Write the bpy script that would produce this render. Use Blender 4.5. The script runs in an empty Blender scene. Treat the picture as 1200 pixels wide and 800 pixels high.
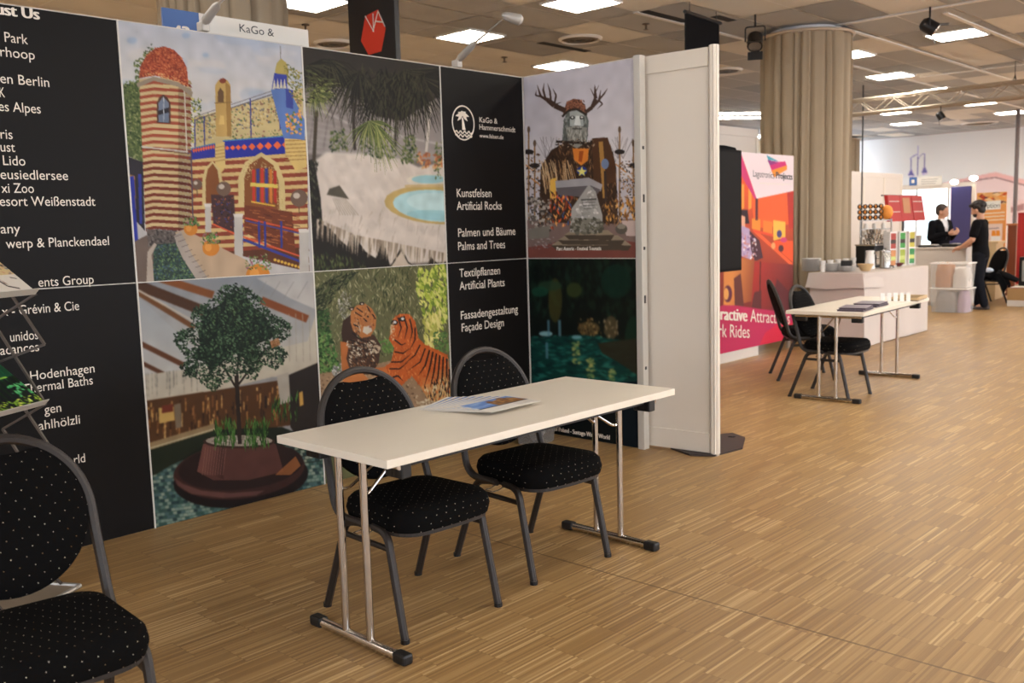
import bpy, bmesh, math, random
import numpy as np
from mathutils import Vector, Matrix
random.seed(7)
SC = bpy.context.scene
COL = SC.collection
PI = math.pi

# ------------------------------------------------------------------ camera
H = 1.45
FPX = 1108.0                                   # focal length for a 1200 px wide frame


def _cam_ray(px, py):
    return Vector((px - 600.0, -(py - 400.0), -FPX)).normalized()


_X = _cam_ray(1650, 238)
_Y = _cam_ray(-592, 303)
_Y = (_Y - _X * _X.dot(_Y)).normalized()
_Z = _X.cross(_Y)
RW = Matrix((_X, _Y, _Z))                      # camera axes -> world axes
CAM = Vector((0, 0, H))
cam_d = bpy.data.cameras.new('camera')
cam_d.sensor_width = 36.0
cam_d.lens = FPX / 1200.0 * 36.0
cam_d.clip_start = 0.05
cam_d.dof.use_dof = True
cam_d.dof.focus_distance = 3.9
cam_d.dof.aperture_fstop = 4.0
cam = bpy.data.objects.new('camera', cam_d)
cam.matrix_world = Matrix.Translation(CAM) @ RW.to_4x4()
COL.objects.link(cam)
SC.camera = cam

# ------------------------------------------------------------------ view, world, light levels
SC.view_settings.view_transform = 'Standard'
SC.view_settings.look = 'None'
SC.view_settings.gamma = 1.0
SC.view_settings.use_curve_mapping = False
SC.view_settings.exposure = 0.26
LIGHT_EMIT = 27.0                              # ceiling light diffusers
WINDOW_EMIT = 5.0                              # daylit glazing
wd = bpy.data.worlds.new('world')
SC.world = wd
wd.use_nodes = True
wd.node_tree.nodes['Background'].inputs[0].default_value = (1.0, 0.93, 0.84, 1)
wd.node_tree.nodes['Background'].inputs[1].default_value = 0.35

ZC = 3.83                                      # ceiling height


def P(px, py, z=0.0):
    """point of the photograph on the horizontal plane z"""
    d = RW @ _cam_ray(px, py)
    return CAM + d * ((z - H) / d.z)


def PY(px, py, y):
    d = RW @ _cam_ray(px, py)
    return CAM + d * (y / d.y)


def PX(px, py, x):
    d = RW @ _cam_ray(px, py)
    return CAM + d * (x / d.x)


# ------------------------------------------------------------------ materials
def s2l(c):
    return tuple(((v / 12.92) if v <= 0.04045 else ((v + 0.055) / 1.055) ** 2.4) for v in c)


def hexc(r, g, b):
    return s2l((r / 255.0, g / 255.0, b / 255.0))


MATS = {}


def mat(name, col, rough=0.5, metal=0.0, noise=0.0, nscale=30.0, spec=0.5, emit=0.0, trans=0.0, alpha=1.0, bump=0.0, coat=0.0):
    if name in MATS:
        return MATS[name]
    m = bpy.data.materials.new(name)
    m.use_nodes = True
    nt = m.node_tree
    b = nt.nodes['Principled BSDF']
    b.inputs['Base Color'].default_value = (*col, 1)
    b.inputs['Roughness'].default_value = rough
    b.inputs['Metallic'].default_value = metal
    b.inputs['Specular IOR Level'].default_value = spec
    b.inputs['Coat Weight'].default_value = coat
    if emit:
        b.inputs['Emission Color'].default_value = (*col, 1)
        b.inputs['Emission Strength'].default_value = emit
    if trans:
        b.inputs['Transmission Weight'].default_value = trans
    b.inputs['Alpha'].default_value = alpha
    if noise or bump:
        tc = nt.nodes.new('ShaderNodeTexCoord')
        n = nt.nodes.new('ShaderNodeTexNoise')
        n.inputs['Scale'].default_value = nscale
        n.inputs['Detail'].default_value = 4
        nt.links.new(tc.outputs['Object'], n.inputs['Vector'])
        if noise:
            mx = nt.nodes.new('ShaderNodeMix')
            mx.data_type = 'RGBA'
            mx.inputs[6].default_value = (*[v * (1 - noise) for v in col], 1)
            mx.inputs[7].default_value = (*[min(1, v * (1 + noise)) for v in col], 1)
            nt.links.new(n.outputs['Fac'], mx.inputs[0])
            nt.links.new(mx.outputs[2], b.inputs['Base Color'])
        if bump:
            bp = nt.nodes.new('ShaderNodeBump')
            bp.inputs['Strength'].default_value = bump
            bp.inputs['Distance'].default_value = 0.002
            nt.links.new(n.outputs['Fac'], bp.inputs['Height'])
            nt.links.new(bp.outputs['Normal'], b.inputs['Normal'])
    MATS[name] = m
    return m


def node(nt, t, **kw):
    n = nt.nodes.new(t)
    for k, v in kw.items():
        setattr(n, k, v)
    return n


def math_n(nt, op, a, b=None):
    n = nt.nodes.new('ShaderNodeMath')
    n.operation = op
    for i, v in enumerate((a, b)):
        if v is None:
            continue
        if isinstance(v, (int, float)):
            n.inputs[i].default_value = v
        else:
            nt.links.new(v, n.inputs[i])
    return n.outputs[0]


def ramp(nt, fac, stops):
    r = nt.nodes.new('ShaderNodeValToRGB')
    e = r.color_ramp.elements
    while len(e) < len(stops):
        e.new(0.5)
    for i, (p, c) in enumerate(stops):
        e[i].position = p
        e[i].color = (*c, 1)
    nt.links.new(fac, r.inputs[0])
    return r.outputs[0]


def floor_material():
    m = bpy.data.materials.new('strip_parquet')
    m.use_nodes = True
    nt = m.node_tree
    b = nt.nodes['Principled BSDF']
    tc = node(nt, 'ShaderNodeTexCoord')
    sp = node(nt, 'ShaderNodeSeparateXYZ')
    nt.links.new(tc.outputs['Object'], sp.inputs[0])
    x, y = sp.outputs[0], sp.outputs[1]
    W, G, L = 0.0088, 0.176, 0.245
    row = math_n(nt, 'FLOOR', math_n(nt, 'DIVIDE', y, W))
    grp = math_n(nt, 'FLOOR', math_n(nt, 'DIVIDE', y, G))
    wn = node(nt, 'ShaderNodeTexWhiteNoise', noise_dimensions='1D')
    nt.links.new(grp, wn.inputs['W'])
    xs = math_n(nt, 'ADD', math_n(nt, 'DIVIDE', x, L), wn.outputs['Value'])
    colx = math_n(nt, 'FLOOR', xs)
    cb = node(nt, 'ShaderNodeCombineXYZ')
    nt.links.new(row, cb.inputs[0]); nt.links.new(colx, cb.inputs[1])
    w2 = node(nt, 'ShaderNodeTexWhiteNoise', noise_dimensions='3D')
    nt.links.new(cb.outputs[0], w2.inputs['Vector'])
    cb2 = node(nt, 'ShaderNodeCombineXYZ')
    nt.links.new(grp, cb2.inputs[0]); nt.links.new(colx, cb2.inputs[1])
    w3 = node(nt, 'ShaderNodeTexWhiteNoise', noise_dimensions='3D')
    nt.links.new(cb2.outputs[0], w3.inputs['Vector'])
    # long grain along x
    mp = node(nt, 'ShaderNodeMapping')
    mp.inputs['Scale'].default_value = (7.0, 220.0, 1.0)
    nt.links.new(tc.outputs['Object'], mp.inputs[0])
    gn = node(nt, 'ShaderNodeTexNoise')
    gn.inputs['Scale'].default_value = 1.0
    gn.inputs['Detail'].default_value = 3
    nt.links.new(mp.outputs[0], gn.inputs['Vector'])
    t = math_n(nt, 'ADD', math_n(nt, 'MULTIPLY', w2.outputs['Value'], 0.68), math_n(nt, 'MULTIPLY', w3.outputs['Value'], 0.10))
    t = math_n(nt, 'ADD', t, math_n(nt, 'MULTIPLY', gn.outputs['Fac'], 0.22))
    c = ramp(nt, t, [(0.05, FLOOR_C[0]), (0.45, FLOOR_C[1]), (0.72, FLOOR_C[2]), (0.97, FLOOR_C[3])])
    # block joints
    fx = math_n(nt, 'FRACT', xs)
    jx = math_n(nt, 'LESS_THAN', fx, 0.006)
    fy = math_n(nt, 'FRACT', math_n(nt, 'DIVIDE', y, G))
    jy = math_n(nt, 'LESS_THAN', fy, 0.006)
    # the expansion joint across the hall
    ej = math_n(nt, 'LESS_THAN', math_n(nt, 'ABSOLUTE', math_n(nt, 'SUBTRACT', x, 3.05)), 0.005)
    j = math_n(nt, 'MINIMUM', math_n(nt, 'ADD', math_n(nt, 'MULTIPLY', math_n(nt, 'ADD', jx, jy), 0.45), math_n(nt, 'MULTIPLY', ej, 0.6)), 0.8)
    mx = node(nt, 'ShaderNodeMix', data_type='RGBA')
    nt.links.new(j, mx.inputs[0]); nt.links.new(c, mx.inputs[6])
    mx.inputs[7].default_value = (0.07, 0.035, 0.012, 1)
    nt.links.new(mx.outputs[2], b.inputs['Base Color'])
    rr = math_n(nt, 'ADD', 0.36, math_n(nt, 'MULTIPLY', w2.outputs['Value'], 0.12))
    nt.links.new(rr, b.inputs['Roughness'])
    b.inputs['Specular IOR Level'].default_value = 0.35
    return m


FLOOR_C = [hexc(128, 96, 59), hexc(152, 119, 76), hexc(166, 133, 88), hexc(208, 178, 130)]


def dotted_material():
    """black upholstery with a small woven dot in staggered rows"""
    m = bpy.data.materials.new('dotted_upholstery')
    m.use_nodes = True
    nt = m.node_tree
    b = nt.nodes['Principled BSDF']
    tc = node(nt, 'ShaderNodeTexCoord')
    sp = node(nt, 'ShaderNodeSeparateXYZ')
    nt.links.new(tc.outputs['Object'], sp.inputs[0])
    sn = node(nt, 'ShaderNodeSeparateXYZ')
    nt.links.new(tc.outputs['Normal'], sn.inputs[0])
    flat = math_n(nt, 'GREATER_THAN', math_n(nt, 'ABSOLUTE', sn.outputs[2]), 0.62)
    x, y, z = sp.outputs
    u = math_n(nt, 'ADD', x, math_n(nt, 'MULTIPLY', math_n(nt, 'MULTIPLY', y, 0.9), math_n(nt, 'SUBTRACT', 1.0, flat)))
    v = math_n(nt, 'ADD', math_n(nt, 'MULTIPLY', y, flat), math_n(nt, 'MULTIPLY', z, math_n(nt, 'SUBTRACT', 1.0, flat)))
    S = 0.040
    vy = math_n(nt, 'DIVIDE', math_n(nt, 'ADD', v, 5.0), S * 0.62)
    rowi = math_n(nt, 'FLOOR', vy)
    off = math_n(nt, 'MULTIPLY', math_n(nt, 'MODULO', rowi, 3.0), 0.36)
    ux = math_n(nt, 'ADD', math_n(nt, 'DIVIDE', math_n(nt, 'ADD', u, 5.0), S), off)
    fu = math_n(nt, 'MULTIPLY', math_n(nt, 'SUBTRACT', math_n(nt, 'FRACT', ux), 0.5), S)
    fv = math_n(nt, 'MULTIPLY', math_n(nt, 'SUBTRACT', math_n(nt, 'FRACT', vy), 0.5), S * 0.62)
    d = math_n(nt, 'SQRT', math_n(nt, 'ADD', math_n(nt, 'MULTIPLY', fu, fu), math_n(nt, 'MULTIPLY', fv, fv)))
    dot = math_n(nt, 'LESS_THAN', d, 0.00135)
    wn = node(nt, 'ShaderNodeTexWhiteNoise', noise_dimensions='2D')
    cb = node(nt, 'ShaderNodeCombineXYZ')
    nt.links.new(math_n(nt, 'FLOOR', ux), cb.inputs[0]); nt.links.new(rowi, cb.inputs[1])
    nt.links.new(cb.outputs[0], wn.inputs['Vector'])
    dc = ramp(nt, wn.outputs['Value'], [(0.0, hexc(120, 96, 64)), (0.5, hexc(170, 160, 150)), (1.0, hexc(215, 205, 180))])
    mx = node(nt, 'ShaderNodeMix', data_type='RGBA')
    nt.links.new(dot, mx.inputs[0])
    mx.inputs[6].default_value = (*hexc(13, 12, 12), 1)
    nt.links.new(dc, mx.inputs[7])
    nt.links.new(mx.outputs[2], b.inputs['Base Color'])
    b.inputs['Roughness'].default_value = 0.9
    b.inputs['Specular IOR Level'].default_value = 0.06
    b.inputs['Sheen Weight'].default_value = 0.0
    return m


def print_material(name, rough=0.45, emit=0.0):
    """a printed surface: its ink comes from the colour attribute 'ink' of the sheet"""
    m = bpy.data.materials.new(name)
    m.use_nodes = True
    nt = m.node_tree
    b = nt.nodes['Principled BSDF']
    a = node(nt, 'ShaderNodeAttribute')
    a.attribute_name = 'ink'
    nt.links.new(a.outputs['Color'], b.inputs['Base Color'])
    b.inputs['Roughness'].default_value = rough
    b.inputs['Specular IOR Level'].default_value = 0.15
    if emit:
        nt.links.new(a.outputs['Color'], b.inputs['Emission Color'])
        b.inputs['Emission Strength'].default_value = emit
    return m


M_FLOOR = floor_material()
M_DOT = dotted_material()
M_PRINT = print_material('printed_sheet')
M_WHITE = mat('white_laminate', hexc(226, 216, 200), 0.35, noise=0.02, nscale=6)
M_PART = mat('partition_white', hexc(222, 212, 198), 0.5, noise=0.02, nscale=3)
M_PARTPINK = mat('booth_white', hexc(212, 203, 194), 0.5, noise=0.02, nscale=3)
M_ALU = mat('aluminium', hexc(190, 186, 180), 0.35, 0.8, noise=0.05, nscale=60)
M_PAINTGREY = mat('light_grey_profile', hexc(200, 195, 186), 0.45, 0.1, noise=0.03, nscale=20)
M_CHROME = mat('chrome', hexc(205, 200, 195), 0.12, 1.0, noise=0.02, nscale=20)
M_HAMMER = mat('hammertone', hexc(44, 38, 35), 0.45, 0.2, noise=0.25, nscale=260, bump=0.35)
M_BLACKPL = mat('black_plastic', hexc(19, 18, 19), 0.45, noise=0.1, nscale=60)
M_BLACKBOARD = mat('black_print', hexc(17, 14, 13), 0.5, noise=0.06, nscale=3, spec=0.15)
M_LETTER = mat('white_lettering', hexc(232, 222, 208), 0.5, noise=0.02, nscale=10)
M_DARKLETTER = mat('dark_lettering', hexc(44, 46, 52), 0.5, noise=0.02, nscale=10)
M_CURTAIN = mat('beige_curtain', hexc(166, 150, 127), 0.85, noise=0.05, nscale=5, spec=0.15)
M_BLACKCLOTH = mat('black_cloth', hexc(20, 20, 22), 0.8, noise=0.15, nscale=12, spec=0.08)
M_CLOTH = mat('white_cloth', hexc(206, 195, 188), 0.8, noise=0.02, nscale=8, spec=0.2)
M_SKIN = mat('skin', hexc(196, 146, 118), 0.55, noise=0.05, nscale=30)
M_HAIR = mat('dark_hair', hexc(30, 24, 22), 0.6, noise=0.3, nscale=90)
M_TSHIRT = mat('black_tshirt', hexc(17, 16, 18), 0.85, spec=0.08, noise=0.15, nscale=20)
M_JEANS = mat('dark_trousers', hexc(24, 25, 31), 0.85, spec=0.08, noise=0.15, nscale=30)
M_SUIT = mat('dark_suit', hexc(15, 14, 17), 0.8, spec=0.08, noise=0.12, nscale=30)
M_SHIRT = mat('white_shirt', hexc(226, 222, 222), 0.7, noise=0.03, nscale=20)
M_SHOE = mat('brown_shoe', hexc(56, 42, 36), 0.5, noise=0.1, nscale=30)
M_LIT = mat('light_diffuser', (1.0, 0.935, 0.835), 0.5, emit=LIGHT_EMIT, noise=0.0)
M_STEEL = mat('steel', hexc(170, 166, 160), 0.25, 0.9, noise=0.06, nscale=40)
M_CARD = mat('cardboard', hexc(168, 132, 88), 0.8, noise=0.08, nscale=20)
M_WOOD = mat('pale_wood', hexc(206, 176, 132), 0.5, noise=0.08, nscale=14)
M_RED = mat('red_card', hexc(176, 32, 30), 0.55, noise=0.06, nscale=15)
M_TAN = mat('tan_label', hexc(186, 130, 88), 0.6, noise=0.08, nscale=30)
M_ORANGE = mat('orange_card', hexc(238, 150, 58), 0.6, noise=0.1, nscale=25)
M_BLUE = mat('blue_sign', hexc(62, 100, 160), 0.5, noise=0.03, nscale=10)
M_NAVY = mat('navy_panel', hexc(62, 60, 112), 0.5, noise=0.04, nscale=4)
M_GREEN = mat('green_plastic', hexc(30, 120, 84), 0.5, noise=0.05, nscale=10)
M_PORC = mat('porcelain', hexc(232, 228, 224), 0.25, noise=0.02, nscale=10)
M_SIGNWHITE = mat('sign_white', hexc(222, 217, 208), 0.5, noise=0.02, nscale=5)
M_REDLOGO = mat('red_logo', hexc(232, 66, 44), 0.5, noise=0.02, nscale=10)
M_GREYCAP = mat('grey_lamp_body', hexc(176, 172, 166), 0.4, 0.3, noise=0.03, nscale=20)
M_PAPER = mat('paper_edges', hexc(214, 206, 194), 0.7, noise=0.05, nscale=80)
M_MAGENTA = mat('magenta_flag', hexc(190, 50, 92), 0.5, noise=0.03, nscale=10)
M_RIMBROWN = mat('brown_panel', hexc(120, 76, 56), 0.5, noise=0.1, nscale=10)
M_CLEAR = mat('clear_plastic', hexc(226, 224, 222), 0.25, noise=0.0, alpha=0.3)
M_BINCLEAR = mat('smoky_plastic', hexc(150, 146, 142), 0.25, alpha=0.42)
M_BAGGY = mat('white_bag', hexc(214, 206, 198), 0.6, noise=0.08, nscale=14)
M_LILAC = mat('lilac_goods', hexc(176, 150, 170), 0.7, noise=0.15, nscale=12)
M_GREYGOODS = mat('grey_goods', hexc(150, 142, 138), 0.7, noise=0.25, nscale=14)
M_CAPSULE = mat('lacquer_black', hexc(22, 20, 22), 0.25, noise=0.1, nscale=30)


# ------------------------------------------------------------------ mesh helpers
def obj(name, bm, m, parent=None, smooth=False, loc=None):
    me = bpy.data.meshes.new(name)
    bmesh.ops.recalc_face_normals(bm, faces=bm.faces[:])
    bm.to_mesh(me)
    bm.free()
    for q in (m if isinstance(m, (list, tuple)) else [m]):
        me.materials.append(q)
    if smooth:
        me.polygons.foreach_set('use_smooth', [True] * len(me.polygons))
        try:
            me.set_sharp_from_angle(angle=math.radians(42))
        except Exception:
            pass
    o = bpy.data.objects.new(name, me)
    COL.objects.link(o)
    if parent is not None:
        o.parent = parent
    if loc is not None:
        o.location = loc
    return o


def tag(o, label, cat, group=None, kind=None):
    o['label'] = label
    o['category'] = cat
    if group:
        o['group'] = group
    o['kind'] = kind or 'thing'
    return o


def thing(name, label, cat, loc=(0, 0, 0), rotz=0.0, group=None):
    o = bpy.data.objects.new(name, None)
    o.empty_display_size = 0.1
    COL.objects.link(o)
    o.location = loc
    o.rotation_euler = (0, 0, rotz)
    return tag(o, label, cat, group)


def dup(root, loc, rotz, label, group=None):
    r = root.copy()
    COL.objects.link(r)
    r.location = loc
    r.rotation_euler = (0, 0, rotz)
    r['label'] = label
    if group:
        r['group'] = group
    for ch in list(root.children):
        c = ch.copy()
        COL.objects.link(c)
        c.parent = r
        for g in list(ch.children):
            d = g.copy()
            COL.objects.link(d)
            d.parent = c
    return r


def B():
    return bmesh.new()


def box(bm, x0, x1, y0, y1, z0, z1, bev=0.0, mi=0):
    r = bmesh.ops.create_cube(bm, size=1.0)
    vs = r['verts']
    for v in vs:
        v.co = Vector(((x0 + x1) / 2 + v.co.x * (x1 - x0), (y0 + y1) / 2 + v.co.y * (y1 - y0), (z0 + z1) / 2 + v.co.z * (z1 - z0)))
    fs = list({f for v in vs for f in v.link_faces})
    for f in fs:
        f.material_index = mi
    if bev:
        es = list({e for v in vs for e in v.link_edges})
        rb = bmesh.ops.bevel(bm, geom=es, offset=bev, segments=2, affect='EDGES', profile=0.5)
        for f in rb['faces']:
            f.material_index = mi
    return bm


def fillet(pts, r, n=5):
    pts = [Vector(p) for p in pts]
    out = [pts[0]]
    for i in range(1, len(pts) - 1):
        a, b, c = pts[i - 1], pts[i], pts[i + 1]
        d1, d2 = (a - b), (c - b)
        rr = min(r, d1.length * 0.49, d2.length * 0.49)
        p1, p2 = b + d1.normalized() * rr, b + d2.normalized() * rr
        for k in range(n + 1):
            t = k / n
            out.append(p1 * (1 - t) ** 2 + b * 2 * t * (1 - t) + p2 * t * t)
    out.append(pts[-1])
    return out


def tube(bm, pts, r, n=10, closed=False, cap=True, square=False, radii=None, mi=0):
    pts = [Vector(p) for p in pts]
    N = len(pts)
    tang = []
    for i in range(N):
        a = pts[(i - 1) % N] if (closed or i > 0) else pts[i]
        b = pts[(i + 1) % N] if (closed or i < N - 1) else pts[i]
        tang.append((b - a).normalized())
    up = Vector((0, 0, 1)) if abs(tang[0].z) < 0.9 else Vector((0, 1, 0))
    nrm = (up - tang[0] * up.dot(tang[0])).normalized()
    rings = []
    for i in range(N):
        nrm = (nrm - tang[i] * nrm.dot(tang[i])).normalized()
        bi = tang[i].cross(nrm)
        rr = radii[i] if radii else r
        ring = []
        for k in range(n):
            a = 2 * PI * k / n + (PI / 4 if square else 0)
            q = rr * (1.32 if square else 1.0)
            ring.append(bm.verts.new(pts[i] + (nrm * math.cos(a) + bi * math.sin(a)) * q))
        rings.append(ring)
    for i in range(N if closed else N - 1):
        A, C = rings[i], rings[(i + 1) % N]
        for k in range(n):
            f = bm.faces.new((A[k], A[(k + 1) % n], C[(k + 1) % n], C[k]))
            f.material_index = mi
    if cap and not closed:
        bm.faces.new(rings[0]).material_index = mi
        bm.faces.new(rings[-1]).material_index = mi
    return bm


def lathe(bm, prof, c=(0, 0, 0), n=24, mi=0, cap=True):
    """prof: list of (r, z)"""
    rings = []
    for r, z in prof:
        rings.append([bm.verts.new((c[0] + r * math.cos(2 * PI * k / n), c[1] + r * math.sin(2 * PI * k / n), c[2] + z)) for k in range(n)])
    for A, C in zip(rings[:-1], rings[1:]):
        for k in range(n):
            bm.faces.new((A[k], A[(k + 1) % n], C[(k + 1) % n], C[k])).material_index = mi
    if cap:
        bm.faces.new(rings[0]).material_index = mi
        bm.faces.new(rings[-1]).material_index = mi
    return bm


def prism(bm, poly, fn, d, mi=0):
    """poly (a,b) outline; fn(a,b) -> point; extruded by vector d"""
    d = Vector(d)
    A = [bm.verts.new(Vector(fn(*p))) for p in poly]
    C = [bm.verts.new(v.co + d) for v in A]
    n = len(A)
    bm.faces.new(A).material_index = mi
    bm.faces.new(C[::-1]).material_index = mi
    for k in range(n):
        bm.faces.new((A[k], C[k], C[(k + 1) % n], A[(k + 1) % n])).material_index = mi
    return bm


def ellipsoid(bm, c, r, n=16, m=10, mi=0, rot=None):
    c = Vector(c)
    rows = []
    for j in range(1, m):
        t = PI * j / m
        row = []
        for k in range(n):
            v = Vector((r[0] * math.sin(t) * math.cos(2 * PI * k / n), r[1] * math.sin(t) * math.sin(2 * PI * k / n), r[2] * math.cos(t)))
            if rot:
                v = rot @ v
            row.append(bm.verts.new(c + v))
        rows.append(row)
    tv = Vector((0, 0, r[2])); bv = -tv
    if rot:
        tv = rot @ tv; bv = rot @ bv
    top, bot = bm.verts.new(c + tv), bm.verts.new(c + bv)
    for k in range(n):
        bm.faces.new((top, rows[0][k], rows[0][(k + 1) % n])).material_index = mi
        bm.faces.new((bot, rows[-1][(k + 1) % n], rows[-1][k])).material_index = mi
    for A, C in zip(rows[:-1], rows[1:]):
        for k in range(n):
            bm.faces.new((A[k], C[k], C[(k + 1) % n], A[(k + 1) % n])).material_index = mi
    return bm


_tcache = {}


def _glyphs(s):
    if s in _tcache:
        return _tcache[s]
    cu = bpy.data.curves.new('t', 'FONT')
    cu.body = s
    cu.resolution_u = 4
    o = bpy.data.objects.new('t', cu)
    COL.objects.link(o)
    bpy.context.view_layer.update()
    dg = bpy.context.evaluated_depsgraph_get()
    me = o.evaluated_get(dg).to_mesh()
    vs = [(v.co.x, v.co.y) for v in me.vertices]
    fs = [tuple(p.vertices) for p in me.polygons]
    o.evaluated_get(dg).to_mesh_clear()
    bpy.data.objects.remove(o)
    bpy.data.curves.remove(cu)
    _tcache[s] = (vs, fs)
    return vs, fs


def lettering(bm, s, org, ux, uz, cap, width=None, right=False, bold=False, mi=0):
    """writes s with its baseline start (or end when right) at org; ux along the line, uz up; cap = capital height"""
    vs, fs = _glyphs(s)
    hv, _ = _glyphs('H')
    k = cap / max(v[1] for v in hv)
    x0, x1 = min(v[0] for v in vs), max(v[0] for v in vs)
    kx = k if width is None else width / (x1 - x0)
    org, ux, uz = Vector(org), Vector(ux).normalized(), Vector(uz).normalized()
    offs = [0.0] if not bold else [-0.07 * cap, 0.0, 0.07 * cap]
    nrm = ux.cross(uz)
    for i, d in enumerate(offs):
        base = org + ux * (d - ((x1 - x0) * kx if right else 0)) + nrm * (0.00012 * i)
        nv = [bm.verts.new(base + ux * ((v[0] - x0) * kx) + uz * (v[1] * k)) for v in vs]
        for f in fs:
            try:
                bm.faces.new([nv[j] for j in f]).material_index = mi
            except ValueError:
                pass
    return bm


# ------------------------------------------------------------------ painting of prints
class Canvas:
    """a small raster on a flat sheet; drawing coordinates are turned into sheet coordinates by a homography"""

    def __init__(self, w, h, quad=None, base=(1, 1, 1)):
        self.w, self.h = w * 2, h * 2
        self.a = np.zeros((self.h, self.w, 3), np.float32)
        self.a[:] = base
        yy, xx = np.mgrid[0:self.h, 0:self.w]
        self.xx, self.yy = xx + 0.5, yy + 0.5
        if quad:
            src = np.array(quad, float)
            dst = np.array([(0, 0), (self.w, 0), (self.w, self.h), (0, self.h)], float)
            A = []
            for (x, y), (u, v) in zip(src, dst):
                A.append([x, y, 1, 0, 0, 0, -u * x, -u * y, -u])
                A.append([0, 0, 0, x, y, 1, -v * x, -v * y, -v])
            self.Hm = np.linalg.svd(np.array(A))[2][-1].reshape(3, 3)
        else:
            self.Hm = np.diag([self.w, self.h, 1.0])
        self.rng = np.random.default_rng(5)

    def T(self, pts):
        p = np.c_[np.array(pts, float).reshape(-1, 2), np.ones(len(pts))] @ self.Hm.T
        return p[:, :2] / p[:, 2:]

    def scale_at(self, p):
        q = self.T([p, (p[0] + 1, p[1])])
        return float(np.hypot(*(q[1] - q[0])))

    def _fill(self, q, col, al=1.0):
        x0, y0 = np.floor(q.min(0)).astype(int)
        x1, y1 = np.ceil(q.max(0)).astype(int) + 1
        x0, y0, x1, y1 = max(x0, 0), max(y0, 0), min(x1, self.w), min(y1, self.h)
        if x1 <= x0 or y1 <= y0:
            return
        X, Y = self.xx[y0:y1, x0:x1], self.yy[y0:y1, x0:x1]
        ins = np.zeros(X.shape, bool)
        n = len(q)
        for i in range(n):
            ax, ay = q[i]
            bx, by = q[(i + 1) % n]
            if ay == by:
                continue
            c = ((ay > Y) != (by > Y)) & (X < (bx - ax) * (Y - ay) / (by - ay) + ax)
            ins ^= c
        sub = self.a[y0:y1, x0:x1]
        sub[ins] = sub[ins] * (1 - al) + np.array(col, np.float32) * al

    def poly(self, pts, col, al=1.0):
        self._fill(self.T(pts), C8(col), al)

    def ell(self, c, rx, ry, col, ang=0.0, al=1.0, n=22):
        t = np.linspace(0, 2 * PI, n, endpoint=False)
        ca, sa = math.cos(ang), math.sin(ang)
        x, y = rx * np.cos(t), ry * np.sin(t)
        self.poly(np.c_[c[0] + x * ca - y * sa, c[1] + x * sa + y * ca], col, al)

    def line(self, pts, w, col, al=1.0, taper=False):
        pts = np.array(pts, float)
        for i in range(len(pts) - 1):
            a, b = pts[i], pts[i + 1]
            d = b - a
            L = np.hypot(*d)
            if L == 0:
                continue
            nn = np.array([-d[1], d[0]]) / L * w / 2
            k = 0.15 if taper and i == len(pts) - 2 else 1.0
            self.poly([a + nn, b + nn * k, b - nn * k, a - nn], col, al)

    def grad(self, pts, c0, c1, p0, p1):
        """linear gradient in a polygon between points p0 and p1"""
        q = self.T(pts)
        save = self.a.copy()
        self._fill(q, (9, 9, 9))
        m = self.a[..., 0] > 5
        self.a = save
        a, b = self.T([p0, p1])
        d = b - a
        t = ((self.xx - a[0]) * d[0] + (self.yy - a[1]) * d[1]) / (d @ d)
        t = np.clip(t, 0, 1)[..., None]
        g = np.array(C8(c0)) * (1 - t) + np.array(C8(c1)) * t
        self.a[m] = g[m]

    def dabs(self, pts, n, cols, size, ang=(0, PI), asp=0.45, al=1.0, inside=None):
        """n small leaf-like strokes inside polygon pts"""
        pts = np.array(pts, float)
        lo, hi = pts.min(0), pts.max(0)
        k = 0
        tries = 0
        while k < n and tries < n * 8:
            tries += 1
            p = lo + self.rng.random(2) * (hi - lo)
            c = False
            m = len(pts)
            for i in range(m):
                ax, ay = pts[i]; bx, by = pts[(i + 1) % m]
                if (ay > p[1]) != (by > p[1]) and p[0] < (bx - ax) * (p[1] - ay) / (by - ay) + ax:
                    c = not c
            if not c:
                continue
            k += 1
            s = size[0] + self.rng.random() * (size[1] - size[0])
            an = ang[0] + self.rng.random() * (ang[1] - ang[0])
            ca, sa = math.cos(an) * s, math.sin(an) * s
            self.poly([(p[0] - ca, p[1] - sa), (p[0] + sa * asp, p[1] - ca * asp), (p[0] + ca, p[1] + sa), (p[0] - sa * asp, p[1] + ca * asp)],
                      cols[int(self.rng.integers(len(cols)))], al)

    def mottle(self, amt, cell=6):
        """broad soft tonal variation of the print"""
        g = self.rng.random((self.h // (cell * 2) + 3, self.w // (cell * 2) + 3)).astype(np.float32)
        yi = self.yy / (cell * 2); xi = self.xx / (cell * 2)
        y0, x0 = yi.astype(int), xi.astype(int)
        fy, fx = yi - y0, xi - x0
        v = (g[y0, x0] * (1 - fx) + g[y0, x0 + 1] * fx) * (1 - fy) + (g[y0 + 1, x0] * (1 - fx) + g[y0 + 1, x0 + 1] * fx) * fy
        self.a *= (1 + amt * (v[..., None] - 0.5) * 2)

    def blur(self, k=1):
        for _ in range(k):
            p = np.pad(self.a, ((1, 1), (1, 1), (0, 0)), mode='edge')
            self.a = (p[:-2, 1:-1] + p[2:, 1:-1] + p[1:-1, :-2] + p[1:-1, 2:] + 2 * p[1:-1, 1:-1]) / 6

    def result(self):
        a = self.a
        return (a[0::2, 0::2] + a[1::2, 0::2] + a[0::2, 1::2] + a[1::2, 1::2]) / 4


def C8(c):
    return tuple(v / 255.0 for v in c)


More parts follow.
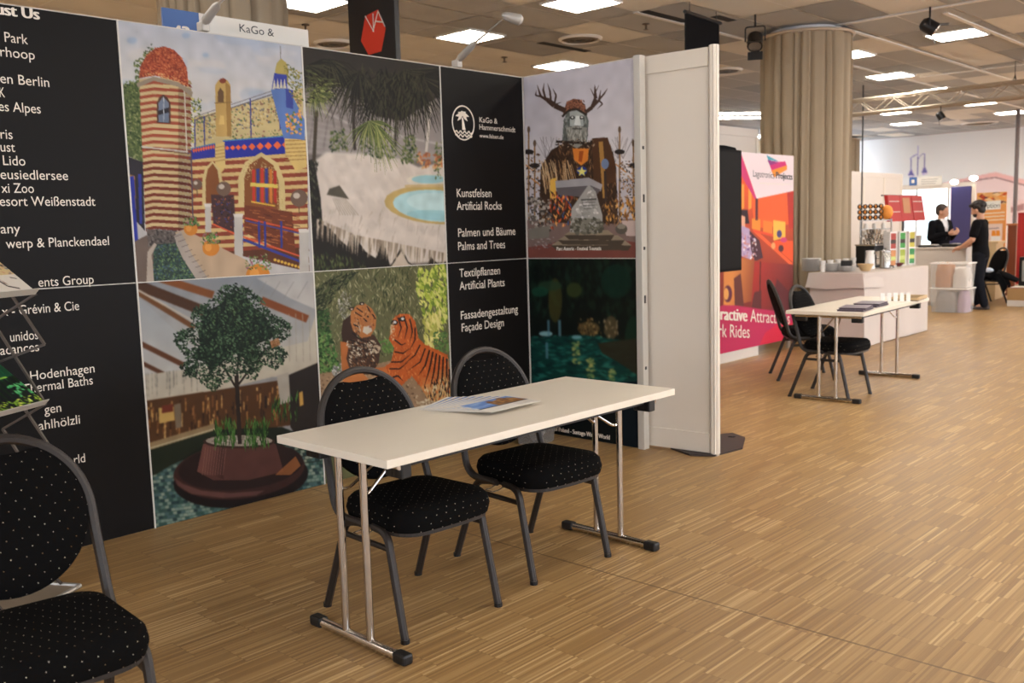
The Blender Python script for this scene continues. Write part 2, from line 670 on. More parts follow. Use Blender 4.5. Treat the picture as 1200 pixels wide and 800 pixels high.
def sheet(name, arr, org, eu, ev, m, parent=None, gain=1.0):
    """a flat printed sheet: grid of arr.shape with top-left corner org, eu across, ev down; ink in a colour attribute"""
    h, w = arr.shape[:2]
    org, eu, ev = np.array(org, float), np.array(eu, float), np.array(ev, float)
    U, V = np.meshgrid(np.linspace(0, 1, w), np.linspace(0, 1, h))
    co = org + U[..., None] * eu + V[..., None] * ev
    me = bpy.data.meshes.new(name)
    nq = (w - 1) * (h - 1)
    me.vertices.add(w * h)
    me.vertices.foreach_set('co', co.reshape(-1).astype(np.float32))
    idx = np.arange(w * h).reshape(h, w)
    q = np.stack([idx[:-1, :-1], idx[1:, :-1], idx[1:, 1:], idx[:-1, 1:]], -1).reshape(-1)
    me.loops.add(nq * 4)
    me.loops.foreach_set('vertex_index', q.astype(np.int32))
    me.polygons.add(nq)
    me.polygons.foreach_set('loop_start', np.arange(0, nq * 4, 4, dtype=np.int32))
    me.update(calc_edges=True)
    a = np.clip(arr, 0, 1)
    lin = np.minimum(np.where(a <= 0.04045, a / 12.92, ((a + 0.055) / 1.055) ** 2.4) * gain, 0.88)
    at = me.color_attributes.new('ink', 'FLOAT_COLOR', 'POINT')
    at.data.foreach_set('color', np.concatenate([lin, np.ones((h, w, 1))], -1).reshape(-1).astype(np.float32))
    me.materials.append(m)
    o = bpy.data.objects.new(name, me)
    COL.objects.link(o)
    if parent is not None:
        o.parent = parent
    return o


# ------------------------------------------------------------------ the setting
def pix(p):
    c = RW.transposed() @ (Vector(p) - CAM)
    return (600 + FPX * c.x / -c.z, 400 - FPX * c.y / -c.z)


def struct(name, bm, m):
    o = obj(name, bm, m)
    o['kind'] = 'structure'
    return o


XW0, XW1, YW0, YW1 = -6.0, 28.8, -8.0, 14.0
bm = B(); box(bm, XW0, XW1, YW0, YW1, -0.12, 0.0)
struct('floor', bm, M_FLOOR)

# ceiling: one slab of tiles, each tile a face with its own finish
M_TILE = [mat('ceiling_tile_grey', hexc(178, 178, 178), 0.8, noise=0.05, nscale=3, spec=0.1),
          mat('ceiling_tile_dark', hexc(160, 161, 163), 0.8, noise=0.05, nscale=3, spec=0.1),
          mat('ceiling_tile_tan', hexc(222, 218, 210), 0.75, noise=0.03, nscale=3, spec=0.15),
          mat('ceiling_runner', hexc(232, 230, 226), 0.6, noise=0.02, nscale=8),
          mat('ceiling_void', hexc(24, 22, 20), 0.9, noise=0.05, nscale=8),
          mat('ceiling_pale', hexc(240, 230, 216), 0.7, noise=0.02, nscale=5)]
TX, TY, X0T, Y0T = 1.25, 0.625, 9.0, 7.07
tan_spots = [(9.6, 7.4), (14.0, 5.0), (15.5, 5.0), (13.6, 5.7), (10.0, 9.2), (9.6, 5.3), (10.0, 4.9), (8.6, 5.6), (17.9, 5.4), (17.6, 5.9),
             (7.4, 9.2), (6.9, 9.6), (8.6, 9.9), (9.8, 9.9), (13.2, 7.9), (13.4, 8.6), (22.8, 7.9), (24.6, 8.2), (26.4, 8.4), (19.5, 9.6), (20.8, 9.6), (22.2, 9.9), (7.4, 7.0), (4.4, 6.8), (5.6, 5.2)]
tan_cells = {(math.floor((x - X0T) / TX), math.floor((y - Y0T) / TY)) for x, y in tan_spots}
rt = random.Random(11)
bm = B()
i0, i1 = math.floor((XW0 - X0T) / TX), math.ceil((XW1 - X0T) / TX)
j0, j1 = math.floor((YW0 - Y0T) / TY), math.ceil((YW1 - Y0T) / TY)
for i in range(i0, i1):
    for j in range(j0, j1):
        x0, x1 = max(XW0, X0T + i * TX), min(XW1, X0T + (i + 1) * TX)
        y0, y1 = max(YW0, Y0T + j * TY), min(YW1, Y0T + (j + 1) * TY)
        g = 0.011
        k = rt.random()
        mi = 0 if k < 0.55 else (1 if k < 0.92 else 2)
        if (i, j) in tan_cells or (y0 > 8.8 and x0 < 10.5 and x0 > 2):
            mi = 2
        f = bm.faces.new([bm.verts.new(c) for c in ((x0 + g, y0 + g, ZC), (x0 + g, y1 - g, ZC), (x1 - g, y1 - g, ZC), (x1 - g, y0 + g, ZC))])
        f.material_index = mi
box(bm, XW0, XW1, YW0, YW1, ZC + 0.006, ZC + 0.2, mi=3)
o = struct('ceiling', bm, M_TILE)
# broad metal runners of the tile grid
k = 0
for yy in (4.1, 5.28, 6.45):
    bm = B(); box(bm, 11.9 if yy < 6 else 9.0, 28.7, yy - 0.03, yy + 0.03, ZC - 0.012, ZC + 0.004)
    k += 1
    struct('trim_%d' % k, bm, M_TILE[3])
for (xx, ya, yb) in ((11.55, 2.0, 5.4), (16.9, 1.0, 6.2)):
    bm = B(); box(bm, xx - 0.035, xx + 0.035, ya, yb, ZC - 0.014, ZC + 0.004)
    k += 1
    struct('trim_%d' % k, bm, M_TILE[3])
# dark open joints
for (a, c) in (((9.04, 6.36), (9.9, 6.36)), ((9.46, 8.29), (10.45, 8.29)), ((9.9, 5.98), (10.3, 5.98))):
    bm = B(); box(bm, a[0], c[0], a[1] - 0.06, c[1] + 0.06, ZC - 0.004, ZC + 0.002)
    k += 1
    struct('trim_%d' % k, bm, M_TILE[4])

M_WALL = mat('wall_paint', hexc(206, 190, 166), 0.85, noise=0.04, nscale=2, spec=0.1)
M_MURALWALL = mat('wall_pink', hexc(216, 190, 186), 0.85, noise=0.05, nscale=1.5, spec=0.1)
bm = B()
box(bm, XW0, 23.6, YW1, YW1 + 0.2, 0, ZC); box(bm, 28.4, XW1, YW1, YW1 + 0.2, 0, ZC)
box(bm, 23.6, 28.4, YW1, YW1 + 0.2, 0, 0.4); box(bm, 23.6, 28.4, YW1, YW1 + 0.2, 3.5, ZC)
struct('wall_back', bm, M_WALL)
bm = B()
lw = [(-6.5, -3.5), (-2.5, 0.5), (1.5, 4.5)]  # openings for unseen windows, added to light the return panel and partition
ys = [YW0] + [v for w in lw for v in w] + [YW1]
for a, c in zip(ys[0::2], ys[1::2]):
    box(bm, XW0 - 0.2, XW0, a, c, 0, ZC)
for a, c in lw:
    box(bm, XW0 - 0.2, XW0, a, c, 0, 0.9)
    box(bm, XW0 - 0.2, XW0, a, c, 3.3, ZC)
struct('wall_left', bm, M_WALL)
bm = B(); box(bm, XW1, XW1 + 0.2, YW0, YW1, 0, ZC); struct('wall_right', bm, M_MURALWALL)
# window side of the hall (behind the viewer's right shoulder): wall with tall openings
bm = B()
wins = [(-3.0, 1.0), (2.5, 6.5), (8.0, 12.0), (13.5, 17.5), (19.0, 23.0), (24.2, 28.4)]  # last opening is an unseen addition, for more daylight on the mural
xs = [XW0] + [v for w in wins for v in w] + [XW1]
for a, c in zip(xs[0::2], xs[1::2]):
    box(bm, a, c, YW0 - 0.2, YW0, 0, ZC)
for a, c in wins:
    box(bm, a, c, YW0 - 0.2, YW0, 0, 0.5)
    box(bm, a, c, YW0 - 0.2, YW0, 3.3, ZC)
struct('wall_front', bm, M_WALL)
M_GLASSDAY = mat('daylit_glazing', hexc(222, 234, 250), 0.4, emit=WINDOW_EMIT)
M_FRAME = mat('window_frame_paint', hexc(200, 196, 190), 0.5, noise=0.03, nscale=10)
for n, (a, c) in enumerate(wins):
    bm = B()
    box(bm, a, c, YW0 - 0.14, YW0 - 0.12, 0.5, 3.3)
    w = struct('window_%d' % (n + 1), bm, M_GLASSDAY)
    bm = B()
    for q in (a, (a + c) / 2 - 0.03, c - 0.06):
        box(bm, q, q + 0.06, YW0 - 0.12, YW0 - 0.02, 0.5, 3.3)
    for q in (0.5, 3.24):
        box(bm, a, c, YW0 - 0.119, YW0 - 0.021, q, q + 0.06)
    obj('window_frame', bm, M_FRAME, w)

bm = B(); box(bm, 23.6, 28.4, YW1 + 0.12, YW1 + 0.14, 0.4, 3.5)  # window added out of view to throw daylight across the mural
w = struct('window_11', bm, M_GLASSDAY)
bm = B()
for q in (23.6, 25.17, 26.77, 28.34):
    box(bm, q, q + 0.06, YW1 + 0.02, YW1 + 0.119, 0.4, 3.5)
for q in (0.4, 3.44):
    box(bm, 23.6, 28.4, YW1 + 0.021, YW1 + 0.1189, q, q + 0.06)
obj('window_frame', bm, M_FRAME, w)
for n, (a, c) in enumerate(lw):
    bm = B(); box(bm, XW0 - 0.14, XW0 - 0.12, a, c, 0.9, 3.3)
    w = struct('window_%d' % (n + 8), bm, M_GLASSDAY)  # added window behind the camera, daylight for faces turned left
    bm = B()
    for q in (a, (a + c) / 2 - 0.03, c - 0.06):
        box(bm, XW0 - 0.12, XW0 - 0.02, q, q + 0.06, 0.9, 3.3)
    for q in (0.9, 3.24):
        box(bm, XW0 - 0.119, XW0 - 0.021, a, c, q, q + 0.06)
    obj('window_frame', bm, M_FRAME, w)

# ------------------------------------------------------------------ ceiling lights
LG = 'square ceiling lights'


def ceiling_light(cx, cy, sx, sy, label, lit=True):
    t = thing('ceiling_light', label, 'ceiling light', (cx, cy, ZC), 0, LG)
    bm = B()
    z0, z1 = -0.022, 0.004
    fw = 0.018
    box(bm, -sx / 2, sx / 2, -sy / 2, -sy / 2 + fw, z0, z1)
    box(bm, -sx / 2, sx / 2, sy / 2 - fw, sy / 2, z0, z1)
    box(bm, -sx / 2, -sx / 2 + fw, -sy / 2 + fw, sy / 2 - fw, z0, z1)
    box(bm, sx / 2 - fw, sx / 2, -sy / 2 + fw, sy / 2 - fw, z0, z1)
    obj('frame', bm, M_TILE[3], t)
    bm = B(); box(bm, -sx / 2 + fw, sx / 2 - fw, -sy / 2 + fw, sy / 2 - fw, -0.014, 0.004)
    obj('diffuser', bm, M_LIT if lit else M_TILE[5], t)
    return t


vis_lights = [
    ((362, 3), 'white square ceiling light above the blue and white booth sign'),
    ((551, 43), 'white square ceiling light right of the black hexagon tower'),
    ((681, 4), 'white square ceiling light at the top edge, above the antlered picture'),
    ((658, 77), 'small white square ceiling light just above the return panel top'),
    ((1121, 41), 'bright square ceiling light below and right of the hanging black spotlight'),
    ((1043, 89), 'bright square ceiling light left of the truss spotlight'),
    ((1146, 121), 'bright square ceiling light right of the spotlight, just under the truss'),
    ((1047, 132), 'bright square ceiling light under the truss near the curtain'),
    ((1062, 145), 'bright ceiling light closest above the pink mural wall'),
    ((1185, 132), 'bright square ceiling light under the truss at the right edge'),
    ((1096, 106), 'bright ceiling light partly hidden by the truss and its spotlight'),
    ((992, 65), 'bright ceiling light peeking out from behind the curtained column'),
]
used = []
for (q, lab) in vis_lights:
    p = P(q[0], q[1], ZC - 0.014)
    s = 0.63
    ceiling_light(p.x, p.y, s, s, lab)
    used.append((p.x, p.y))
p = P(1050, 158, ZC - 0.014)
ceiling_light(p.x, p.y, 1.2, 0.6, 'unlit pale ceiling panel right above the mural wall', lit=False)
for q, lab in (((862, 133), 'long strip light far behind the white partition, left one'), ((872, 138), 'long strip light far behind the white partition, right one')):
    p = P(q[0], q[1], ZC - 0.05)
    t = thing('strip_light', lab, 'strip light', (p.x, p.y, ZC - 0.012), math.radians(-38), None)
    bm = B(); box(bm, -0.75, 0.75, -0.09, 0.09, -0.03, 0.0); obj('housing', bm, M_TILE[3], t)
    bm = B(); box(bm, -0.72, 0.72, -0.07, 0.07, -0.05, -0.03); obj('tube', bm, M_LIT, t)
# the same fixtures over the rest of the hall
hid = []
for X in (-3.2, -0.7, 1.8, 4.3, 6.8, 9.3, 11.8, 14.3, 16.8, 19.3, 21.8, 24.3, 26.8):
    for Y in (-6.1, -3.6, -1.1, 1.4, 3.9, 11.2):
        u, v = pix((X, Y, ZC))
        c = RW.transposed() @ (Vector((X, Y, ZC)) - CAM)
        if c.z < 0 and -60 < u < 1260 and -60 < v < 900:
            continue
        if (Y == 3.9 and X < 5) or (-1 < X < 2 and -2 < Y < 2):
            continue
        if -1 < X < 2 and -2 < Y < 2:
            continue
        hid.append((X, Y))
hid += [(-3.2, 8.7), (-0.7, 8.7), (1.8, 8.7), (1.6, 6.2), (-0.7, 6.2), (-3.2, 13.2), (1.8, 13.2), (6.8, 13.2), (24.3, 2.4), (26.8, 2.4), (26.8, 13.2), (24.3, 13.2), (26.8, 5.0)]  # extra unseen lights added to brighten the left ceiling and the mural
for X, Y in hid:
    ceiling_light(X, Y, 0.63, 0.63, 'unseen white square ceiling light over the rest of the hall')

# round air vents
for q, r, lab in (((680, 45), 0.28, 'round grey ceiling vent above the return panel, between two ceiling lights'), ((391, 50), 0.25, 'faint round ceiling vent left of the black tower'), ((850, 82), 0.27, 'round ceiling vent between the partition and the curtained column'), ((1148, 144), 0.45, 'round ceiling vent far away above the mural')):
    p = P(q[0], q[1], ZC)
    t = thing('ceiling_vent', lab, 'ceiling vent', (p.x, p.y, ZC), 0, 'round ceiling vents')
    bm = B()
    lathe(bm, [(r, 0.002), (r, -0.012), (r * 0.9, -0.03), (r * 0.86, -0.012)], n=28, cap=False)
    obj('rim', bm, M_TILE[3], t, smooth=True)
    bm = B()
    for k in range(1, 4):
        rr = r * (0.86 - 0.2 * k)
        lathe(bm, [(rr + 0.03, -0.004), (rr + 0.018, -0.026), (rr, -0.026), (rr + 0.01, -0.004)], n=24, cap=False)
    lathe(bm, [(r * 0.85, -0.002), (r * 0.85, -0.004)], n=24)
    obj('cone_louvre', bm, mat('vent_grey', hexc(120, 110, 98), 0.6, noise=0.05), t, smooth=True)
# sprinklers / detectors
for q, lab in (((757, 28), 'tiny sprinkler head on a grey ceiling tile'), ((358, 29), 'tiny sprinkler head beside the ceiling light over the booth sign'), ((591, 67), 'tiny sprinkler head above the black logo panel')):
    p = P(q[0], q[1], ZC)
    bm = B()
    lathe(bm, [(0.045, 0.002), (0.045, -0.008), (0.014, -0.014), (0.012, -0.06), (0.03, -0.064), (0.03, -0.07)], n=14)
    o = obj('sprinkler', bm, mat('sprinkler_metal', hexc(96, 84, 72), 0.4, 0.6, noise=0.05), smooth=True)
    o.location = (p.x, p.y, ZC)
    tag(o, lab, 'sprinkler', 'ceiling sprinklers')

# ------------------------------------------------------------------ display wall: frame, boards, prints
XC = [1.082, 2.118, 3.154, 4.189, 4.967]
YF, ZM, ZT = 4.52, 1.242, 2.489
XR, YR0 = 4.967, 3.545


def rel(root):
    for c in root.children:
        c.location = -Vector(root.location)


t = thing('display_stand', 'slim grey aluminium frame holding the black and picture display panels', 'display frame', (3.0, YF + 0.05, 0))
for x in XC[1:4] + [XC[0]]:
    bm = B(); box(bm, x - 0.0042, x + 0.0042, YF - 0.004, YF + 0.06, 0, ZT + 0.004, 0.001)
    obj('post', bm, M_PAINTGREY, t)
for z in (ZM, ZT):
    bm = B(); box(bm, XC[0], XC[4] - 0.008, YF - 0.003, YF + 0.05, z - 0.002, z + 0.002)
    obj('rail', bm, M_PAINTGREY, t)
bm = B(); box(bm, XC[4] - 0.008, XC[4] + 0.03, YF - 0.006, YF + 0.05, 0, ZT + 0.004, 0.002)
obj('corner_post', bm, M_PAINTGREY, t)
for z in (ZM, ZT):
    bm = B(); box(bm, XR - 0.002, XR + 0.04, YR0 + 0.03, YF - 0.008, z - 0.003, z + 0.003)
    obj('rail', bm, M_PAINTGREY, t)
ep = B(); box(ep, XR - 0.012, XR + 0.045, YR0 - 0.02, YR0 + 0.03, 0, ZT + 0.012, 0.003)
ep = obj('end_post', ep, M_PAINTGREY, t)
for z in (0.55, 0.98, 1.32, 1.62, 1.95):
    bm = B(); box(bm, XR + 0.006, XR + 0.022, YR0 - 0.0225, YR0 - 0.018, z - 0.025, z + 0.025 if z in (0.98, 1.62) else z - 0.005)
    obj('slot', bm, M_BLACKPL, ep)
rel(t)
for c in t.children:
    for g in c.children:
        g.location = (0, 0, 0)


def wall_panel(i, lower, label):
    """one board of the straight run"""
    x0, x1 = XC[i] + 0.0046, XC[i + 1] - (0.0046 if i < 3 else 0.0085)
    z0, z1 = (0.004, ZM - 0.0025) if lower else (ZM + 0.0025, ZT - 0.0025)
    t = thing('display_board', label, 'display panel', ((x0 + x1) / 2, YF + 0.01, z0), 0, 'panels of the exhibition display wall')
    bm = B(); box(bm, x0, x1, YF, YF + 0.02, z0, z1)
    obj('board', bm, M_BLACKBOARD, t)
    return t, (x0, x1, z0, z1)


def return_panel(lower, label):
    z0, z1 = (0.004, ZM - 0.0025) if lower else (ZM + 0.0025, ZT - 0.0025)
    y1, y0 = YF - 0.01, YR0 + 0.032
    t = thing('display_board', label, 'display panel', (XR + 0.01, (y0 + y1) / 2, z0), 0, 'panels of the exhibition display wall')
    bm = B(); box(bm, XR, XR + 0.02, y0, y1, z0, z1)
    obj('board', bm, M_BLACKBOARD, t)
    return t, (y1, y0, z0, z1)


UX, UZ = (1, 0, 0), (0, 0, 1)
YL = YF - 0.0012


def wall_text(bm, s, px0, px1, base, cap, bold=False):
    """s between photograph columns px0..px1 with its baseline ending at (px1, base)"""
    b = PY(px1, base, YL)
    w = None
    if px0 is not None:
        w = b.x - PY(px0, base + (px1 - px0) * 0.0, YL).x
    lettering(bm, s, b, UX, UZ, cap, w, right=True, bold=bold)
    return bm


tx1, _ = wall_panel(0, False, 'black panel with the white reference list, upper one at the left')
bm = B()
CH = 0.042
for (s, a, c, y, bold) in [('Trust Us', None, 46, 23, True), ('Park', 6, 33, 52, False), ('rhoop', 1, 41, 70, False), ('en Berlin', 1, 58, 102, False), ('K', 0, 6, 114, False),
                     ('es Alpes', -1, 48, 133, False), ('ris', 1, 15, 163, False), ('ust', 1, 18, 178, False), ('Lido', 4, 30, 194, False), ('eusiedlersee', 1, 80, 211, False),
                     ('xi Zoo', 2, 40, 226, False), ('esort Wei\u00dfenstadt', 0, 112, 241, False), ('any', 1, 24, 273, False), ('werp & Planckendael', 7, 128, 287, False), ('ents Group', 45, 110, 332, False)]:
    obj('lettering', wall_text(B(), s, a, c, y, CH * (1.15 if bold else 1), bold), M_LETTER, tx1)
rel(tx1)
tx2, _ = wall_panel(0, True, 'black panel with the white reference list, lower one behind the brochure rack')
bm = B()
for (s, a, c, y) in [('x - Gr\u00e9vin & Cie', 2, 93, 363), ('unidos', 12, 45, 397), ('acances', 0, 46, 411), ('Hodenhagen', 35, 111, 436), ('Thermal Baths', 26, 109, 450), ('gen', 52, 72, 482), ('ahlh\u00f6lzli', 45, 94, 496), ('orld', 79, 100, 541)]:
    obj('lettering', wall_text(B(), s, a, c, y, CH), M_LETTER, tx2)
rel(tx2)

bk1, _ = wall_panel(3, False, 'black panel with palm tree logo and white product words, upper right')
bm = B()
for (s, a, c, y) in [('KaGo &', 562, 583, 145), ('Hammerschmidt', 562, 604, 155)]:
    obj('lettering', wall_text(B(), s, a, c, y, 0.034, False), M_LETTER, bk1)
obj('lettering', wall_text(B(), 'www.felsen.de', 562, 590, 163, 0.026), M_LETTER, bk1)
for (s, a, c, y) in [('Kunstfelsen', 535.5, 576, 231), ('Artificial Rocks', 535.5, 588, 245.5), ('Palmen und B\u00e4ume', 537, 604, 275), ('Palms and Trees', 537, 592, 290.5)]:
    obj('lettering', wall_text(B(), s, a, c, y, 0.054), M_LETTER, bk1)
bm = B()
c = PY(543, 144, YL)
N = 40
tube(bm, [(c.x + 0.098 * math.cos(2 * PI * k / N), YL, c.z + 0.108 * math.sin(2 * PI * k / N)) for k in range(N)], 0.0045, 4, closed=True)


def flat(bm, pts):
    bm.faces.new([bm.verts.new((c.x + a, YL, c.z + b)) for a, b in pts])


flat(bm, [(-0.012, -0.045), (0.018, -0.045), (0.008, 0.0), (-0.002, 0.035), (-0.014, 0.035), (-0.012, 0.0)])
for a0, L in ((10, .062), (50, .05), (95, .045), (140, .052), (172, .064), (-25, .05), (205, .052)):
    a = math.radians(a0)
    dx, dz = math.cos(a), math.sin(a)
    bx, bz = -0.006, 0.045
    flat(bm, [(bx, bz), (bx + dx * L * .55 - dz * .013, bz + dz * L * .55 + dx * .013), (bx + dx * L, bz + dz * L - 0.012), (bx + dx * L * .5 + dz * .011, bz + dz * L * .5 - dx * .011)])
for zz in (-0.06, -0.082):
    tube(bm, [(c.x - 0.075 + 0.15 * k / 24, YL, c.z + zz + 0.008 * math.sin(k * 1.05)) for k in range(25)], 0.0045, 4)
obj('palm_logo', bm, M_LETTER, bk1)
rel(bk1)
bk2, _ = wall_panel(3, True, 'black panel with white product words, behind the right-hand chair')
bm = B()
for (s, a, c, y) in [('Textilpflanzen', 538.5, 586, 321), ('Artificial Plants', 538.5, 591.5, 335), ('Fassadengestaltung', 540, 607, 366), ('Fa\u00e7ade Design', 541, 590.5, 382)]:
    obj('lettering', wall_text(B(), s, a, c, y, 0.054), M_LETTER, bk2)
rel(bk2)


def picture(t, q, arr, gain=1.0):
    x0, x1, z0, z1 = q
    o = sheet('picture', arr, (x0, YF - 0.0015, z1), (x1 - x0, 0, 0), (0, 0, z0 - z1), M_PRINT, t, gain)
    rel(t)
    return o


PRINT_GAIN = 1.15


def wall_quad(q):
    x0, x1, z0, z1 = q
    return [pix((x0, YF, z1)), pix((x1, YF, z1)), pix((x1, YF, z0)), pix((x0, YF, z0))]


def ret_quad(q):
    y1, y0, z0, z1 = q
    return [pix((XR, y1, z1)), pix((XR, y0, z1)), pix((XR, y0, z0)), pix((XR, y1, z0))]


# ------------------------------------------------------------------ print 1: striped palace
t, q = wall_panel(1, False, 'display panel printed with a striped tower and domed palace under a cloudy sky')
c = Canvas(230, 277, wall_quad(q), C8((188, 184, 182)))
R = c.rng
c.grad([(137, 20), (356, 50), (360, 170), (150, 180)], (186, 190, 200), (210, 203, 192), (240, 40), (240, 150))
for _ in range(26):
    x, y = 140 + R.random() * 215, 35 + R.random() * 95
    c.ell((x, y), 12 + R.random() * 22, 4 + R.random() * 7, [(214, 206, 196), (168, 180, 200), (204, 200, 198), (150, 168, 196)][int(R.integers(4))], 0.1, 0.35)
c.blur(8)
for (x, y, r) in ((241, 65, 4), (218, 42, 5), (155, 48, 6)):
    c.ell((x, y), r, r * .7, (140, 166, 200), 0, .6)
c.blur(14)
GR = [(64, 84, 46), (92, 110, 60), (120, 130, 78), (44, 62, 36), (142, 148, 100)]
c.dabs([(157, 75), (178, 52), (184, 60), (172, 80), (160, 100)], 130, GR, (1.2, 2.4))
c.poly([(142, 100), (165, 96), (168, 190), (148, 182)], (84, 98, 56))
c.dabs([(140, 98), (168, 92), (168, 190), (148, 182)], 420, GR, (1.2, 2.6))
c.dabs([(222, 114), (236, 117), (234, 170), (218, 165)], 160, GR + [(196, 180, 60), (206, 196, 90)], (1.2, 2.4))
c.poly([(146, 182), (168, 190), (170, 270), (152, 250)], (46, 42, 48))
c.poly([(149, 203), (158, 206), (160, 245), (152, 240)], (150, 110, 60))
c.poly([(152, 207), (157, 206), (164, 308), (158, 308)], (44, 54, 152))
c.poly([(162, 204), (166, 204), (167, 262), (164, 262)], (50, 58, 140))
c.poly([(153, 285), (182, 270), (180, 330), (158, 330)], (112, 96, 86))
# lower building
c.poly([(222, 178), (358, 160), (362, 318), (222, 285)], (92, 52, 34))
for k in range(12):
    y = 186 + k * 9.2
    c.poly([(222, y), (360, y - 7), (360, y - 2.6), (222, y + 4.4)], (206, 176, 118))
    c.poly([(222, y + 4.4), (360, y - 2.6), (360, y + 2.2), (222, y + 9)], (138, 64, 44))
# terrace wall and mosaic screens
c.poly([(228, 138), (354, 103), (356, 168), (228, 172)], (196, 178, 128))
for _ in range(520):
    x = 230 + R.random() * 122
    y = 138 - (x - 228) * 0.27 + R.random() * 30
    c.ell((x, y), .6 + R.random() * 1.1, .6 + R.random(), [(110, 108, 110), (164, 140, 92), (214, 198, 150), (104, 118, 80), (140, 104, 84), (190, 164, 104)][int(R.integers(6))])
c.line([(228, 141), (330, 107)], 1.2, (96, 84, 84)); c.line([(228, 137), (330, 103)], .9, (120, 110, 110))
for x, y in ((228, 140), (239, 136), (293, 116), (327, 106)):
    c.line([(x, y), (x + 1, y + 46)], 1.5, (56, 60, 130))
c.dabs([(262, 160), (356, 148), (356, 164), (262, 168)], 120, GR + [(120, 60, 70), (150, 84, 90)], (1, 2))
# small bell turret
c.poly([(252, 100), (253, 160), (271, 160), (270, 100), (266, 94), (256, 94)], (192, 158, 92))
c.poly([(264, 96), (270, 102), (271, 160), (266, 160)], (158, 122, 66))
c.ell((261, 95), 4, 3, (130, 64, 46)); c.poly([(255, 120), (255, 108), (258, 103), (262, 108), (262, 120)], (104, 78, 52))
c.poly([(256, 146), (258, 135), (262, 136), (263, 146)], (216, 182, 110)); c.line([(251, 121), (272, 120)], 1.4, (140, 110, 64))
# blue balcony band with diamonds
c.poly([(216, 176), (252, 168), (252, 184), (220, 188)], (46, 52, 150))
c.poly([(261, 165), (355, 158), (356, 178), (264, 186)], (40, 48, 152))
c.line([(261, 165), (355, 158)], 1.4, (66, 128, 170)); c.line([(216, 176), (252, 168)], 1.2, (66, 128, 170))
for k in range(9):
    x = 227 + k * 2.9; y = 176.4 - k * .55
    c.poly([(x - 1.5, y), (x, y - 3), (x + 1.5, y), (x, y + 3)], (232, 104, 56))
for k, (x, s) in enumerate(((266, 2.6), (272.5, 3), (279, 3.2), (286, 3.6), (295, 4.2), (304.5, 4.4), (314, 4.5), (324.5, 4.8), (335, 5), (346, 5))):
    y = 173.5 - (x - 266) * .055
    c.poly([(x - s, y), (x, y - s), (x + s, y), (x, y + s)], (236, 106, 58))
c.poly([(252, 170), (263, 166), (264, 196), (258, 204), (252, 194)], (212, 184, 118))
for k in range(5):
    c.line([(252, 173 + k * 4), (264, 171 + k * 4)], 1, (164, 130, 76))
c.poly([(333, 162), (358, 160), (359, 196), (346, 200), (334, 180)], (212, 182, 112))
for k in range(6):
    c.line([(334, 165 + k * 4.5), (358, 164 + k * 4.5)], 1.1, (160, 124, 70))
# right blue and gold minaret
c.line([(328, 54), (328.5, 70)], .9, (120, 116, 110))
c.poly([(322, 82), (324, 74), (329, 69), (335, 74), (338, 84), (337, 96), (322, 92)], (176, 160, 90))
c.poly([(318, 104), (321, 86), (336, 88), (336, 106)], (54, 64, 152))
for k in range(4):
    c.poly([(319 + k * 4, 104), (321 + k * 4, 92), (323 + k * 4, 104)], (206, 200, 180))
c.poly([(317, 105), (338, 104), (356, 140), (357, 164), (332, 162)], (92, 122, 182))
c.poly([(334, 104), (343, 106), (343, 128), (335, 126)], (60, 72, 150))
c.dabs([(330, 72), (356, 88), (354, 126), (340, 112)], 110, [(128, 124, 60), (158, 146, 76), (96, 104, 54)], (1.2, 2.6))
c.dabs([(334, 132), (353, 130), (352, 158), (336, 156)], 60, [(222, 142, 72), (232, 176, 110), (92, 120, 60)], (1.4, 2.6), asp=.8)
# arches, coloured glass, columns
for (cx, cy, w, h, W) in ((306, 208, 20, 34, 7), (249, 210, 8, 26, 4)):
    for (ww, hh, col) in ((w + W, h + W, (206, 184, 128)), (w, h, (128, 76, 38))):
        c.poly([(cx - ww, cy + 34), (cx - ww, cy), (cx - ww * .7, cy - hh * .45), (cx, cy - hh * .72), (cx + ww * .7, cy - hh * .42), (cx + ww, cy + 4), (cx + ww * 1.05, cy + 40), (cx + ww * .6, cy + 34)], col)
c.dabs([(282, 200), (296, 186), (322, 196), (332, 240), (326, 250), (318, 210), (300, 192), (288, 214)], 170, [(224, 204, 150), (176, 150, 96), (190, 168, 112)], (.7, 1.3))
for k in range(6):
    x = 295 + k * 5
    top = 205 - math.sqrt(max(0, 1 - ((k - 2.2) / 3.6) ** 2)) * 8
    c.poly([(x, top), (x + 3.6, top), (x + 3.8, 239), (x + .4, 236)], [(190, 56, 40), (54, 60, 130), (196, 60, 44), (60, 62, 128), (202, 120, 50), (172, 48, 40)][k])
c.line([(293, 216), (325, 218)], 4.4, (214, 190, 90)); c.line([(294, 236), (322, 241)], 1.6, (226, 184, 70))
c.poly([(286, 240), (342, 248), (346, 300), (286, 272)], (112, 56, 32))
for _ in range(70):
    x, y = 286 + R.random() * 58, 244 + R.random() * 44
    c.line([(x, y), (x + 8, y + 1.4)], .9, [(150, 82, 44), (82, 38, 26), (176, 104, 56)][int(R.integers(3))])
c.poly([(247, 228), (274, 228), (276, 272), (250, 264)], (70, 46, 46))
c.dabs([(250, 232), (274, 230), (275, 268), (252, 260)], 70, [(60, 58, 110), (140, 78, 50), (42, 32, 34)], (1, 2.2))
c.line([(249, 262), (276, 274), (352, 300)], 1.8, (214, 92, 56)); c.line([(287, 255), (350, 270)], 1.5, (214, 84, 54))
c.line([(284, 280), (352, 306)], 3, (56, 62, 140)); c.line([(287, 258), (350, 273)], 1.4, (64, 66, 140))
for x in (303, 329, 283, 310):
    c.line([(x, 259), (x + .6, 290)], 2.4, (50, 58, 138))
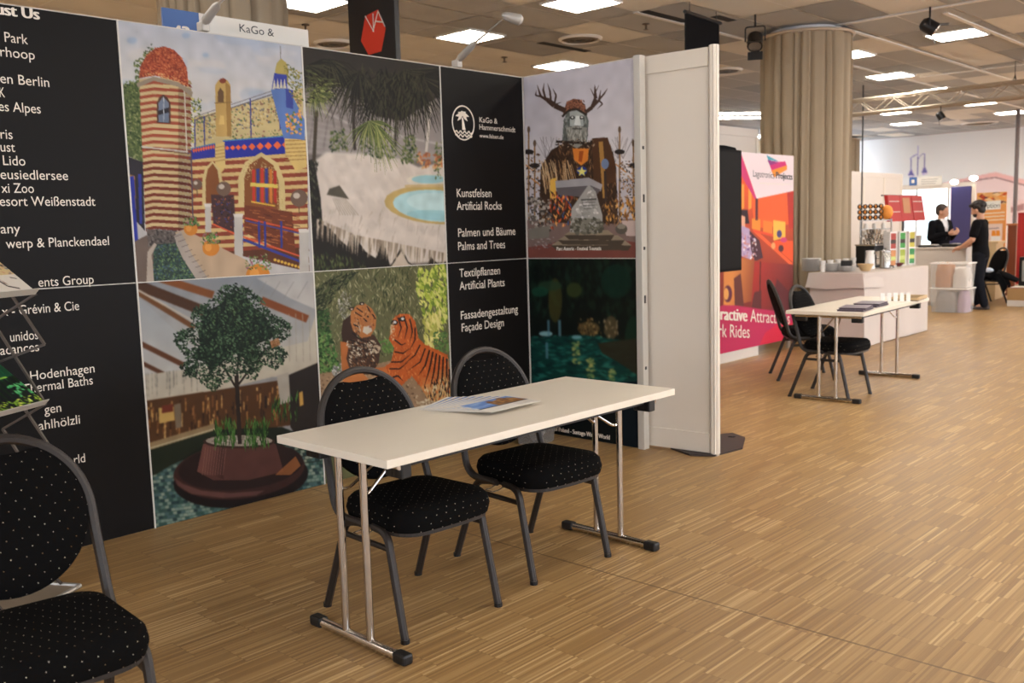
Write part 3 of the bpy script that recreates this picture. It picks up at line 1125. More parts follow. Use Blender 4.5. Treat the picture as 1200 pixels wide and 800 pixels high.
for k in range(8):
    c.ell((322 + k * 4, 304 + k * 1.2), 1.8, 1.6, (222, 176, 70))
for x0, x1, y0, y1 in ((240, 247, 238, 272), (274, 284, 250, 310), (350, 361, 268, 322)):
    c.poly([(x0, y0), (x1, y0), (x1 + .6, y1), (x0 + .6, y1)], (186, 180, 172)); c.poly([(x0 - 1, y0), (x1 + 1, y0), (x1, y0 + 4), (x0, y0 + 4)], (212, 206, 196))
for x, y, r in ((231, 216, 6), (262, 221, 8.5), (350, 232, 10)):
    c.ell((x, y), r, r, (110, 88, 74)); c.ell((x - r * .3, y - r * .3), r * .4, r * .35, (196, 180, 164)); c.line([(x, y + r), (x, y + r + 8)], 1, (96, 74, 52))
# tower
top, bot = 95, 268
for k in range(23):
    y = 92 + k * 7.7
    sag = lambda x: (2.0 if x < 207 else -1.4)
    for f0, f1, col in ((0, .52, (204, 180, 132) if y > 95 else (196, 172, 130)), (.52, 1, (158, 76, 54) if y < 180 else (116, 50, 36))):
        dk = 6 if y < 180 else 12
        ya, yb = y + f0 * 7.7, y + f1 * 7.7
        xl = 163.5 + (y - 92) * .045
        c.poly([(xl, ya + 1.4), (180, ya - 1), (209, ya + .8), (209, yb + .8), (180, yb - 1), (xl, yb + 1.4)], col)
        c.poly([(209, ya + .8), (223, ya + 3), (225, yb + 3), (209, yb + .8)], tuple(v * .8 for v in col))
c.line([(216, 100), (219, 178)], 1.4, (206, 196, 178))
c.line([(166, 172), (204, 176), (220, 178)], 1.8, (190, 184, 176)); c.line([(166, 174), (222, 180)], 1, (92, 60, 50))
c.line([(224, 178), (226, 256)], 1.6, (84, 70, 84))
c.poly([(160, 98), (180, 90), (210, 97), (226, 108), (225, 114), (209, 102), (180, 95), (162, 103)], (150, 136, 118))
dome = [(163, 92), (165, 78), (172, 65), (182, 57), (193, 55), (204, 59), (213, 68), (219, 80), (221, 102), (206, 95), (182, 89)]
c.poly(dome, (162, 74, 46))
c.dabs(dome, 800, [(196, 98, 62), (118, 46, 34), (206, 122, 78), (142, 58, 40)], (.6, 1.5), asp=.7)
c.dabs([(163, 90), (182, 84), (206, 91), (221, 101), (220, 104), (206, 95), (182, 89)], 60, [(222, 172, 116), (206, 140, 90)], (.8, 1.5))
c.poly([(184, 144), (184, 120), (187, 114), (191.5, 111), (196, 114), (200, 121), (200, 145)], (84, 58, 46))
c.poly([(186, 143), (186, 121), (191.5, 113.5), (198, 121), (198, 144)], (112, 124, 146)); c.poly([(186, 130), (198, 126), (198, 132), (186, 135)], (46, 44, 50)); c.line([(192, 114), (192, 143)], .8, (190, 196, 204))
# base stones, bed, path, pots
c.poly([(172, 268), (208, 270), (206, 286), (174, 288)], (92, 84, 80))
c.dabs([(172, 268), (208, 270), (206, 286), (174, 288)], 110, [(120, 112, 106), (64, 58, 56), (104, 94, 88)], (1, 2.2), asp=.8)
c.poly([(205, 272), (216, 268), (290, 305), (300, 325), (240, 330)], (186, 160, 132))
c.poly([(204, 276), (212, 270), (224, 296), (244, 326), (232, 330), (212, 300)], (168, 156, 146))
for k in range(9):
    c.line([(205 + k * 4, 277 + k * 6), (213 + k * 4, 274 + k * 6)], .8, (116, 104, 96))
c.poly([(180, 286), (206, 284), (214, 302), (232, 330), (180, 330)], (52, 68, 62))
c.dabs([(180, 288), (206, 284), (214, 302), (230, 330), (180, 330)], 420, [(84, 112, 70), (56, 84, 74), (70, 92, 110), (36, 50, 44), (104, 130, 88)], (1, 2.4))
c.poly([(172, 330), (173, 295), (181, 284), (184, 286), (178, 298), (181, 330)], (178, 164, 150))
for x, y, r in ((223.5, 268, 8), (247, 290, 10), (302, 322, 14)):
    c.ell((x, y), r, r * .95, (202, 128, 48)); c.ell((x - r * .3, y - r * .1), r * .4, r * .5, (226, 160, 80), 0, .7)
    c.dabs([(x - r * 1.2, y - r * .5), (x - r * .8, y - r * 1.7), (x + r * .8, y - r * 1.8), (x + r * 1.2, y - r * .5)], 90, GR + [(150, 90, 110), (70, 130, 60)], (1, 2.4))
c.mottle(.05, 10)
picture(t, q, c.result(), 0.84)

# ------------------------------------------------------------------ print 2: indoor palms and plunge pool
t, q = wall_panel(2, False, 'display panel printed with palm fronds over white rock and a pale blue pool')
c = Canvas(210, 252, wall_quad(q), C8((112, 104, 100)))
R = c.rng
c.grad([(352, 50), (520, 70), (524, 190), (356, 180)], (96, 88, 84), (150, 142, 138), (430, 60), (430, 170))
for k in range(9):
    c.line([(372 + k * 17, 110), (362 + k * 17, 175)], .8, (92, 84, 82))
    c.line([(356, 120 + k * 7), (470, 146 + k * 6)], .7, (176, 168, 164))
c.line([(356, 120), (420, 150), (520, 170)], 1.2, (196, 190, 184))
for k in range(5):
    c.line([(380 + k * 8, 80), (392 + k * 9, 150)], .9, (70, 62, 58))
# white rocks
c.poly([(366, 190), (384, 178), (426, 180), (470, 186), (490, 196), (522, 190), (524, 306), (355, 312), (356, 190)], (206, 194, 182))
for _ in range(90):
    x, y = 380 + R.random() * 140, 185 + R.random() * 100
    c.ell((x, y), 4 + R.random() * 12, 2 + R.random() * 4, [(222, 212, 202), (190, 178, 166), (206, 194, 184), (178, 166, 154)][int(R.integers(4))], 1.1, .3)
c.blur(10)
for _ in range(120):
    x, y = 380 + R.random() * 144, 240 + R.random() * 60
    c.line([(x, y), (x - 1 - R.random() * 4, y + 5 + R.random() * 12)], 1 + R.random() * 1.5, [(214, 202, 190), (184, 170, 154), (168, 154, 140)][int(R.integers(3))], .5, True)
c.poly([(383, 228), (386, 221), (398, 217), (409, 233)], (84, 78, 66))
for k in range(8):
    c.line([(404 - k * 2, 232), (420 - k * 3, 252)], 1, (168, 156, 142))
# dark foreground with ragged rock edge
edge = [(355, 190), (368, 186), (376, 232), (378, 262), (388, 268), (398, 280), (407, 288), (410, 272), (416, 276), (428, 294), (440, 302), (447, 284), (452, 290), (457, 312), (466, 296), (470, 288), (478, 306), (486, 312), (500, 312), (504, 300), (512, 308), (524, 306), (526, 318), (352, 322)]
c.poly(edge, (36, 32, 27))
for k in range(170):
    u = R.random() * 150
    x = 372 + u; y = (262 + u * .42 if u < 40 else 280 + (u - 40) * .2) - 6
    L = 8 + R.random() * 16
    c.line([(x, y), (x - 2 + R.random() * 2, y + L)], 1.4 + R.random() * 1.6, [(196, 180, 160), (150, 134, 116), (120, 104, 88), (206, 192, 174)][int(R.integers(4))], .8, True)
c.poly([(458, 312), (470, 294), (478, 308), (486, 312)], (196, 180, 162))
c.dabs([(356, 292), (420, 300), (436, 318), (354, 320)], 160, [(72, 84, 46), (50, 62, 36), (96, 106, 60), (34, 40, 26)], (2, 5), (1.1, 1.9), .2)
c.dabs([(354, 186), (372, 190), (376, 260), (354, 290)], 120, [(62, 66, 46), (36, 36, 30), (84, 86, 66), (28, 26, 24)], (1.5, 4), (1, 2), .3)
# pool
c.ell((509, 240), 59, 22, (186, 160, 100), .08); c.ell((511, 241), 51, 18.5, (170, 204, 206), .08); c.ell((516, 238), 40, 12, (190, 216, 214), .08, .8)
c.ell((512, 252), 36, 6, (136, 186, 194), .05, .6)
c.ell((500, 211), 24, 7, (206, 196, 178)); c.ell((502, 210), 20, 5, (150, 190, 194))
c.line([(474, 218), (522, 217)], 3, (196, 170, 124))
# plants behind
for (a, n) in ((([(388, 152), (404, 150), (408, 178), (386, 178)]), 110), (([(474, 160), (486, 158), (490, 192), (470, 192)]), 120), (([(510, 168), (522, 166), (524, 210), (508, 208)]), 100), (([(420, 150), (456, 160), (470, 188), (424, 182)]), 120)):
    c.dabs(a, n, [(70, 86, 50), (96, 108, 64), (40, 52, 34), (120, 122, 78)], (1.2, 3))
c.dabs([(488, 178), (522, 182), (524, 198), (490, 196)], 60, [(176, 110, 70), (150, 90, 60), (206, 160, 110)], (2, 4))
c.line([(499, 178), (505, 116), (508, 110)], 3, (196, 186, 174))
c.line([(416, 176), (414, 140), (418, 110)], 3.4, (58, 50, 44)); c.line([(368, 190), (371, 130)], 4, (66, 58, 46)); c.line([(463, 172), (464, 140)], 2, (56, 50, 44))


def frond(cx, cy, ang, L, n, cols, drop=0.3, w=1.0):
    for k in range(n):
        a = ang + (k / (n - 1) - .5) * 2.6
        l = L * (0.6 + .4 * R.random())
        mx, my = cx + math.cos(a) * l * .55, cy + math.sin(a) * l * .55
        c.line([(cx, cy), (mx, my), (mx + math.cos(a) * l * .45, my + math.sin(a) * l * .45 + l * drop)], w, cols[int(R.integers(len(cols)))], 1, True)


DK = [(40, 35, 28), (30, 27, 22), (48, 46, 33), (26, 23, 19), (56, 56, 38)]
c.poly([(355, 52), (514, 76), (516, 112), (490, 128), (470, 142), (440, 136), (420, 106), (356, 96)], (38, 33, 28), .88)
c.blur(4)
frond(450, 86, 1.4, 66, 60, DK, .35, 2.0); frond(470, 84, 1.2, 74, 50, DK, .3, 2.0); frond(420, 84, 1.9, 56, 44, DK, .3, 1.8)
frond(385, 70, 1.5, 44, 40, DK, .3, 1.8); frond(490, 90, 1.0, 60, 34, DK, .3, 1.7); frond(360, 78, .9, 40, 30, DK, .2, 1.8)
c.dabs([(420, 80), (500, 92), (500, 112), (470, 134), (440, 128), (424, 104)], 200, DK, (3, 8), (1, 2.2), .16)
frond(368, 106, .8, 36, 26, [(96, 104, 52), (130, 136, 76), (66, 78, 40), (154, 158, 96)], .15, 1.3)
c.dabs([(358, 82), (392, 90), (392, 118), (360, 122)], 120, [(70, 74, 44), (46, 44, 32), (96, 104, 58)], (2, 6), (-.6, .8), .2)
frond(432, 142, 1.3, 40, 34, [(74, 86, 48), (100, 112, 62), (48, 54, 34), (136, 140, 84)], .25, 1.2)
for k in range(22):
    a = .75 + k * .04
    c.line([(440, 146), (440 + math.cos(a) * 66 * (0.7 + .3 * R.random()), 146 + math.sin(a) * 62 * (.7 + .3 * R.random()))], 1.4, [(112, 122, 66), (78, 92, 50), (148, 152, 92)][int(R.integers(3))], 1, True)
c.mottle(.05, 8)
picture(t, q, c.result(), 0.88)

# ------------------------------------------------------------------ print 3: tree in a bronze planter
t, q = wall_panel(1, True, 'display panel printed with a green tree in a bronze planter bench')
c = Canvas(230, 277, wall_quad(q), C8((150, 150, 152)))
R = c.rng
c.grad([(154, 328), (368, 316), (374, 440), (164, 446)], (142, 146, 152), (196, 188, 176), (260, 330), (260, 440))
c.grad([(300, 326), (368, 318), (368, 362), (340, 350)], (178, 176, 174), (196, 190, 184), (330, 320), (340, 360))
for k in range(5):
    c.line([(296 + k * 16, 330), (284 + k * 16, 350)], .6, (140, 138, 136))
c.grad([(160, 345), (240, 420), (240, 440), (162, 440)], (158, 162, 166), (190, 186, 180), (200, 350), (200, 440))
for a, b, w, col in (((156, 332), (240, 365), 12, (76, 48, 30)), ((160, 342), (228, 384), 6, (112, 72, 40)), ((160, 339), (226, 376), 2.4, (190, 180, 166)), ((186, 326), (250, 346), 9, (130, 76, 38)), ((164, 402), (216, 428), 6, (98, 58, 34)), ((164, 424), (192, 438), 5, (92, 56, 36)), ((306, 352), (360, 374), 9, (134, 74, 40))):
    c.line([a, b], w, col)
# pale gallery wall, right column
c.poly([(165, 440), (234, 430), (360, 400), (372, 360), (374, 428), (260, 456), (168, 472)], (196, 186, 168))
for k in range(26):
    x = 168 + R.random() * 70; y = 438 - (x - 165) * .1
    c.line([(x, y), (x + .4, y + 12 + R.random() * 18)], .7, (120, 116, 108), .7)
for k in range(5):
    c.line([(338 + k * 8, 368), (339 + k * 8, 424)], .7, (164, 154, 140))
c.poly([(168, 470), (336, 444), (340, 498), (172, 520)], (84, 54, 30))
for _ in range(130):
    x = 168 + R.random() * 166; y = 473 - (x - 168) * .15 + R.random() * 36
    c.line([(x, y), (x, y + 3 + R.random() * 14)], .8 + R.random(), [(190, 136, 74), (52, 34, 24), (222, 178, 110), (128, 84, 48), (40, 30, 26), (150, 100, 58)][int(R.integers(6))])
c.poly([(186, 478), (204, 476), (205, 492), (187, 496)], (206, 168, 96)); c.poly([(204, 474), (212, 472), (213, 500), (206, 502)], (128, 112, 92)); c.poly([(190, 475), (203, 473), (203, 482), (190, 484)], (110, 48, 34))
c.poly([(336, 440), (374, 424), (380, 560), (340, 500)], (40, 32, 28)); c.poly([(324, 440), (338, 436), (340, 470), (328, 474)], (176, 168, 156))
c.poly([(350, 460), (354, 458), (355, 474), (351, 476)], (206, 160, 80))
c.poly([(170, 520), (250, 496), (260, 502), (174, 530)], (150, 126, 92)); c.line([(172, 526), (252, 502)], 1.6, (196, 186, 150))
c.poly([(172, 528), (254, 503), (330, 500), (380, 520), (380, 575), (176, 620)], (26, 32, 22))
# tiled floor
fl_ = [(176, 556), (210, 540), (240, 530), (382, 545), (384, 574), (180, 622)]
c.poly(fl_, (64, 88, 82))
for r_ in range(26):
    for k in range(46):
        x = 172 + k * 4.8 + (r_ % 2) * 2.2; y = 528 + r_ * 3.9 - k * .55
        if R.random() < .94:
            col = [(92, 122, 112), (54, 84, 78), (126, 146, 134), (40, 62, 64), (76, 104, 104), (146, 158, 140)][int(R.integers(6))]
            if y > 534 + max(0, (230 - x)) * .35 or x > 330:
                c.poly([(x, y), (x + 4.4, y - .6), (x + 4.8, y + 2.6), (x + .4, y + 3.2)], col)
c.poly([(172, 528), (254, 503), (262, 507), (214, 536), (182, 556), (176, 556)], (32, 38, 24))
# planter bench
c.ell((282, 560), 79, 34, (26, 16, 14), -.10, 1, 60); c.ell((280, 551), 77, 33, (58, 34, 30), -.10, 1, 60)
c.ell((282, 546), 73, 27, (40, 25, 22), -.10, 1, 60)
c.poly([(204, 558), (214, 566), (236, 574), (270, 577), (310, 574), (300, 580), (262, 583), (224, 578), (208, 568)], (132, 90, 82), .55)
c.blur(5)
c.poly([(231, 552), (238, 520), (246, 517), (310, 515), (323, 520), (332, 552), (290, 562), (250, 562)], (88, 54, 48))
c.grad([(231, 552), (238, 520), (262, 518), (262, 561)], (112, 70, 62), (70, 42, 38), (240, 540), (262, 540))
for k in range(9):
    c.line([(241 + k * 3, 523), (237 + k * 3, 556)], .9, (146, 104, 92), .55)
c.ell((280, 517), 42, 8, (60, 42, 36)); c.ell((280, 516), 39, 6.4, (164, 152, 140))
c.dabs([(243, 516), (280, 510), (318, 515), (280, 522)], 120, [(206, 196, 184), (120, 108, 98), (180, 168, 156)], (.7, 1.3), asp=.9)
c.poly([(322, 556), (346, 534), (352, 545), (340, 556)], (156, 96, 52), .8)
for (a, b, n) in ((250, 276, 90), (286, 300, 50), (296, 316, 60), (318, 348, 40)):
    y0, y1 = (495, 522) if a < 318 else (466, 492)
    c.dabs([(a, y0), (b, y0 - 4), (b, y1), (a, y1)], n, [(44, 84, 32), (66, 110, 46), (28, 54, 24), (84, 124, 58)], (3, 8), (1.35, 1.8), .14)
# tree
c.line([(281, 520), (279, 480), (277, 440)], 5, (44, 34, 28)); c.line([(277, 455), (262, 430), (250, 410)], 2.4, (40, 32, 26)); c.line([(278, 452), (296, 428), (310, 410)], 2.4, (40, 32, 26)); c.line([(277, 446), (280, 410)], 2.4, (40, 32, 26))
DT = [(22, 36, 24), (32, 52, 34), (46, 70, 46), (16, 26, 19), (78, 104, 74), (28, 44, 28)]
c.poly([(232, 388), (240, 366), (256, 358), (266, 344), (288, 346), (296, 360), (310, 368), (316, 384), (330, 388), (318, 396), (300, 404), (306, 420), (292, 424), (276, 414), (262, 424), (246, 436), (240, 424), (224, 420), (234, 404)], (20, 30, 21))
crown = [(206, 392), (222, 384), (226, 362), (248, 350), (262, 334), (284, 336), (304, 346), (316, 366), (340, 380), (340, 392), (328, 404), (338, 414), (328, 434), (306, 428), (300, 446), (276, 440), (250, 460), (240, 446), (212, 440), (218, 418), (204, 400)]
c.dabs(crown, 2700, DT, (1.2, 3.0))
for (x, y, w, h) in ((328, 383, 15, 11), (215, 393, 12, 9), (322, 414, 16, 11), (222, 430, 14, 9), (276, 341, 20, 9), (247, 446, 14, 11), (292, 424, 18, 8), (240, 366, 12, 10)):
    c.dabs([(x - w, y), (x, y - h), (x + w, y), (x, y + h)], 60, DT, (1.4, 2.8))
c.dabs([(250, 350), (300, 350), (304, 400), (246, 410)], 120, [(88, 116, 74), (64, 92, 54)], (1, 2))
c.poly([(316, 400), (326, 396), (328, 404), (318, 408)], (180, 110, 60), .7)
c.mottle(.05, 10)
picture(t, q, c.result(), 0.72)

# ------------------------------------------------------------------ print 4: two tigers
t, q = wall_panel(2, True, 'display panel printed with two tigers in tall grass')
c = Canvas(210, 252, wall_quad(q), C8((98, 98, 66)))
R = c.rng
GT = [(112, 110, 76), (84, 86, 56), (146, 142, 104), (60, 66, 40), (168, 162, 124), (96, 104, 64)]
c.dabs([(366, 318), (524, 306), (526, 480), (372, 470)], 2300, GT, (1.6, 5), (.7, 2.4), .16)
c.dabs([(366, 340), (400, 320), (420, 318), (372, 372)], 240, [(44, 52, 34), (32, 38, 26), (70, 78, 48)], (2, 5), (1.8, 2.8), .2)
c.dabs([(430, 330), (480, 318), (476, 372), (440, 372)], 160, [(52, 58, 36), (70, 76, 48), (128, 124, 88)], (2, 5), (1.2, 2), .16)
c.dabs([(370, 392), (386, 386), (400, 436), (374, 436)], 260, [(54, 88, 44), (84, 122, 62), (38, 62, 32), (110, 142, 78)], (1.6, 3.4), asp=.6)
c.dabs([(370, 366), (384, 362), (388, 390), (372, 388)], 90, [(64, 92, 48), (42, 64, 34)], (1.6, 3.4), asp=.6)
c.dabs([(490, 316), (522, 310), (524, 372), (510, 404), (496, 370), (488, 340)], 380, [(168, 184, 70), (196, 206, 96), (128, 150, 56), (104, 128, 50), (214, 212, 120)], (2, 5), (.6, 1.8), .4)
c.dabs([(496, 372), (516, 364), (512, 408), (498, 404)], 90, [(206, 196, 110), (222, 212, 134), (168, 168, 80)], (3, 7), (1.0, 1.7), .3)
c.dabs([(508, 390), (524, 388), (526, 412), (508, 412)], 90, [(74, 104, 56), (100, 130, 70)], (1.6, 3))
c.dabs([(440, 400), (462, 396), (462, 412), (440, 412)], 80, [(86, 118, 58), (110, 140, 72)], (1.6, 3))
# earth
c.poly([(372, 438), (404, 434), (470, 420), (526, 420), (528, 492), (374, 500)], (150, 122, 94))
c.dabs([(372, 438), (470, 422), (526, 426), (526, 490), (374, 490)], 520, [(168, 140, 110), (126, 100, 76), (182, 156, 126), (108, 84, 64)], (.8, 2), asp=.8)
c.dabs([(488, 470), (526, 462), (526, 480), (486, 482)], 90, [(206, 188, 158), (180, 160, 130)], (1, 2.4), asp=.8)
c.dabs([(390, 430), (402, 424), (404, 440), (390, 440)], 60, [(150, 150, 146), (110, 110, 106), (186, 184, 178)], (1, 2.2), asp=.8)
# white brush on the raised paw
c.dabs([(396, 352), (404, 340), (412, 344), (410, 372), (404, 378), (398, 368)], 110, [(196, 190, 178), (150, 146, 132), (96, 94, 80)], (1.4, 3.4), (.6, 2.4), .2)
# left tiger, rearing
c.poly([(402, 376), (412, 368), (418, 382), (420, 398), (412, 410), (402, 404), (400, 390)], (58, 40, 30))
c.poly([(399, 400), (410, 402), (414, 442), (402, 448), (400, 424)], (176, 104, 54))
c.poly([(410, 398), (438, 392), (446, 404), (444, 424), (436, 438), (412, 440), (406, 420)], (70, 48, 36))
c.dabs([(408, 400), (440, 396), (442, 430), (412, 438)], 200, [(96, 64, 44), (40, 30, 26), (128, 88, 56), (196, 176, 150)], (1.2, 3), (.4, 1.4), .3)
c.poly([(402, 440), (424, 436), (432, 444), (414, 450), (402, 450)], (182, 112, 60))
c.poly([(411, 366), (418, 358), (428, 356), (436, 362), (441, 372), (440, 384), (434, 394), (424, 396), (414, 388), (411, 378)], (176, 112, 62))
c.poly([(426, 383), (434, 380), (436, 388), (430, 392), (425, 389)], (196, 184, 166))
c.dabs([(413, 376), (420, 374), (424, 388), (418, 396), (412, 388)], 40, [(196, 176, 150), (150, 120, 90), (70, 52, 42)], (1, 2.4), (.6, 1.8), .3)
c.dabs([(414, 360), (430, 357), (440, 370), (438, 384), (414, 384)], 70, [(186, 118, 66), (150, 88, 48), (206, 160, 116), (52, 36, 30)], (.8, 2), (.4, 2.2), .3)
c.poly([(426, 376), (434, 373), (435, 381), (428, 383)], (170, 110, 66))
for a, b in (((416, 366), (424, 371)), ((418, 361), (425, 366)), ((430, 359), (434, 366)), ((414, 380), (420, 383)), ((436, 368), (440, 374)), ((426, 373), (430, 377)), ((413, 390), (424, 400)), ((410, 398), (426, 404)), ((412, 405), (430, 410)), ((422, 398), (438, 402))):
    c.line([a, b], 1.3, (38, 28, 24))
for x, y in ((424, 356), (412, 362)):
    c.ell((x, y), 3, 2, (40, 30, 26)); c.ell((x + .3, y + .4), 1.3, 1, (200, 180, 160))
c.ell((431, 371), 1.2, 1, (30, 24, 20)); c.ell((434, 383), 1.8, 1.2, (140, 84, 70))
c.dabs([(406, 400), (424, 402), (444, 398), (446, 412), (410, 420)], 90, [(200, 188, 168), (150, 132, 112), (54, 40, 32)], (1, 2.6), (0, PI), .4)
c.ell((441, 409), 5, 5, (176, 154, 130)); c.ell((442, 410), 2, 1.6, (96, 66, 56)); c.dabs([(434, 402), (446, 402), (446, 414), (436, 414)], 26, [(206, 188, 160), (60, 44, 34)], (1, 2))
# right tiger, seen from behind
body = [(458, 386), (460, 374), (468, 368), (478, 368), (486, 376), (490, 396), (498, 404), (512, 410), (524, 416), (527, 470), (512, 472), (500, 466), (492, 452), (482, 440), (470, 452), (452, 452), (440, 438), (430, 432), (448, 432), (458, 424), (462, 408), (456, 398)]
c.poly(body, (188, 92, 40))
c.grad([(488, 440), (526, 430), (527, 470), (512, 472), (500, 466), (492, 452)], (188, 96, 44), (206, 170, 116), (500, 436), (508, 474))
c.dabs(body, 420, [(206, 110, 52), (170, 78, 34), (216, 130, 68), (182, 88, 40)], (1.2, 3), (.9, 1.9), .3)
c.poly([(430, 432), (450, 430), (458, 440), (470, 452), (452, 452), (440, 440)], (192, 110, 58))
for k, (x0, y0, x1, y1, x2, y2) in enumerate(((466, 372, 470, 384, 466, 396), (473, 370, 477, 384, 474, 398), (480, 374, 483, 388, 480, 402), (486, 384, 486, 398, 480, 410), (462, 398, 470, 404, 476, 402), (462, 412, 472, 414, 480, 408), (458, 424, 470, 424, 482, 414), (492, 404, 486, 416, 474, 426), (498, 408, 492, 424, 478, 434), (456, 432, 468, 432, 478, 424),
                                              (503, 410, 498, 428, 490, 440), (507, 412, 503, 432, 497, 452), (511, 414, 508, 436, 503, 458), (515, 416, 513, 440, 508, 464), (519, 418, 518, 440, 514, 466), (523, 420, 523, 444, 519, 466), (460, 442, 466, 440, 472, 446), (526, 432, 526, 450, 523, 466))):
    c.line([(x0, y0), (x1, y1), (x2, y2)], 2.1 if k > 9 else 1.7, (44, 26, 20), 1, True)
for x, y in ((471, 374), (462, 378)):
    c.ell((x, y), 4, 3, (40, 28, 24)); c.ell((x + .5, y - .4), 1.8, 1.6, (206, 206, 202))
c.dabs([(457, 384), (462, 376), (462, 398), (458, 400)], 40, [(216, 186, 148), (196, 160, 120)], (1, 2.2), (1.2, 1.9), .3)
c.dabs([(494, 452), (526, 440), (526, 470), (502, 468)], 90, [(222, 200, 156), (46, 32, 26), (200, 160, 104)], (2, 5), (1.2, 1.8), .2)
c.mottle(.05, 8)
picture(t, q, c.result(), 0.82)

# ------------------------------------------------------------------ print 5: carved figure with branch antlers
t, q = return_panel(False, 'display panel printed with a bearded carved figure wearing branch antlers')
c = Canvas(190, 250, ret_quad(q), C8((176, 170, 174)))
R = c.rng
c.grad([(612, 90), (750, 66), (750, 210), (616, 210)], (168, 164, 172), (190, 184, 184), (680, 80), (680, 200))
BR = [(56, 40, 30), (84, 60, 42), (40, 30, 24), (116, 84, 58), (150, 112, 74)]
# bare trees and torches at the sides
for x0 in (640, 648, 724, 730):
    for k in range(7):
        a = -PI / 2 + (R.random() - .5) * 1.2
        c.line([(x0, 186), (x0 + math.cos(a) * 26, 186 + math.sin(a) * 26)], .6, (120, 112, 112), .7)
for x, y0 in ((620, 150), (627, 166), (726, 150), (742, 166)):
    c.line([(x, y0), (x, 262)], 1.8, (128, 96, 60)); c.ell((x, y0 + 2), 1.8, 4, (92, 74, 58)); c.ell((x, y0 + 28), 6, 3, (40, 34, 32)); c.line([(x - 5, y0 + 42), (x + 8, y0 + 52)], 1.6, (176, 124, 76))
c.dabs([(618, 180), (634, 180), (634, 266), (618, 266)], 120, BR + [(60, 56, 56), (160, 152, 146)], (1, 2.4))
c.dabs([(726, 190), (748, 186), (748, 260), (726, 260)], 170, BR + [(150, 110, 70), (60, 56, 60), (150, 142, 136)], (1, 2.4))
c.poly([(616, 258), (750, 256), (750, 304), (616, 304)], (112, 92, 86)); c.poly([(616, 290), (690, 276), (750, 284), (750, 304), (616, 304)], (108, 62, 54))
c.dabs([(616, 278), (650, 276), (660, 290), (618, 292)], 60, [(140, 126, 122), (98, 84, 80)], (1, 2.4), (0, .4))
c.poly([(728, 258), (750, 258), (750, 276), (734, 276)], (178, 158, 150))
# body of woven branches
body = [(632, 260), (634, 196), (646, 176), (660, 168), (692, 166), (716, 172), (722, 196), (724, 262)]
c.poly(body, (58, 42, 32))
c.dabs(body, 700, BR, (2, 6), (.9, 2.2), .12)
for k in range(40):
    x = 634 + R.random() * 36; y = 186 + R.random() * 20
    c.line([(x, y), (x + 2 + R.random() * 4, y + 14 + R.random() * 12)], .8, [(190, 160, 122), (150, 116, 80)][int(R.integers(2))])
# shield, emblem, staff, table of stone, drums
c.poly([(671, 174), (690, 174), (689, 188), (681, 194), (673, 187)], (196, 116, 48)); c.poly([(679, 177), (684, 177), (682, 190), (678, 189)], (150, 72, 32))
c.ell((682, 200), 6, 5, (40, 60, 130)); c.poly([(682, 195), (683.5, 199), (688, 199.5), (684.5, 202), (685.5, 206), (682, 203.5), (678.5, 206), (679.5, 202), (676, 199.5), (680.5, 199)], (226, 206, 120))
c.poly([(694, 162), (712, 161), (720, 186), (722, 214), (696, 216)], (74, 50, 34)); c.line([(704, 166), (709, 232)], 5, (158, 116, 62)); c.ell((709, 192), 4.4, 6, (106, 120, 150)); c.line([(709, 200), (710, 236)], 3, (60, 48, 42))
c.poly([(645, 210), (652, 208), (652, 232), (645, 232)], (206, 160, 72))
c.dabs([(646, 226), (672, 222), (670, 262), (642, 268)], 130, [(196, 90, 48), (60, 80, 120), (44, 34, 30), (222, 150, 86), (130, 60, 40)], (1.4, 4), (.8, 2.2), .3)
c.dabs([(620, 232), (646, 232), (646, 272), (620, 276)], 110, [(130, 120, 110), (92, 84, 76), (66, 58, 52), (164, 154, 142)], (1.4, 3.2), asp=.8)
c.poly([(651, 212), (690, 208), (706, 216), (704, 224), (692, 222), (652, 224)], (150, 146, 148)); c.poly([(652, 220), (692, 217), (704, 222), (696, 232), (654, 228)], (92, 86, 88))
c.dabs([(710, 236), (746, 232), (746, 256), (710, 262)], 110, [(176, 124, 62), (120, 80, 44), (206, 156, 90), (74, 54, 40)], (1.4, 4), (1.2, 1.9), .4)
c.poly([(620, 268), (644, 264), (644, 278), (620, 280)], (112, 106, 96))
# steps and stone
for k, (x0, x1, y) in enumerate(((646, 740, 287), (654, 732, 281), (661, 720, 275))):
    c.poly([(x0, y), (x0 + 8, y - 5), (x1 - 8, y - 6), (x1, y), (x1 - 4, y + 6), (x0 + 6, y + 5)], (132, 118, 98)); c.poly([(x0, y), (x1, y), (x1 - 4, y + 6), (x0 + 6, y + 5)], (70, 60, 50))
c.poly([(668, 272), (670, 244), (690, 216), (698, 224), (706, 252), (706, 272)], (152, 148, 142))
c.dabs([(669, 256), (706, 256), (706, 273), (669, 273)], 120, [(74, 72, 62), (96, 92, 80), (120, 116, 104)], (1.4, 3.4), asp=.8)
c.dabs([(676, 244), (694, 220), (702, 250), (676, 256)], 60, [(176, 172, 166), (140, 136, 130), (196, 192, 188)], (1.2, 3), asp=.8)
for k in range(4):
    c.line([(681 + k, 234 + k * 3.5), (699 - k, 233 + k * 3.5)], .8 if k else 2.4, (70, 68, 66), .8)
c.ell((728, 268), 7, 6, (84, 78, 70)); c.ell((728, 265), 5, 3, (128, 120, 108))
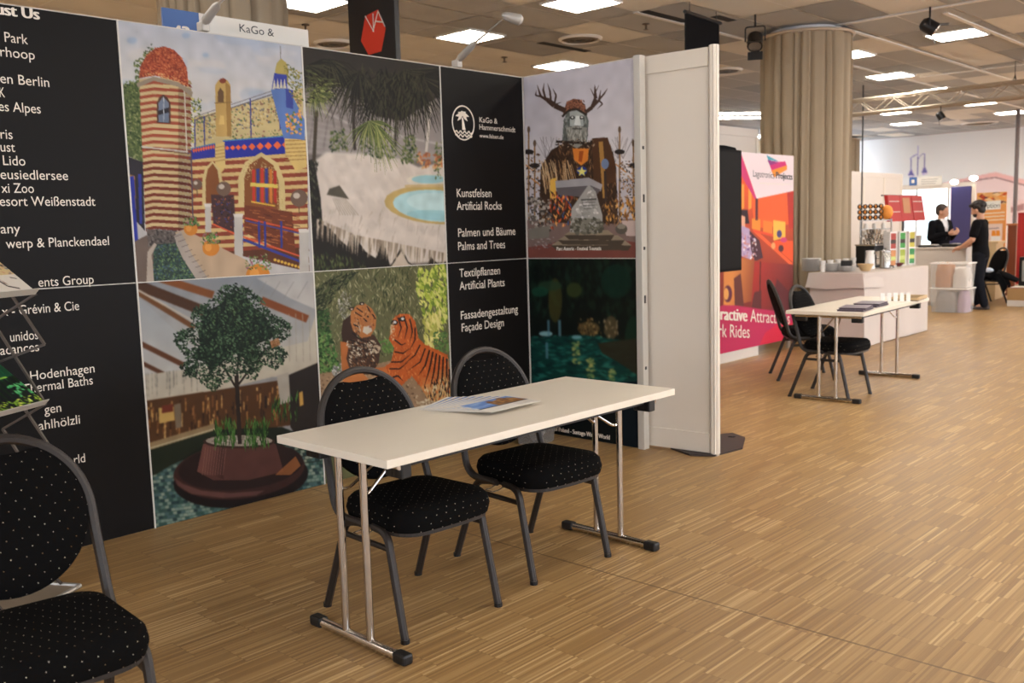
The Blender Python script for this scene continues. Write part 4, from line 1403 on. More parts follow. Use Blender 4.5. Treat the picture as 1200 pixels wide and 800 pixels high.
# head
c.poly([(659, 166), (661, 140), (666, 130), (686, 130), (690, 142), (688, 166)], (88, 92, 88))
c.dabs([(659, 164), (662, 138), (686, 136), (690, 164)], 130, [(120, 124, 118), (66, 68, 64), (150, 152, 146), (86, 86, 80)], (1.4, 3.6), (.8, 2.2), .3)
c.poly([(668, 130), (684, 130), (684, 148), (668, 148)], (150, 154, 150))
c.ell((671, 138), 3, 2.2, (46, 48, 46)); c.ell((682, 138), 3, 2.2, (46, 48, 46)); c.ell((671, 137.6), 1.4, 1, (200, 200, 196)); c.ell((682, 137.6), 1.4, 1, (200, 200, 196))
c.poly([(675, 136), (679, 136), (681, 147), (673, 147)], (196, 198, 194))
c.poly([(664, 150), (676, 147), (688, 150), (686, 168), (676, 174), (666, 168)], (128, 126, 118))
c.dabs([(664, 150), (688, 150), (686, 168), (666, 168)], 70, [(166, 162, 152), (96, 94, 86)], (2, 4), (1.2, 1.9), .2); c.line([(671, 151), (682, 151)], 1.4, (64, 62, 58))
c.poly([(660, 134), (664, 120), (672, 116), (680, 117), (686, 124), (688, 136), (674, 128)], (104, 66, 50))
c.dabs([(660, 132), (665, 118), (684, 118), (688, 134), (674, 126)], 90, [(150, 100, 76), (70, 44, 36), (128, 82, 62)], (1, 2.2)); c.line([(659, 137), (666, 130), (676, 128), (688, 135)], 2.6, (44, 36, 32))
c.line([(652, 166), (694, 168)], 3, (48, 38, 32)); c.dabs([(652, 163), (696, 164), (696, 172), (652, 172)], 40, [(150, 130, 110), (40, 32, 28)], (1, 2.2))
# antlers
for pts, w in (([(663, 130), (650, 124), (643, 118), (636, 114)], 6), ([(643, 119), (634, 113), (630, 100)], 3), ([(640, 117), (637, 106), (638, 98)], 2.4), ([(646, 120), (645, 108), (642, 98)], 2.2), ([(650, 122), (652, 112), (648, 104)], 2.2), ([(636, 114), (628, 112), (629, 106)], 1.8), ([(650, 123), (658, 120)], 2),
               ([(686, 132), (694, 126), (698, 116), (697, 100)], 4.5), ([(694, 126), (702, 118), (704, 106)], 3), ([(700, 120), (708, 110), (712, 104)], 2), ([(697, 114), (692, 104)], 1.8), ([(702, 118), (706, 122), (700, 128)], 1.8), ([(698, 108), (702, 100)], 1.4)):
    c.line(pts, w, (62, 44, 36), 1, True)
c.mottle(.04, 10)
x = c.result()
y1, y0, z0, z1 = q
sheet('picture', x, (XR - 0.0015, y1, z1), (0, y0 - y1, 0), (0, 0, z0 - z1), M_PRINT, t, 1.4)
bm = B()
b = PX(704.5, 293, XR - 0.0026)
lettering(bm, 'Parc Asterix - Festival Toutatis', b, (0, -1, 0), UZ, 0.024, PX(652.5, 293, XR - .0026).y - b.y, right=True, bold=True)
obj('caption', bm, M_LETTER, t)
rel(t)

# ------------------------------------------------------------------ print 6: night grotto
t, q = return_panel(True, 'display panel printed with a dark green lagoon grotto at night')
c = Canvas(190, 250, ret_quad(q), C8((20, 26, 22)))
R = c.rng
c.dabs([(619, 304), (748, 304), (748, 370), (619, 370)], 300, [(22, 36, 28), (18, 24, 20), (30, 52, 40), (16, 20, 18), (28, 44, 32)], (3, 9), (1.2, 1.9), .4)
c.blur(6)
for x, y, rx, ry, col in ((651, 352, 8, 26, (76, 74, 36)), (645, 335, 14, 6, (44, 70, 48)), (673, 340, 9, 9, (64, 78, 40)), (633, 342, 10, 6, (30, 80, 60)), (690, 385, 13, 8, (120, 100, 60)), (716, 384, 8, 14, (104, 90, 60)), (722, 330, 18, 20, (22, 52, 40)), (742, 400, 10, 30, (28, 58, 42))):
    c.ell((x, y), rx, ry, col, 0, .8)
c.blur(6)
c.dabs([(676, 374), (704, 374), (706, 396), (680, 396)], 60, [(176, 150, 96), (120, 92, 52), (60, 46, 30)], (1.4, 3), (1, 2))
c.dabs([(708, 376), (724, 376), (724, 400), (708, 400)], 40, [(166, 150, 116), (90, 76, 50)], (1.4, 3.4), (1.2, 1.9), .3)
c.poly([(622, 396), (680, 392), (742, 400), (748, 450), (622, 450)], (22, 66, 60))
c.dabs([(622, 394), (690, 392), (740, 402), (746, 446), (622, 446)], 260, [(30, 96, 88), (18, 48, 46), (46, 120, 106), (24, 72, 62)], (3, 8), (-.2, .3), .25)
c.ell((640, 391), 8, 3, (150, 200, 206)); c.ell((676, 395), 6, 2.4, (120, 176, 180))
for x, y in ((643, 384), (656, 384), (641, 410)):
    c.line([(x, y - 9), (x + .4, y + 10)], 3, (110, 160, 176), .7)
for x, y, w in ((676, 412, 8), (692, 432, 8), (717, 444, 7)):
    c.dabs([(x - w / 2, y - 12), (x + w / 2, y - 12), (x + w / 2, y + 14), (x - w / 2, y + 14)], 46, [(196, 196, 116), (150, 170, 100), (110, 150, 96)], (1.4, 3.4), (-.2, .3), .4)
c.poly([(700, 402), (748, 396), (748, 440), (724, 424), (706, 414)], (56, 50, 36), .9)
c.blur(9)
c.poly([(619, 460), (750, 446), (750, 530), (619, 530)], (18, 24, 26))
c.poly([(720, 448), (750, 446), (750, 532), (724, 526)], (18, 32, 44), .8)
c.blur(3)
x = c.result()
y1, y0, z0, z1 = q
sheet('picture', x, (XR - 0.0015, y1, z1), (0, y0 - y1, 0), (0, 0, z0 - z1), M_PRINT, t, 0.75)
bm = B()
b = PX(714.5, 515, XR - 0.0026)
lettering(bm, 'Park of Poland - Suntago Water World', b, (0, -1, 0), UZ, 0.03, 0.56, right=True, bold=True)
obj('caption', bm, M_LETTER, t)
rel(t)


# ------------------------------------------------------------------ white partition beside the display wall
PA = Vector((5.097, 3.061, 0))
PD = Vector((-0.085, 0.996, 0)).normalized()
t = thing('partition_wall', 'white modular partition panel standing on a dark foot plate', 'partition', PA, math.atan2(PD.y, PD.x))
# local: x along the panel (away), y = towards the picture side (+y = left of travel = -X side)
PL, PH = 0.74, 2.5
bm = B(); box(bm, 0.055, PL, -0.008, 0.008, 0.14, PH - 0.11); obj('infill_panel', bm, M_PART, t)
bm = B(); box(bm, 0.052, PL, -0.02, 0.02, PH - 0.11, PH, 0.002); obj('top_rail', bm, M_PART, t)
bm = B(); box(bm, 0.052, PL, -0.02, 0.02, 0.015, 0.14, 0.002); obj('bottom_rail', bm, M_PART, t)
bm = B()
lathe(bm, [(0.027, 0.012), (0.027, PH + 0.01)], (0.022, 0, 0), 8)
for a in range(8):
    an = 2 * PI * a / 8 + PI / 8
    lathe(bm, [(0.006, 0.014), (0.006, PH + 0.008)], (0.022 + 0.025 * math.cos(an), 0.025 * math.sin(an), 0), 6)
obj('post', bm, M_PART, t)
bm = B(); box(bm, 0, 0.05, -0.02, 0.02, 0, 0.014); obj('levelling_foot', bm, M_ALU, t)
# foot plate under the post
loc = lambda p: ((Vector((p[0], p[1], 0)) - PA).dot(PD), (Vector((p[0], p[1], 0)) - PA).dot(Vector((-PD.y, PD.x, 0))))
plate = [loc(p) for p in ((5.07, 3.40), (4.99, 3.20), (5.06, 3.07), (5.34, 3.03), (5.62, 3.17), (5.69, 3.31), (5.42, 3.44))]
bm = B(); prism(bm, plate, lambda a, b: (a, b, 0.001), (0, 0, 0.011))
fp = obj('foot_plate', bm, mat('dark_foot_plate', hexc(58, 48, 46), 0.5, 0.3, noise=0.1, nscale=30), t)
h = loc((5.58, 3.25))
bm = B(); lathe(bm, [(0.026, 0.0), (0.026, 0.004), (0.016, 0.006)], (h[0], h[1], 0.0115), 16); obj('plug', bm, M_BLACKPL, fp)


# ------------------------------------------------------------------ folding tables
TLX, TWY, TH, TT = 1.63, 0.63, 0.73, 0.028


def make_table(label, loc, rz, group):
    t = thing('folding_table', label, 'table', loc, rz, group)
    bm = B(); box(bm, -TLX / 2, TLX / 2, -TWY / 2, TWY / 2, TH - TT, TH, 0.0015)
    obj('tabletop', bm, M_WHITE, t)
    zu = TH - TT
    bm = B()
    box(bm, -0.70, 0.70, TWY / 2 - 0.10, TWY / 2 - 0.07, zu - 0.03, zu - 0.0005)
    box(bm, -0.70, 0.70, -TWY / 2 + 0.07, -TWY / 2 + 0.10, zu - 0.03, zu - 0.0005)
    obj('under_rail', bm, M_BLACKPL, t)
    for sx in (-1, 1):
        for sy in (-1, 1):
            cx, cy = sx * (TLX / 2 - 0.115), sy * (TWY / 2 - 0.085)
            bm = B(); box(bm, cx - 0.022, cx + 0.022, cy - 0.045, cy + 0.045, zu - 0.062, zu - 0.0008, 0.006)
            for k in range(4):
                box(bm, cx - 0.0235, cx + 0.0235, cy - 0.034 + k * 0.02, cy - 0.028 + k * 0.02, zu - 0.058, zu - 0.006)
            obj('corner_block', bm, M_BLACKPL, t)
        X = sx * 0.727
        f = B()
        tube(f, [(X, -0.265 + 0.05, 0.019), (X, 0.265 - 0.05, 0.019)], 0.0185, 14)
        ft = obj('foot_bar', f, M_CHROME, t, smooth=True)
        for sy in (-1, 1):
            bm = B(); box(bm, X - 0.0215, X + 0.0215, min(sy * 0.208, sy * 0.275), max(sy * 0.208, sy * 0.275), 0.0, 0.039, 0.009)
            obj('end_cap', bm, M_BLACKPL, ft)
        bm = B(); tube(bm, [(X, -0.27, zu - 0.016), (X, 0.27, zu - 0.016)], 0.0125, 12)
        obj('hinge_bar', bm, M_CHROME, t, smooth=True)
        for y in (-0.07, 0.07):
            bm = B(); tube(bm, [(X, y, 0.03), (X, y, zu - 0.012)], 0.0142, 14)
            obj('leg', bm, M_CHROME, t, smooth=True)
            bm = B(); tube(bm, fillet([(X, y, zu - 0.15), (X - sx * 0.03, y * 0.8, zu - 0.15), (X - sx * 0.21, y * 0.35, zu - 0.035), (X - sx * 0.25, y * 0.35, zu - 0.004)], 0.03), 0.0062, 8)
            obj('brace', bm, M_CHROME, t, smooth=True)
    return t


tab = make_table('white folding table with chrome T-legs in front of the display wall', (2.675, 2.632, 0), math.radians(-0.2), 'white folding tables')
dup(tab, (7.93, 3.365, 0), math.radians(3.0), 'white folding table standing before the clothed buffet table', 'white folding tables')


# ------------------------------------------------------------------ banquet chairs
def ssq(x):
    return abs(x)


def cushion(bm, outline, fn, t, bul=0.018, rings=((1.0, .0), (1.03, .35), (1.0, .75), (.93, .95), (.7, 1.0), (.35, 1.02))):
    """padded slab: outline (a,b) about origin; fn(a,b,h)->point, h 0..t"""
    R_ = []
    for s, hh in rings:
        R_.append([bm.verts.new(Vector(fn(a * s, b * s, hh * t))) for a, b in outline])
    n = len(outline)
    for A, C in zip(R_[:-1], R_[1:]):
        for k in range(n):
            bm.faces.new((A[k], A[(k + 1) % n], C[(k + 1) % n], C[k]))
    bm.faces.new(R_[0][::-1])
    bm.faces.new(R_[-1])


def rrect(hw, y0, y1, r, taper=0.0, bow=0.0):
    """rounded rectangle outline; taper narrows the y1 (rear) side; bow bulges the front edge"""
    out = []
    for (cx, cy, a0) in ((hw - r, y1 - r, 0), (-(hw - r), y1 - r, 90), (-(hw - r), y0 + r, 180), (hw - r, y0 + r, 270)):
        for k in range(7):
            a = math.radians(a0 + k * 15)
            x, y = cx + r * math.cos(a), cy + r * math.sin(a)
            x *= 1 - taper * (y - y0) / (y1 - y0)
            out.append((x, y))
    res = []
    for i, (x, y) in enumerate(out):
        res.append((x, y))
        nx, ny = out[(i + 1) % len(out)]
        if math.hypot(nx - x, ny - y) > 0.05:
            for k in range(1, 6):
                res.append((x + (nx - x) * k / 6, y + (ny - y) * k / 6))
    return [(x, y - bow * max(0, 1 - (x / hw) ** 2) if y < (y0 + y1) / 2 else y) for x, y in res]


def back_y(z):
    return 0.155 + (z - 0.47) * 0.34


def make_chair(label, loc, rz, group):
    t = thing('banquet_chair', label, 'chair', loc, rz, group)
    # seat
    bm = B()
    sc = (0, -0.045)
    out = [(x - sc[0], y - sc[1]) for x, y in rrect(0.224, -0.258, 0.16, 0.085, 0.09, 0.025)]
    cushion(bm, out, lambda a, b, h: (a + sc[0], b + sc[1], 0.392 + h - (0.012 * (b + 0.2) if h > 0.03 else 0)), 0.085)
    obj('seat', bm, M_DOT, t, smooth=True)
    bm = B()
    prism(bm, [(x * 0.97, y * 0.97 - 0.045) for x, y in out], lambda a, b: (a, b, 0.376), (0, 0, 0.0158))
    sf = obj('seat_frame', bm, M_HAMMER, t)
    # legs, side rails
    for s in (-1, 1):
        bm = B(); tube(bm, fillet([(s * 0.226, -0.252, 0.0), (s * 0.222, -0.165, 0.385), (s * 0.214, -0.07, 0.387)], 0.055), 0.0115, 8, square=True)
        lg = obj('leg', bm, M_HAMMER, t, smooth=True)
        bm = B(); lathe(bm, [(0.0165, 0.0), (0.0165, 0.016)], (s * 0.226, -0.25, 0), 10); obj('rubber_foot', bm, M_BLACKPL, lg)
        bm = B(); tube(bm, fillet([(s * 0.226, 0.252, 0.0), (s * 0.216, 0.105, 0.372), (s * 0.214, 0.0, 0.387)], 0.04), 0.0115, 8, square=True)
        lg = obj('leg', bm, M_HAMMER, t, smooth=True)
        bm = B(); lathe(bm, [(0.0165, 0.0), (0.0165, 0.016)], (s * 0.226, 0.25, 0), 10); obj('rubber_foot', bm, M_BLACKPL, lg)
        bm = B(); tube(bm, [(s * 0.219, -0.178, 0.325), (s * 0.219, 0.118, 0.325)], 0.0085, 8, square=True)
        obj('stretcher', bm, M_HAMMER, t, smooth=True)
    bm = B(); tube(bm, [(-0.216, 0.108, 0.36), (0.216, 0.108, 0.36)], 0.0085, 8, square=True)
    obj('stretcher', bm, M_HAMMER, t, smooth=True)
    bm = B(); tube(bm, fillet([(-0.15, 0.02, 0.372), (-0.21, 0.02, 0.352), (-0.245, 0.02, 0.352), (-0.245, -0.03, 0.352), (-0.21, -0.03, 0.352), (-0.15, -0.03, 0.372)], 0.01, 3), 0.0028, 6)
    obj('linking_hook', bm, M_STEEL, t, smooth=True)
    # back frame: arch
    HW, ZB, ZA = 0.222, 0.68, 0.905
    pts = [(-0.222, -0.02, 0.388), (-0.232, 0.10, 0.392), (-0.230, back_y(0.50), 0.50)]
    pre = fillet([(-0.216, -0.03, 0.386), (-0.232, 0.145, 0.392), (-0.222, back_y(0.62), 0.62), (-HW, back_y(ZB), ZB)], 0.07, 6)
    arc = []
    for k in range(1, 24):
        a = PI - PI * k / 24
        arc.append(Vector((HW * math.cos(a), back_y(ZB + (ZA - ZB) * math.sin(a)), ZB + (ZA - ZB) * math.sin(a))))
    post = [Vector((-p.x, p.y, p.z)) for p in reversed(pre)]
    bm = B(); tube(bm, pre + arc + post, 0.0115, 8, square=True)
    obj('back_frame', bm, M_HAMMER, t, smooth=True)
    # oval back pad with a hand hole under the top of the arch
    bm = B()
    zc = 0.69
    outl = []
    for k in range(48):
        a = 2 * PI * k / 48
        x, z = 0.211 * math.cos(a), (0.204 if math.sin(a) > 0 else 0.205) * math.sin(a)
        if z > 0.16 and abs(x) < 0.12:
            z = min(z, 0.170 + 0.028 * min(1, (x / 0.115) ** 4))
        outl.append((x, z))
    nrm = Vector((0, -1, 0.34)).normalized()

    def bp(a, b, h):
        z = zc + b
        return Vector((a, back_y(z), z)) + nrm * h
    prof = [(.35, -.021), (.7, -.020), (.92, -.017), (1.0, -.008), (1.0, .010), (.93, .022), (.7, .027), (.35, .028)]
    R_ = [[bm.verts.new(bp(a * s, b * s, h)) for a, b in outl] for s, h in prof]
    n = len(outl)
    for A, C in zip(R_[:-1], R_[1:]):
        for k in range(n):
            bm.faces.new((A[k], A[(k + 1) % n], C[(k + 1) % n], C[k]))
    bm.faces.new(R_[0][::-1]); bm.faces.new(R_[-1])
    obj('backrest', bm, M_DOT, t, smooth=True)
    return t


CG = 'oval-backed banquet chairs'
ch = make_chair('black dotted oval-back chair under the left end of the near table', (2.292, 2.742, 0), math.radians(-3.0), CG)
dup(ch, (3.005, 2.755, 0), math.radians(-4.5), 'black dotted oval-back chair under the near table, beside the waste bin', CG)
dup(ch, (0.855, 2.555, 0), math.radians(-7), 'nearest black dotted oval-back chair, cut off at the lower left', CG)
dup(ch, (7.46, 3.42, 0), math.radians(2), 'black oval-back chair tucked under the far folding table', CG)
dup(ch, (8.215, 4.045, 0), math.radians(37), 'black oval-back chair turned askew in front of the red poster', CG)
dup(ch, (16.88, 5.06, 0), math.radians(228), 'black oval-back chair behind the man in the black T-shirt, carrying a jacket', CG)

# ------------------------------------------------------------------ brochures fanned out on the near table
cv = Canvas(46, 34, None, C8((222, 216, 208)))
cv.poly([(0.08, 0.09), (0.98, 0.09), (0.98, 0.62), (0.08, 0.62)], (96, 132, 196))
for _ in range(14):
    cv.ell((cv.rng.random() * .5, .1 + cv.rng.random() * .4), .09, .04, (150, 178, 220), 0, .6)
cv.poly([(0.42, 0.62), (0.44, 0.28), (0.52, 0.16), (0.58, 0.3), (0.7, 0.2), (0.78, 0.08), (0.86, 0.24), (0.95, 0.3), (0.97, 0.62)], (136, 92, 48))
cv.dabs([(0.42, 0.62), (0.46, 0.24), (0.9, 0.22), (0.96, 0.62)], 60, [(190, 146, 80), (88, 58, 40), (206, 170, 110), (60, 60, 80)], (.02, .05))
cv.poly([(0.02, 0.62), (0.98, 0.62), (0.98, 0.67), (0.02, 0.67)], (70, 72, 84))
for k in range(3):
    cv.line([(0.62, .76 + k * .06), (0.93, .76 + k * .06)], .015, (150, 146, 142))
ART = cv.result()
TZ = TH + 0.0008
bro = None
for i in range(8):
    k = 7 - i
    x, y, rz = 2.705 - 0.006 * k, 2.645 + 0.029 * k, math.radians(1.0 + 3.2 * k)
    z = TZ + i * 0.0024
    lab = 'glossy brochure with blue sky and palace, topmost of the fan on the near table' if i == 7 else ('brochure at the bottom of the fan on the near table, nearest the chairs' if i == 0 else 'glossy blue brochure in the middle of the fan on the near table')
    if bro is None:
        bro = thing('brochure', lab, 'brochure', (x, y, z), rz, 'brochures fanned on the near table')
        bm = B(); box(bm, -0.148, 0.148, -0.105, 0.105, 0, 0.0018); obj('pages', bm, M_PAPER, bro)
        sheet('cover', ART, (-0.148, 0.105, 0.0021), (0.296, 0, 0), (0, -0.21, 0), M_PRINT, bro)
    else:
        d = dup(bro, (x, y, z), rz, lab)

# ------------------------------------------------------------------ smoky waste bin by the display wall
t = thing('waste_bin', 'smoky translucent waste bin with a crumpled liner, by the display wall', 'waste bin', (4.70, 4.24, 0), math.radians(10))
bm = B()
r0 = rrect(0.105, -0.085, 0.085, 0.02); r1 = [(x * 1.28, y * 1.28) for x, y in r0]
A = [bm.verts.new((x, y, 0.0)) for x, y in r0]; C_ = [bm.verts.new((x, y, 0.30)) for x, y in r1]; D = [bm.verts.new((x * .97, y * .97, 0.30)) for x, y in r1]; E_ = [bm.verts.new((x * .96, y * .96, 0.006)) for x, y in r0]
n = len(r0)
for P_, Q_ in ((A, C_), (C_, D), (D, E_)):
    for k in range(n):
        bm.faces.new((P_[k], P_[(k + 1) % n], Q_[(k + 1) % n], Q_[k]))
bm.faces.new(A[::-1]); bm.faces.new(E_)
obj('bin_body', bm, M_BINCLEAR, t)
bm = B(); tube(bm, [(x * 1.0, y * 1.0, 0.302) for x, y in r1], 0.006, 6, closed=True); obj('rim', bm, M_BINCLEAR, t, smooth=True)
bm = B(); ellipsoid(bm, (0, 0, 0.16), (0.085, 0.07, 0.14), 18, 12)
for v in bm.verts:
    v.co += Vector((random.uniform(-.012, .012), random.uniform(-.012, .012), random.uniform(-.012, .012)))
obj('liner', bm, M_BAGGY, t, smooth=True)

# ------------------------------------------------------------------ brochure rack at the left
RK = Vector((1.455, 4.06, 0))
ra = math.radians(30)
t = thing('brochure_rack', 'aluminium zigzag brochure rack with tilted trays at the left edge', 'brochure rack', RK, ra)
# local: x to the right, -y towards the viewer; right edge of the trays at x = 0
RWD = 0.30


def rz_(px, py, pz):
    return Vector((px, py, pz))


bm = B()
for a, b in (((-RWD, -0.10, .012), (0.02, -0.10, .012)), ((0.02, -0.10, .012), (0.02, 0.2, .012)), ((0.02, 0.2, .012), (-RWD, 0.2, .012)), ((-RWD, 0.2, .012), (-RWD, -0.10, .012))):
    tube(bm, [a, b], 0.0105, 8)
bs = obj('base_frame', bm, M_ALU, t, smooth=True)
bm = B(); box(bm, -RWD + 0.01, 0.01, -0.09, 0.19, 0.006, 0.012); obj('base_plate', bm, mat('base_sheet', hexc(150, 134, 116), 0.4, 0.4, noise=0.04), bs)
# trays: front lip low, back high
TR = []
for zf in (1.245, 0.79, 0.34):
    F, Bk = (-0.02, zf), (0.20, zf + 0.17)
    TR.append((F, Bk))
    dv = Vector((0, Bk[0] - F[0], Bk[1] - F[1])).normalized()
    nv = Vector((0, -dv.z, dv.y))
    bm = B()
    pts = [Vector((0, F[0], F[1])), Vector((0, Bk[0], Bk[1]))]
    A = [Vector((x, F[0], F[1])) for x in (-RWD, 0)]; Cc = [Vector((x, Bk[0], Bk[1])) for x in (0, -RWD)]
    prism(bm, [0, 1, 2, 3] and [(p.x, i) for i, p in enumerate(A + Cc)], lambda a, i: (A + Cc)[i], nv * 0.004)
    # front lip
    L = [A[0] + nv * 0.0, A[1] + nv * 0.0]
    lip = [A[0] - dv * 0.001, A[1] - dv * 0.001, A[1] + nv * 0.034 - dv * 0.006, A[0] + nv * 0.034 - dv * 0.006]
    prism(bm, [(0, i) for i in range(4)], lambda a, i: lip[i], -dv * 0.003)
    obj('tray', bm, M_PAINTGREY, t)
for x in (0.008, -RWD - 0.008):
    for (F, Bk), nx in zip(TR, TR[1:] + [((0.0, 0.02), (0.16, 0.02))]):
        zf, zb = F[1], Bk[1]
        zn = nx[1][1]
        for a, b in (((F[0], zf), (Bk[0], (zf + zn) / 2 + 0.03)), ((Bk[0], zb - .02), (F[0] - 0.02, (zf + nx[0][1]) / 2 + 0.02)), ((F[0] - 0.02, (zf + nx[0][1]) / 2 + 0.02), (Bk[0], zn)), ((Bk[0], (zf + zn) / 2 + 0.03), (F[0], nx[0][1]))):
            bm = B(); tube(bm, [(x, a[0], a[1]), (x, b[0], b[1])], 0.005, 4, square=True)
            obj('strut', bm, mat('rack_strut', hexc(88, 80, 74), 0.4, 0.5, noise=0.05, nscale=40), t)
# brochures lying in the trays
cv = Canvas(60, 84, None, C8((218, 210, 198)))
cv.poly([(0, 0), (1, 0), (1, .62), (0, .62)], (206, 182, 132)); cv.poly([(0, 0), (1, 0), (1, .1), (0, .14)], (120, 150, 84))
cv.dabs([(0, .08), (1, .08), (1, .3), (0, .3)], 50, [(224, 206, 160), (186, 160, 110), (160, 140, 96)], (.02, .06), (-.2, .2))
cv.dabs([(.45, .42), (1, .38), (1, .6), (.4, .64)], 60, [(206, 160, 120), (150, 120, 100), (110, 120, 130), (60, 44, 40), (196, 140, 112)], (.02, .05))
cv.dabs([(.2, .5), (.62, .5), (.66, .86), (.3, .8)], 40, [(70, 50, 44), (110, 84, 70), (150, 120, 100)], (.02, .07), (.7, 1.4), .2)
cv.line([(.55, .6), (.62, .86), (.78, .93)], .03, (60, 46, 42)); cv.line([(.84, .68), (.93, .72)], .02, (60, 50, 50))
ART1 = cv.result()
cv = Canvas(60, 84, None, C8((28, 74, 50)))
cv.poly([(0, .4), (1, .4), (1, 1), (0, 1)], (24, 40, 26))
cv.dabs([(0, .1), (1, .1), (1, .5), (0, .5)], 60, [(30, 92, 60), (24, 60, 44), (40, 110, 74)], (.03, .1), (1.3, 1.8), .2)
for k in range(9):
    cv.poly([(k * .12, .95), (k * .12 + .04, .4), (k * .12 + .075, .4), (k * .12 + .09, .95)], (24, 24, 30))
cv.dabs([(0, .84), (1, .84), (1, 1), (0, 1)], 70, [(170, 200, 60), (120, 160, 50), (206, 214, 100)], (.02, .05))
for k in range(4):
    cv.line([(.1 + k * .2, .36 + (k % 2) * .05), (.26 + k * .2, .35 + (k % 2) * .05)], .03, (140, 190, 70))
cv.dabs([(.6, .6), (1, .55), (1, .85), (.7, .85)], 30, [(60, 150, 90), (90, 180, 110)], (.02, .06))
ART2 = cv.result()
cv = Canvas(60, 84, None, C8((46, 36, 26)))
cv.dabs([(0, 0), (1, 0), (1, 1), (0, 1)], 160, [(110, 76, 40), (70, 52, 34), (40, 34, 28), (130, 100, 50), (60, 80, 40)], (.03, .1))
ART3 = cv.result()
M4 = Matrix.Translation(RK) @ Matrix.Rotation(ra, 4, 'Z')
for (F, Bk), art, lab in zip(TR, (ART1, ART2, ART3), ('white and sand-coloured brochure in the top tray of the zigzag rack', 'dark green brochure in the second tray of the zigzag rack', 'brown brochure in the low tray of the zigzag rack, behind the nearest chair')):
    dv = Vector((0, Bk[0] - F[0], Bk[1] - F[1])).normalized()
    nv = Vector((0, -dv.z, dv.y))
    org = M4 @ (Vector((-RWD / 2, F[0], F[1])) + nv * 0.0045 + dv * 0.004)
    b = thing('brochure', lab, 'brochure', org, ra, 'brochures in the zigzag rack')
    w2, L = 0.142, 0.285
    c4 = [Vector((-w2, 0, 0)), Vector((w2, 0, 0)), Vector((w2, 0, 0)) + dv * L, Vector((-w2, 0, 0)) + dv * L]
    bm = B(); prism(bm, [(0, i) for i in range(4)], lambda a, i: c4[i], nv * 0.012); obj('pages', bm, M_PAPER, b)
    sheet('cover', art, c4[3] + nv * 0.0124, (2 * w2, 0, 0), tuple(-dv * L), M_PRINT, b)

# ------------------------------------------------------------------ signs and lamps on the display wall
t = thing('booth_sign', 'white booth name board with blue number square above the display wall', 'sign', (2.92, 4.76, 0))
tl, tr = PY(190, 10, 4.75), PY(361, 33, 4.75)
bx = PY(233, 16, 4.75).x
zt, zb = 2.64, 2.36
bm = B(); box(bm, bx, tr.x, 4.752, 4.765, zb, zt); obj('name_board', bm, M_SIGNWHITE, t)
bm = B(); box(bm, tl.x, bx - 0.0005, 4.752, 4.765, zb, zt); obj('number_board', bm, M_BLUE, t)
bm = B()
b = PY(281, 37, 4.75)
lettering(bm, 'KaGo &', (b.x, 4.7508, b.z), UX, UZ, 0.042, PY(321, 38, 4.75).x - b.x)
lettering(bm, 'Hammerschmidt', (PY(258, 60, 4.75).x, 4.7508, 2.492), UX, UZ, 0.046, 0.46)
obj('lettering', bm, M_DARKLETTER, t)
b = PY(203, 40, 4.75)
bm = B(); lettering(bm, '43', (b.x, 4.7508, PY(203, 29, 4.75).z - 0.075), UX, UZ, 0.075, PY(222, 40, 4.75).x - b.x, bold=True); obj('number', bm, M_LETTER, t)
for x in (tl.x + 0.1, tr.x - 0.1):
    bm = B(); box(bm, x - 0.012, x + 0.012, 4.766, 4.79, 0, zt - 0.02); obj('stand_post', bm, M_ALU, t)
rel(t)


def arm_lamp(x, end, label):
    t = thing('arm_spotlight', label, 'spotlight', (x, YF + 0.02, ZT + 0.006), 0, 'arm spotlights on the display wall')
    e = Vector(end) - Vector((x, YF + 0.02, ZT + 0.006))
    bm = B(); box(bm, -0.022, 0.022, -0.03, 0.03, 0.0, 0.05, 0.006); obj('clamp', bm, M_GREYCAP, t)
    d = e.normalized()
    bm = B()
    tube(bm, [Vector((0, 0, 0.04)), Vector((0, 0, 0.04)) + d * 0.05, Vector((0, 0, 0.04)) + d * 0.18, Vector((0, 0, 0.04)) + d * 0.215], 0.02, 10, radii=[0.012, 0.024, 0.021, 0.009]); obj('driver', bm, M_GREYCAP, t, smooth=True)
    bm = B(); tube(bm, [Vector((0, 0, 0.04)) + d * 0.2, e], 0.0075, 8); obj('arm', bm, M_ALU, t, smooth=True)
    bm = B()
    hd = Vector((0.5, -0.25, -0.12)).normalized()
    tube(bm, [e - hd * 0.03, e - hd * 0.01, e + hd * 0.08, e + hd * 0.1], 0.03, 12, radii=[0.012, 0.026, 0.036, 0.02]); obj('lamp_head', bm, M_GREYCAP, t, smooth=True)


arm_lamp(PY(241, 38, YF).x, PY(284, -22, 4.06), 'grey arm spotlight on the wall top in front of the booth sign')
arm_lamp(PY(538, 78, YF).x, PY(594, 19, 4.05), 'grey arm spotlight on the wall top right of the black tower')

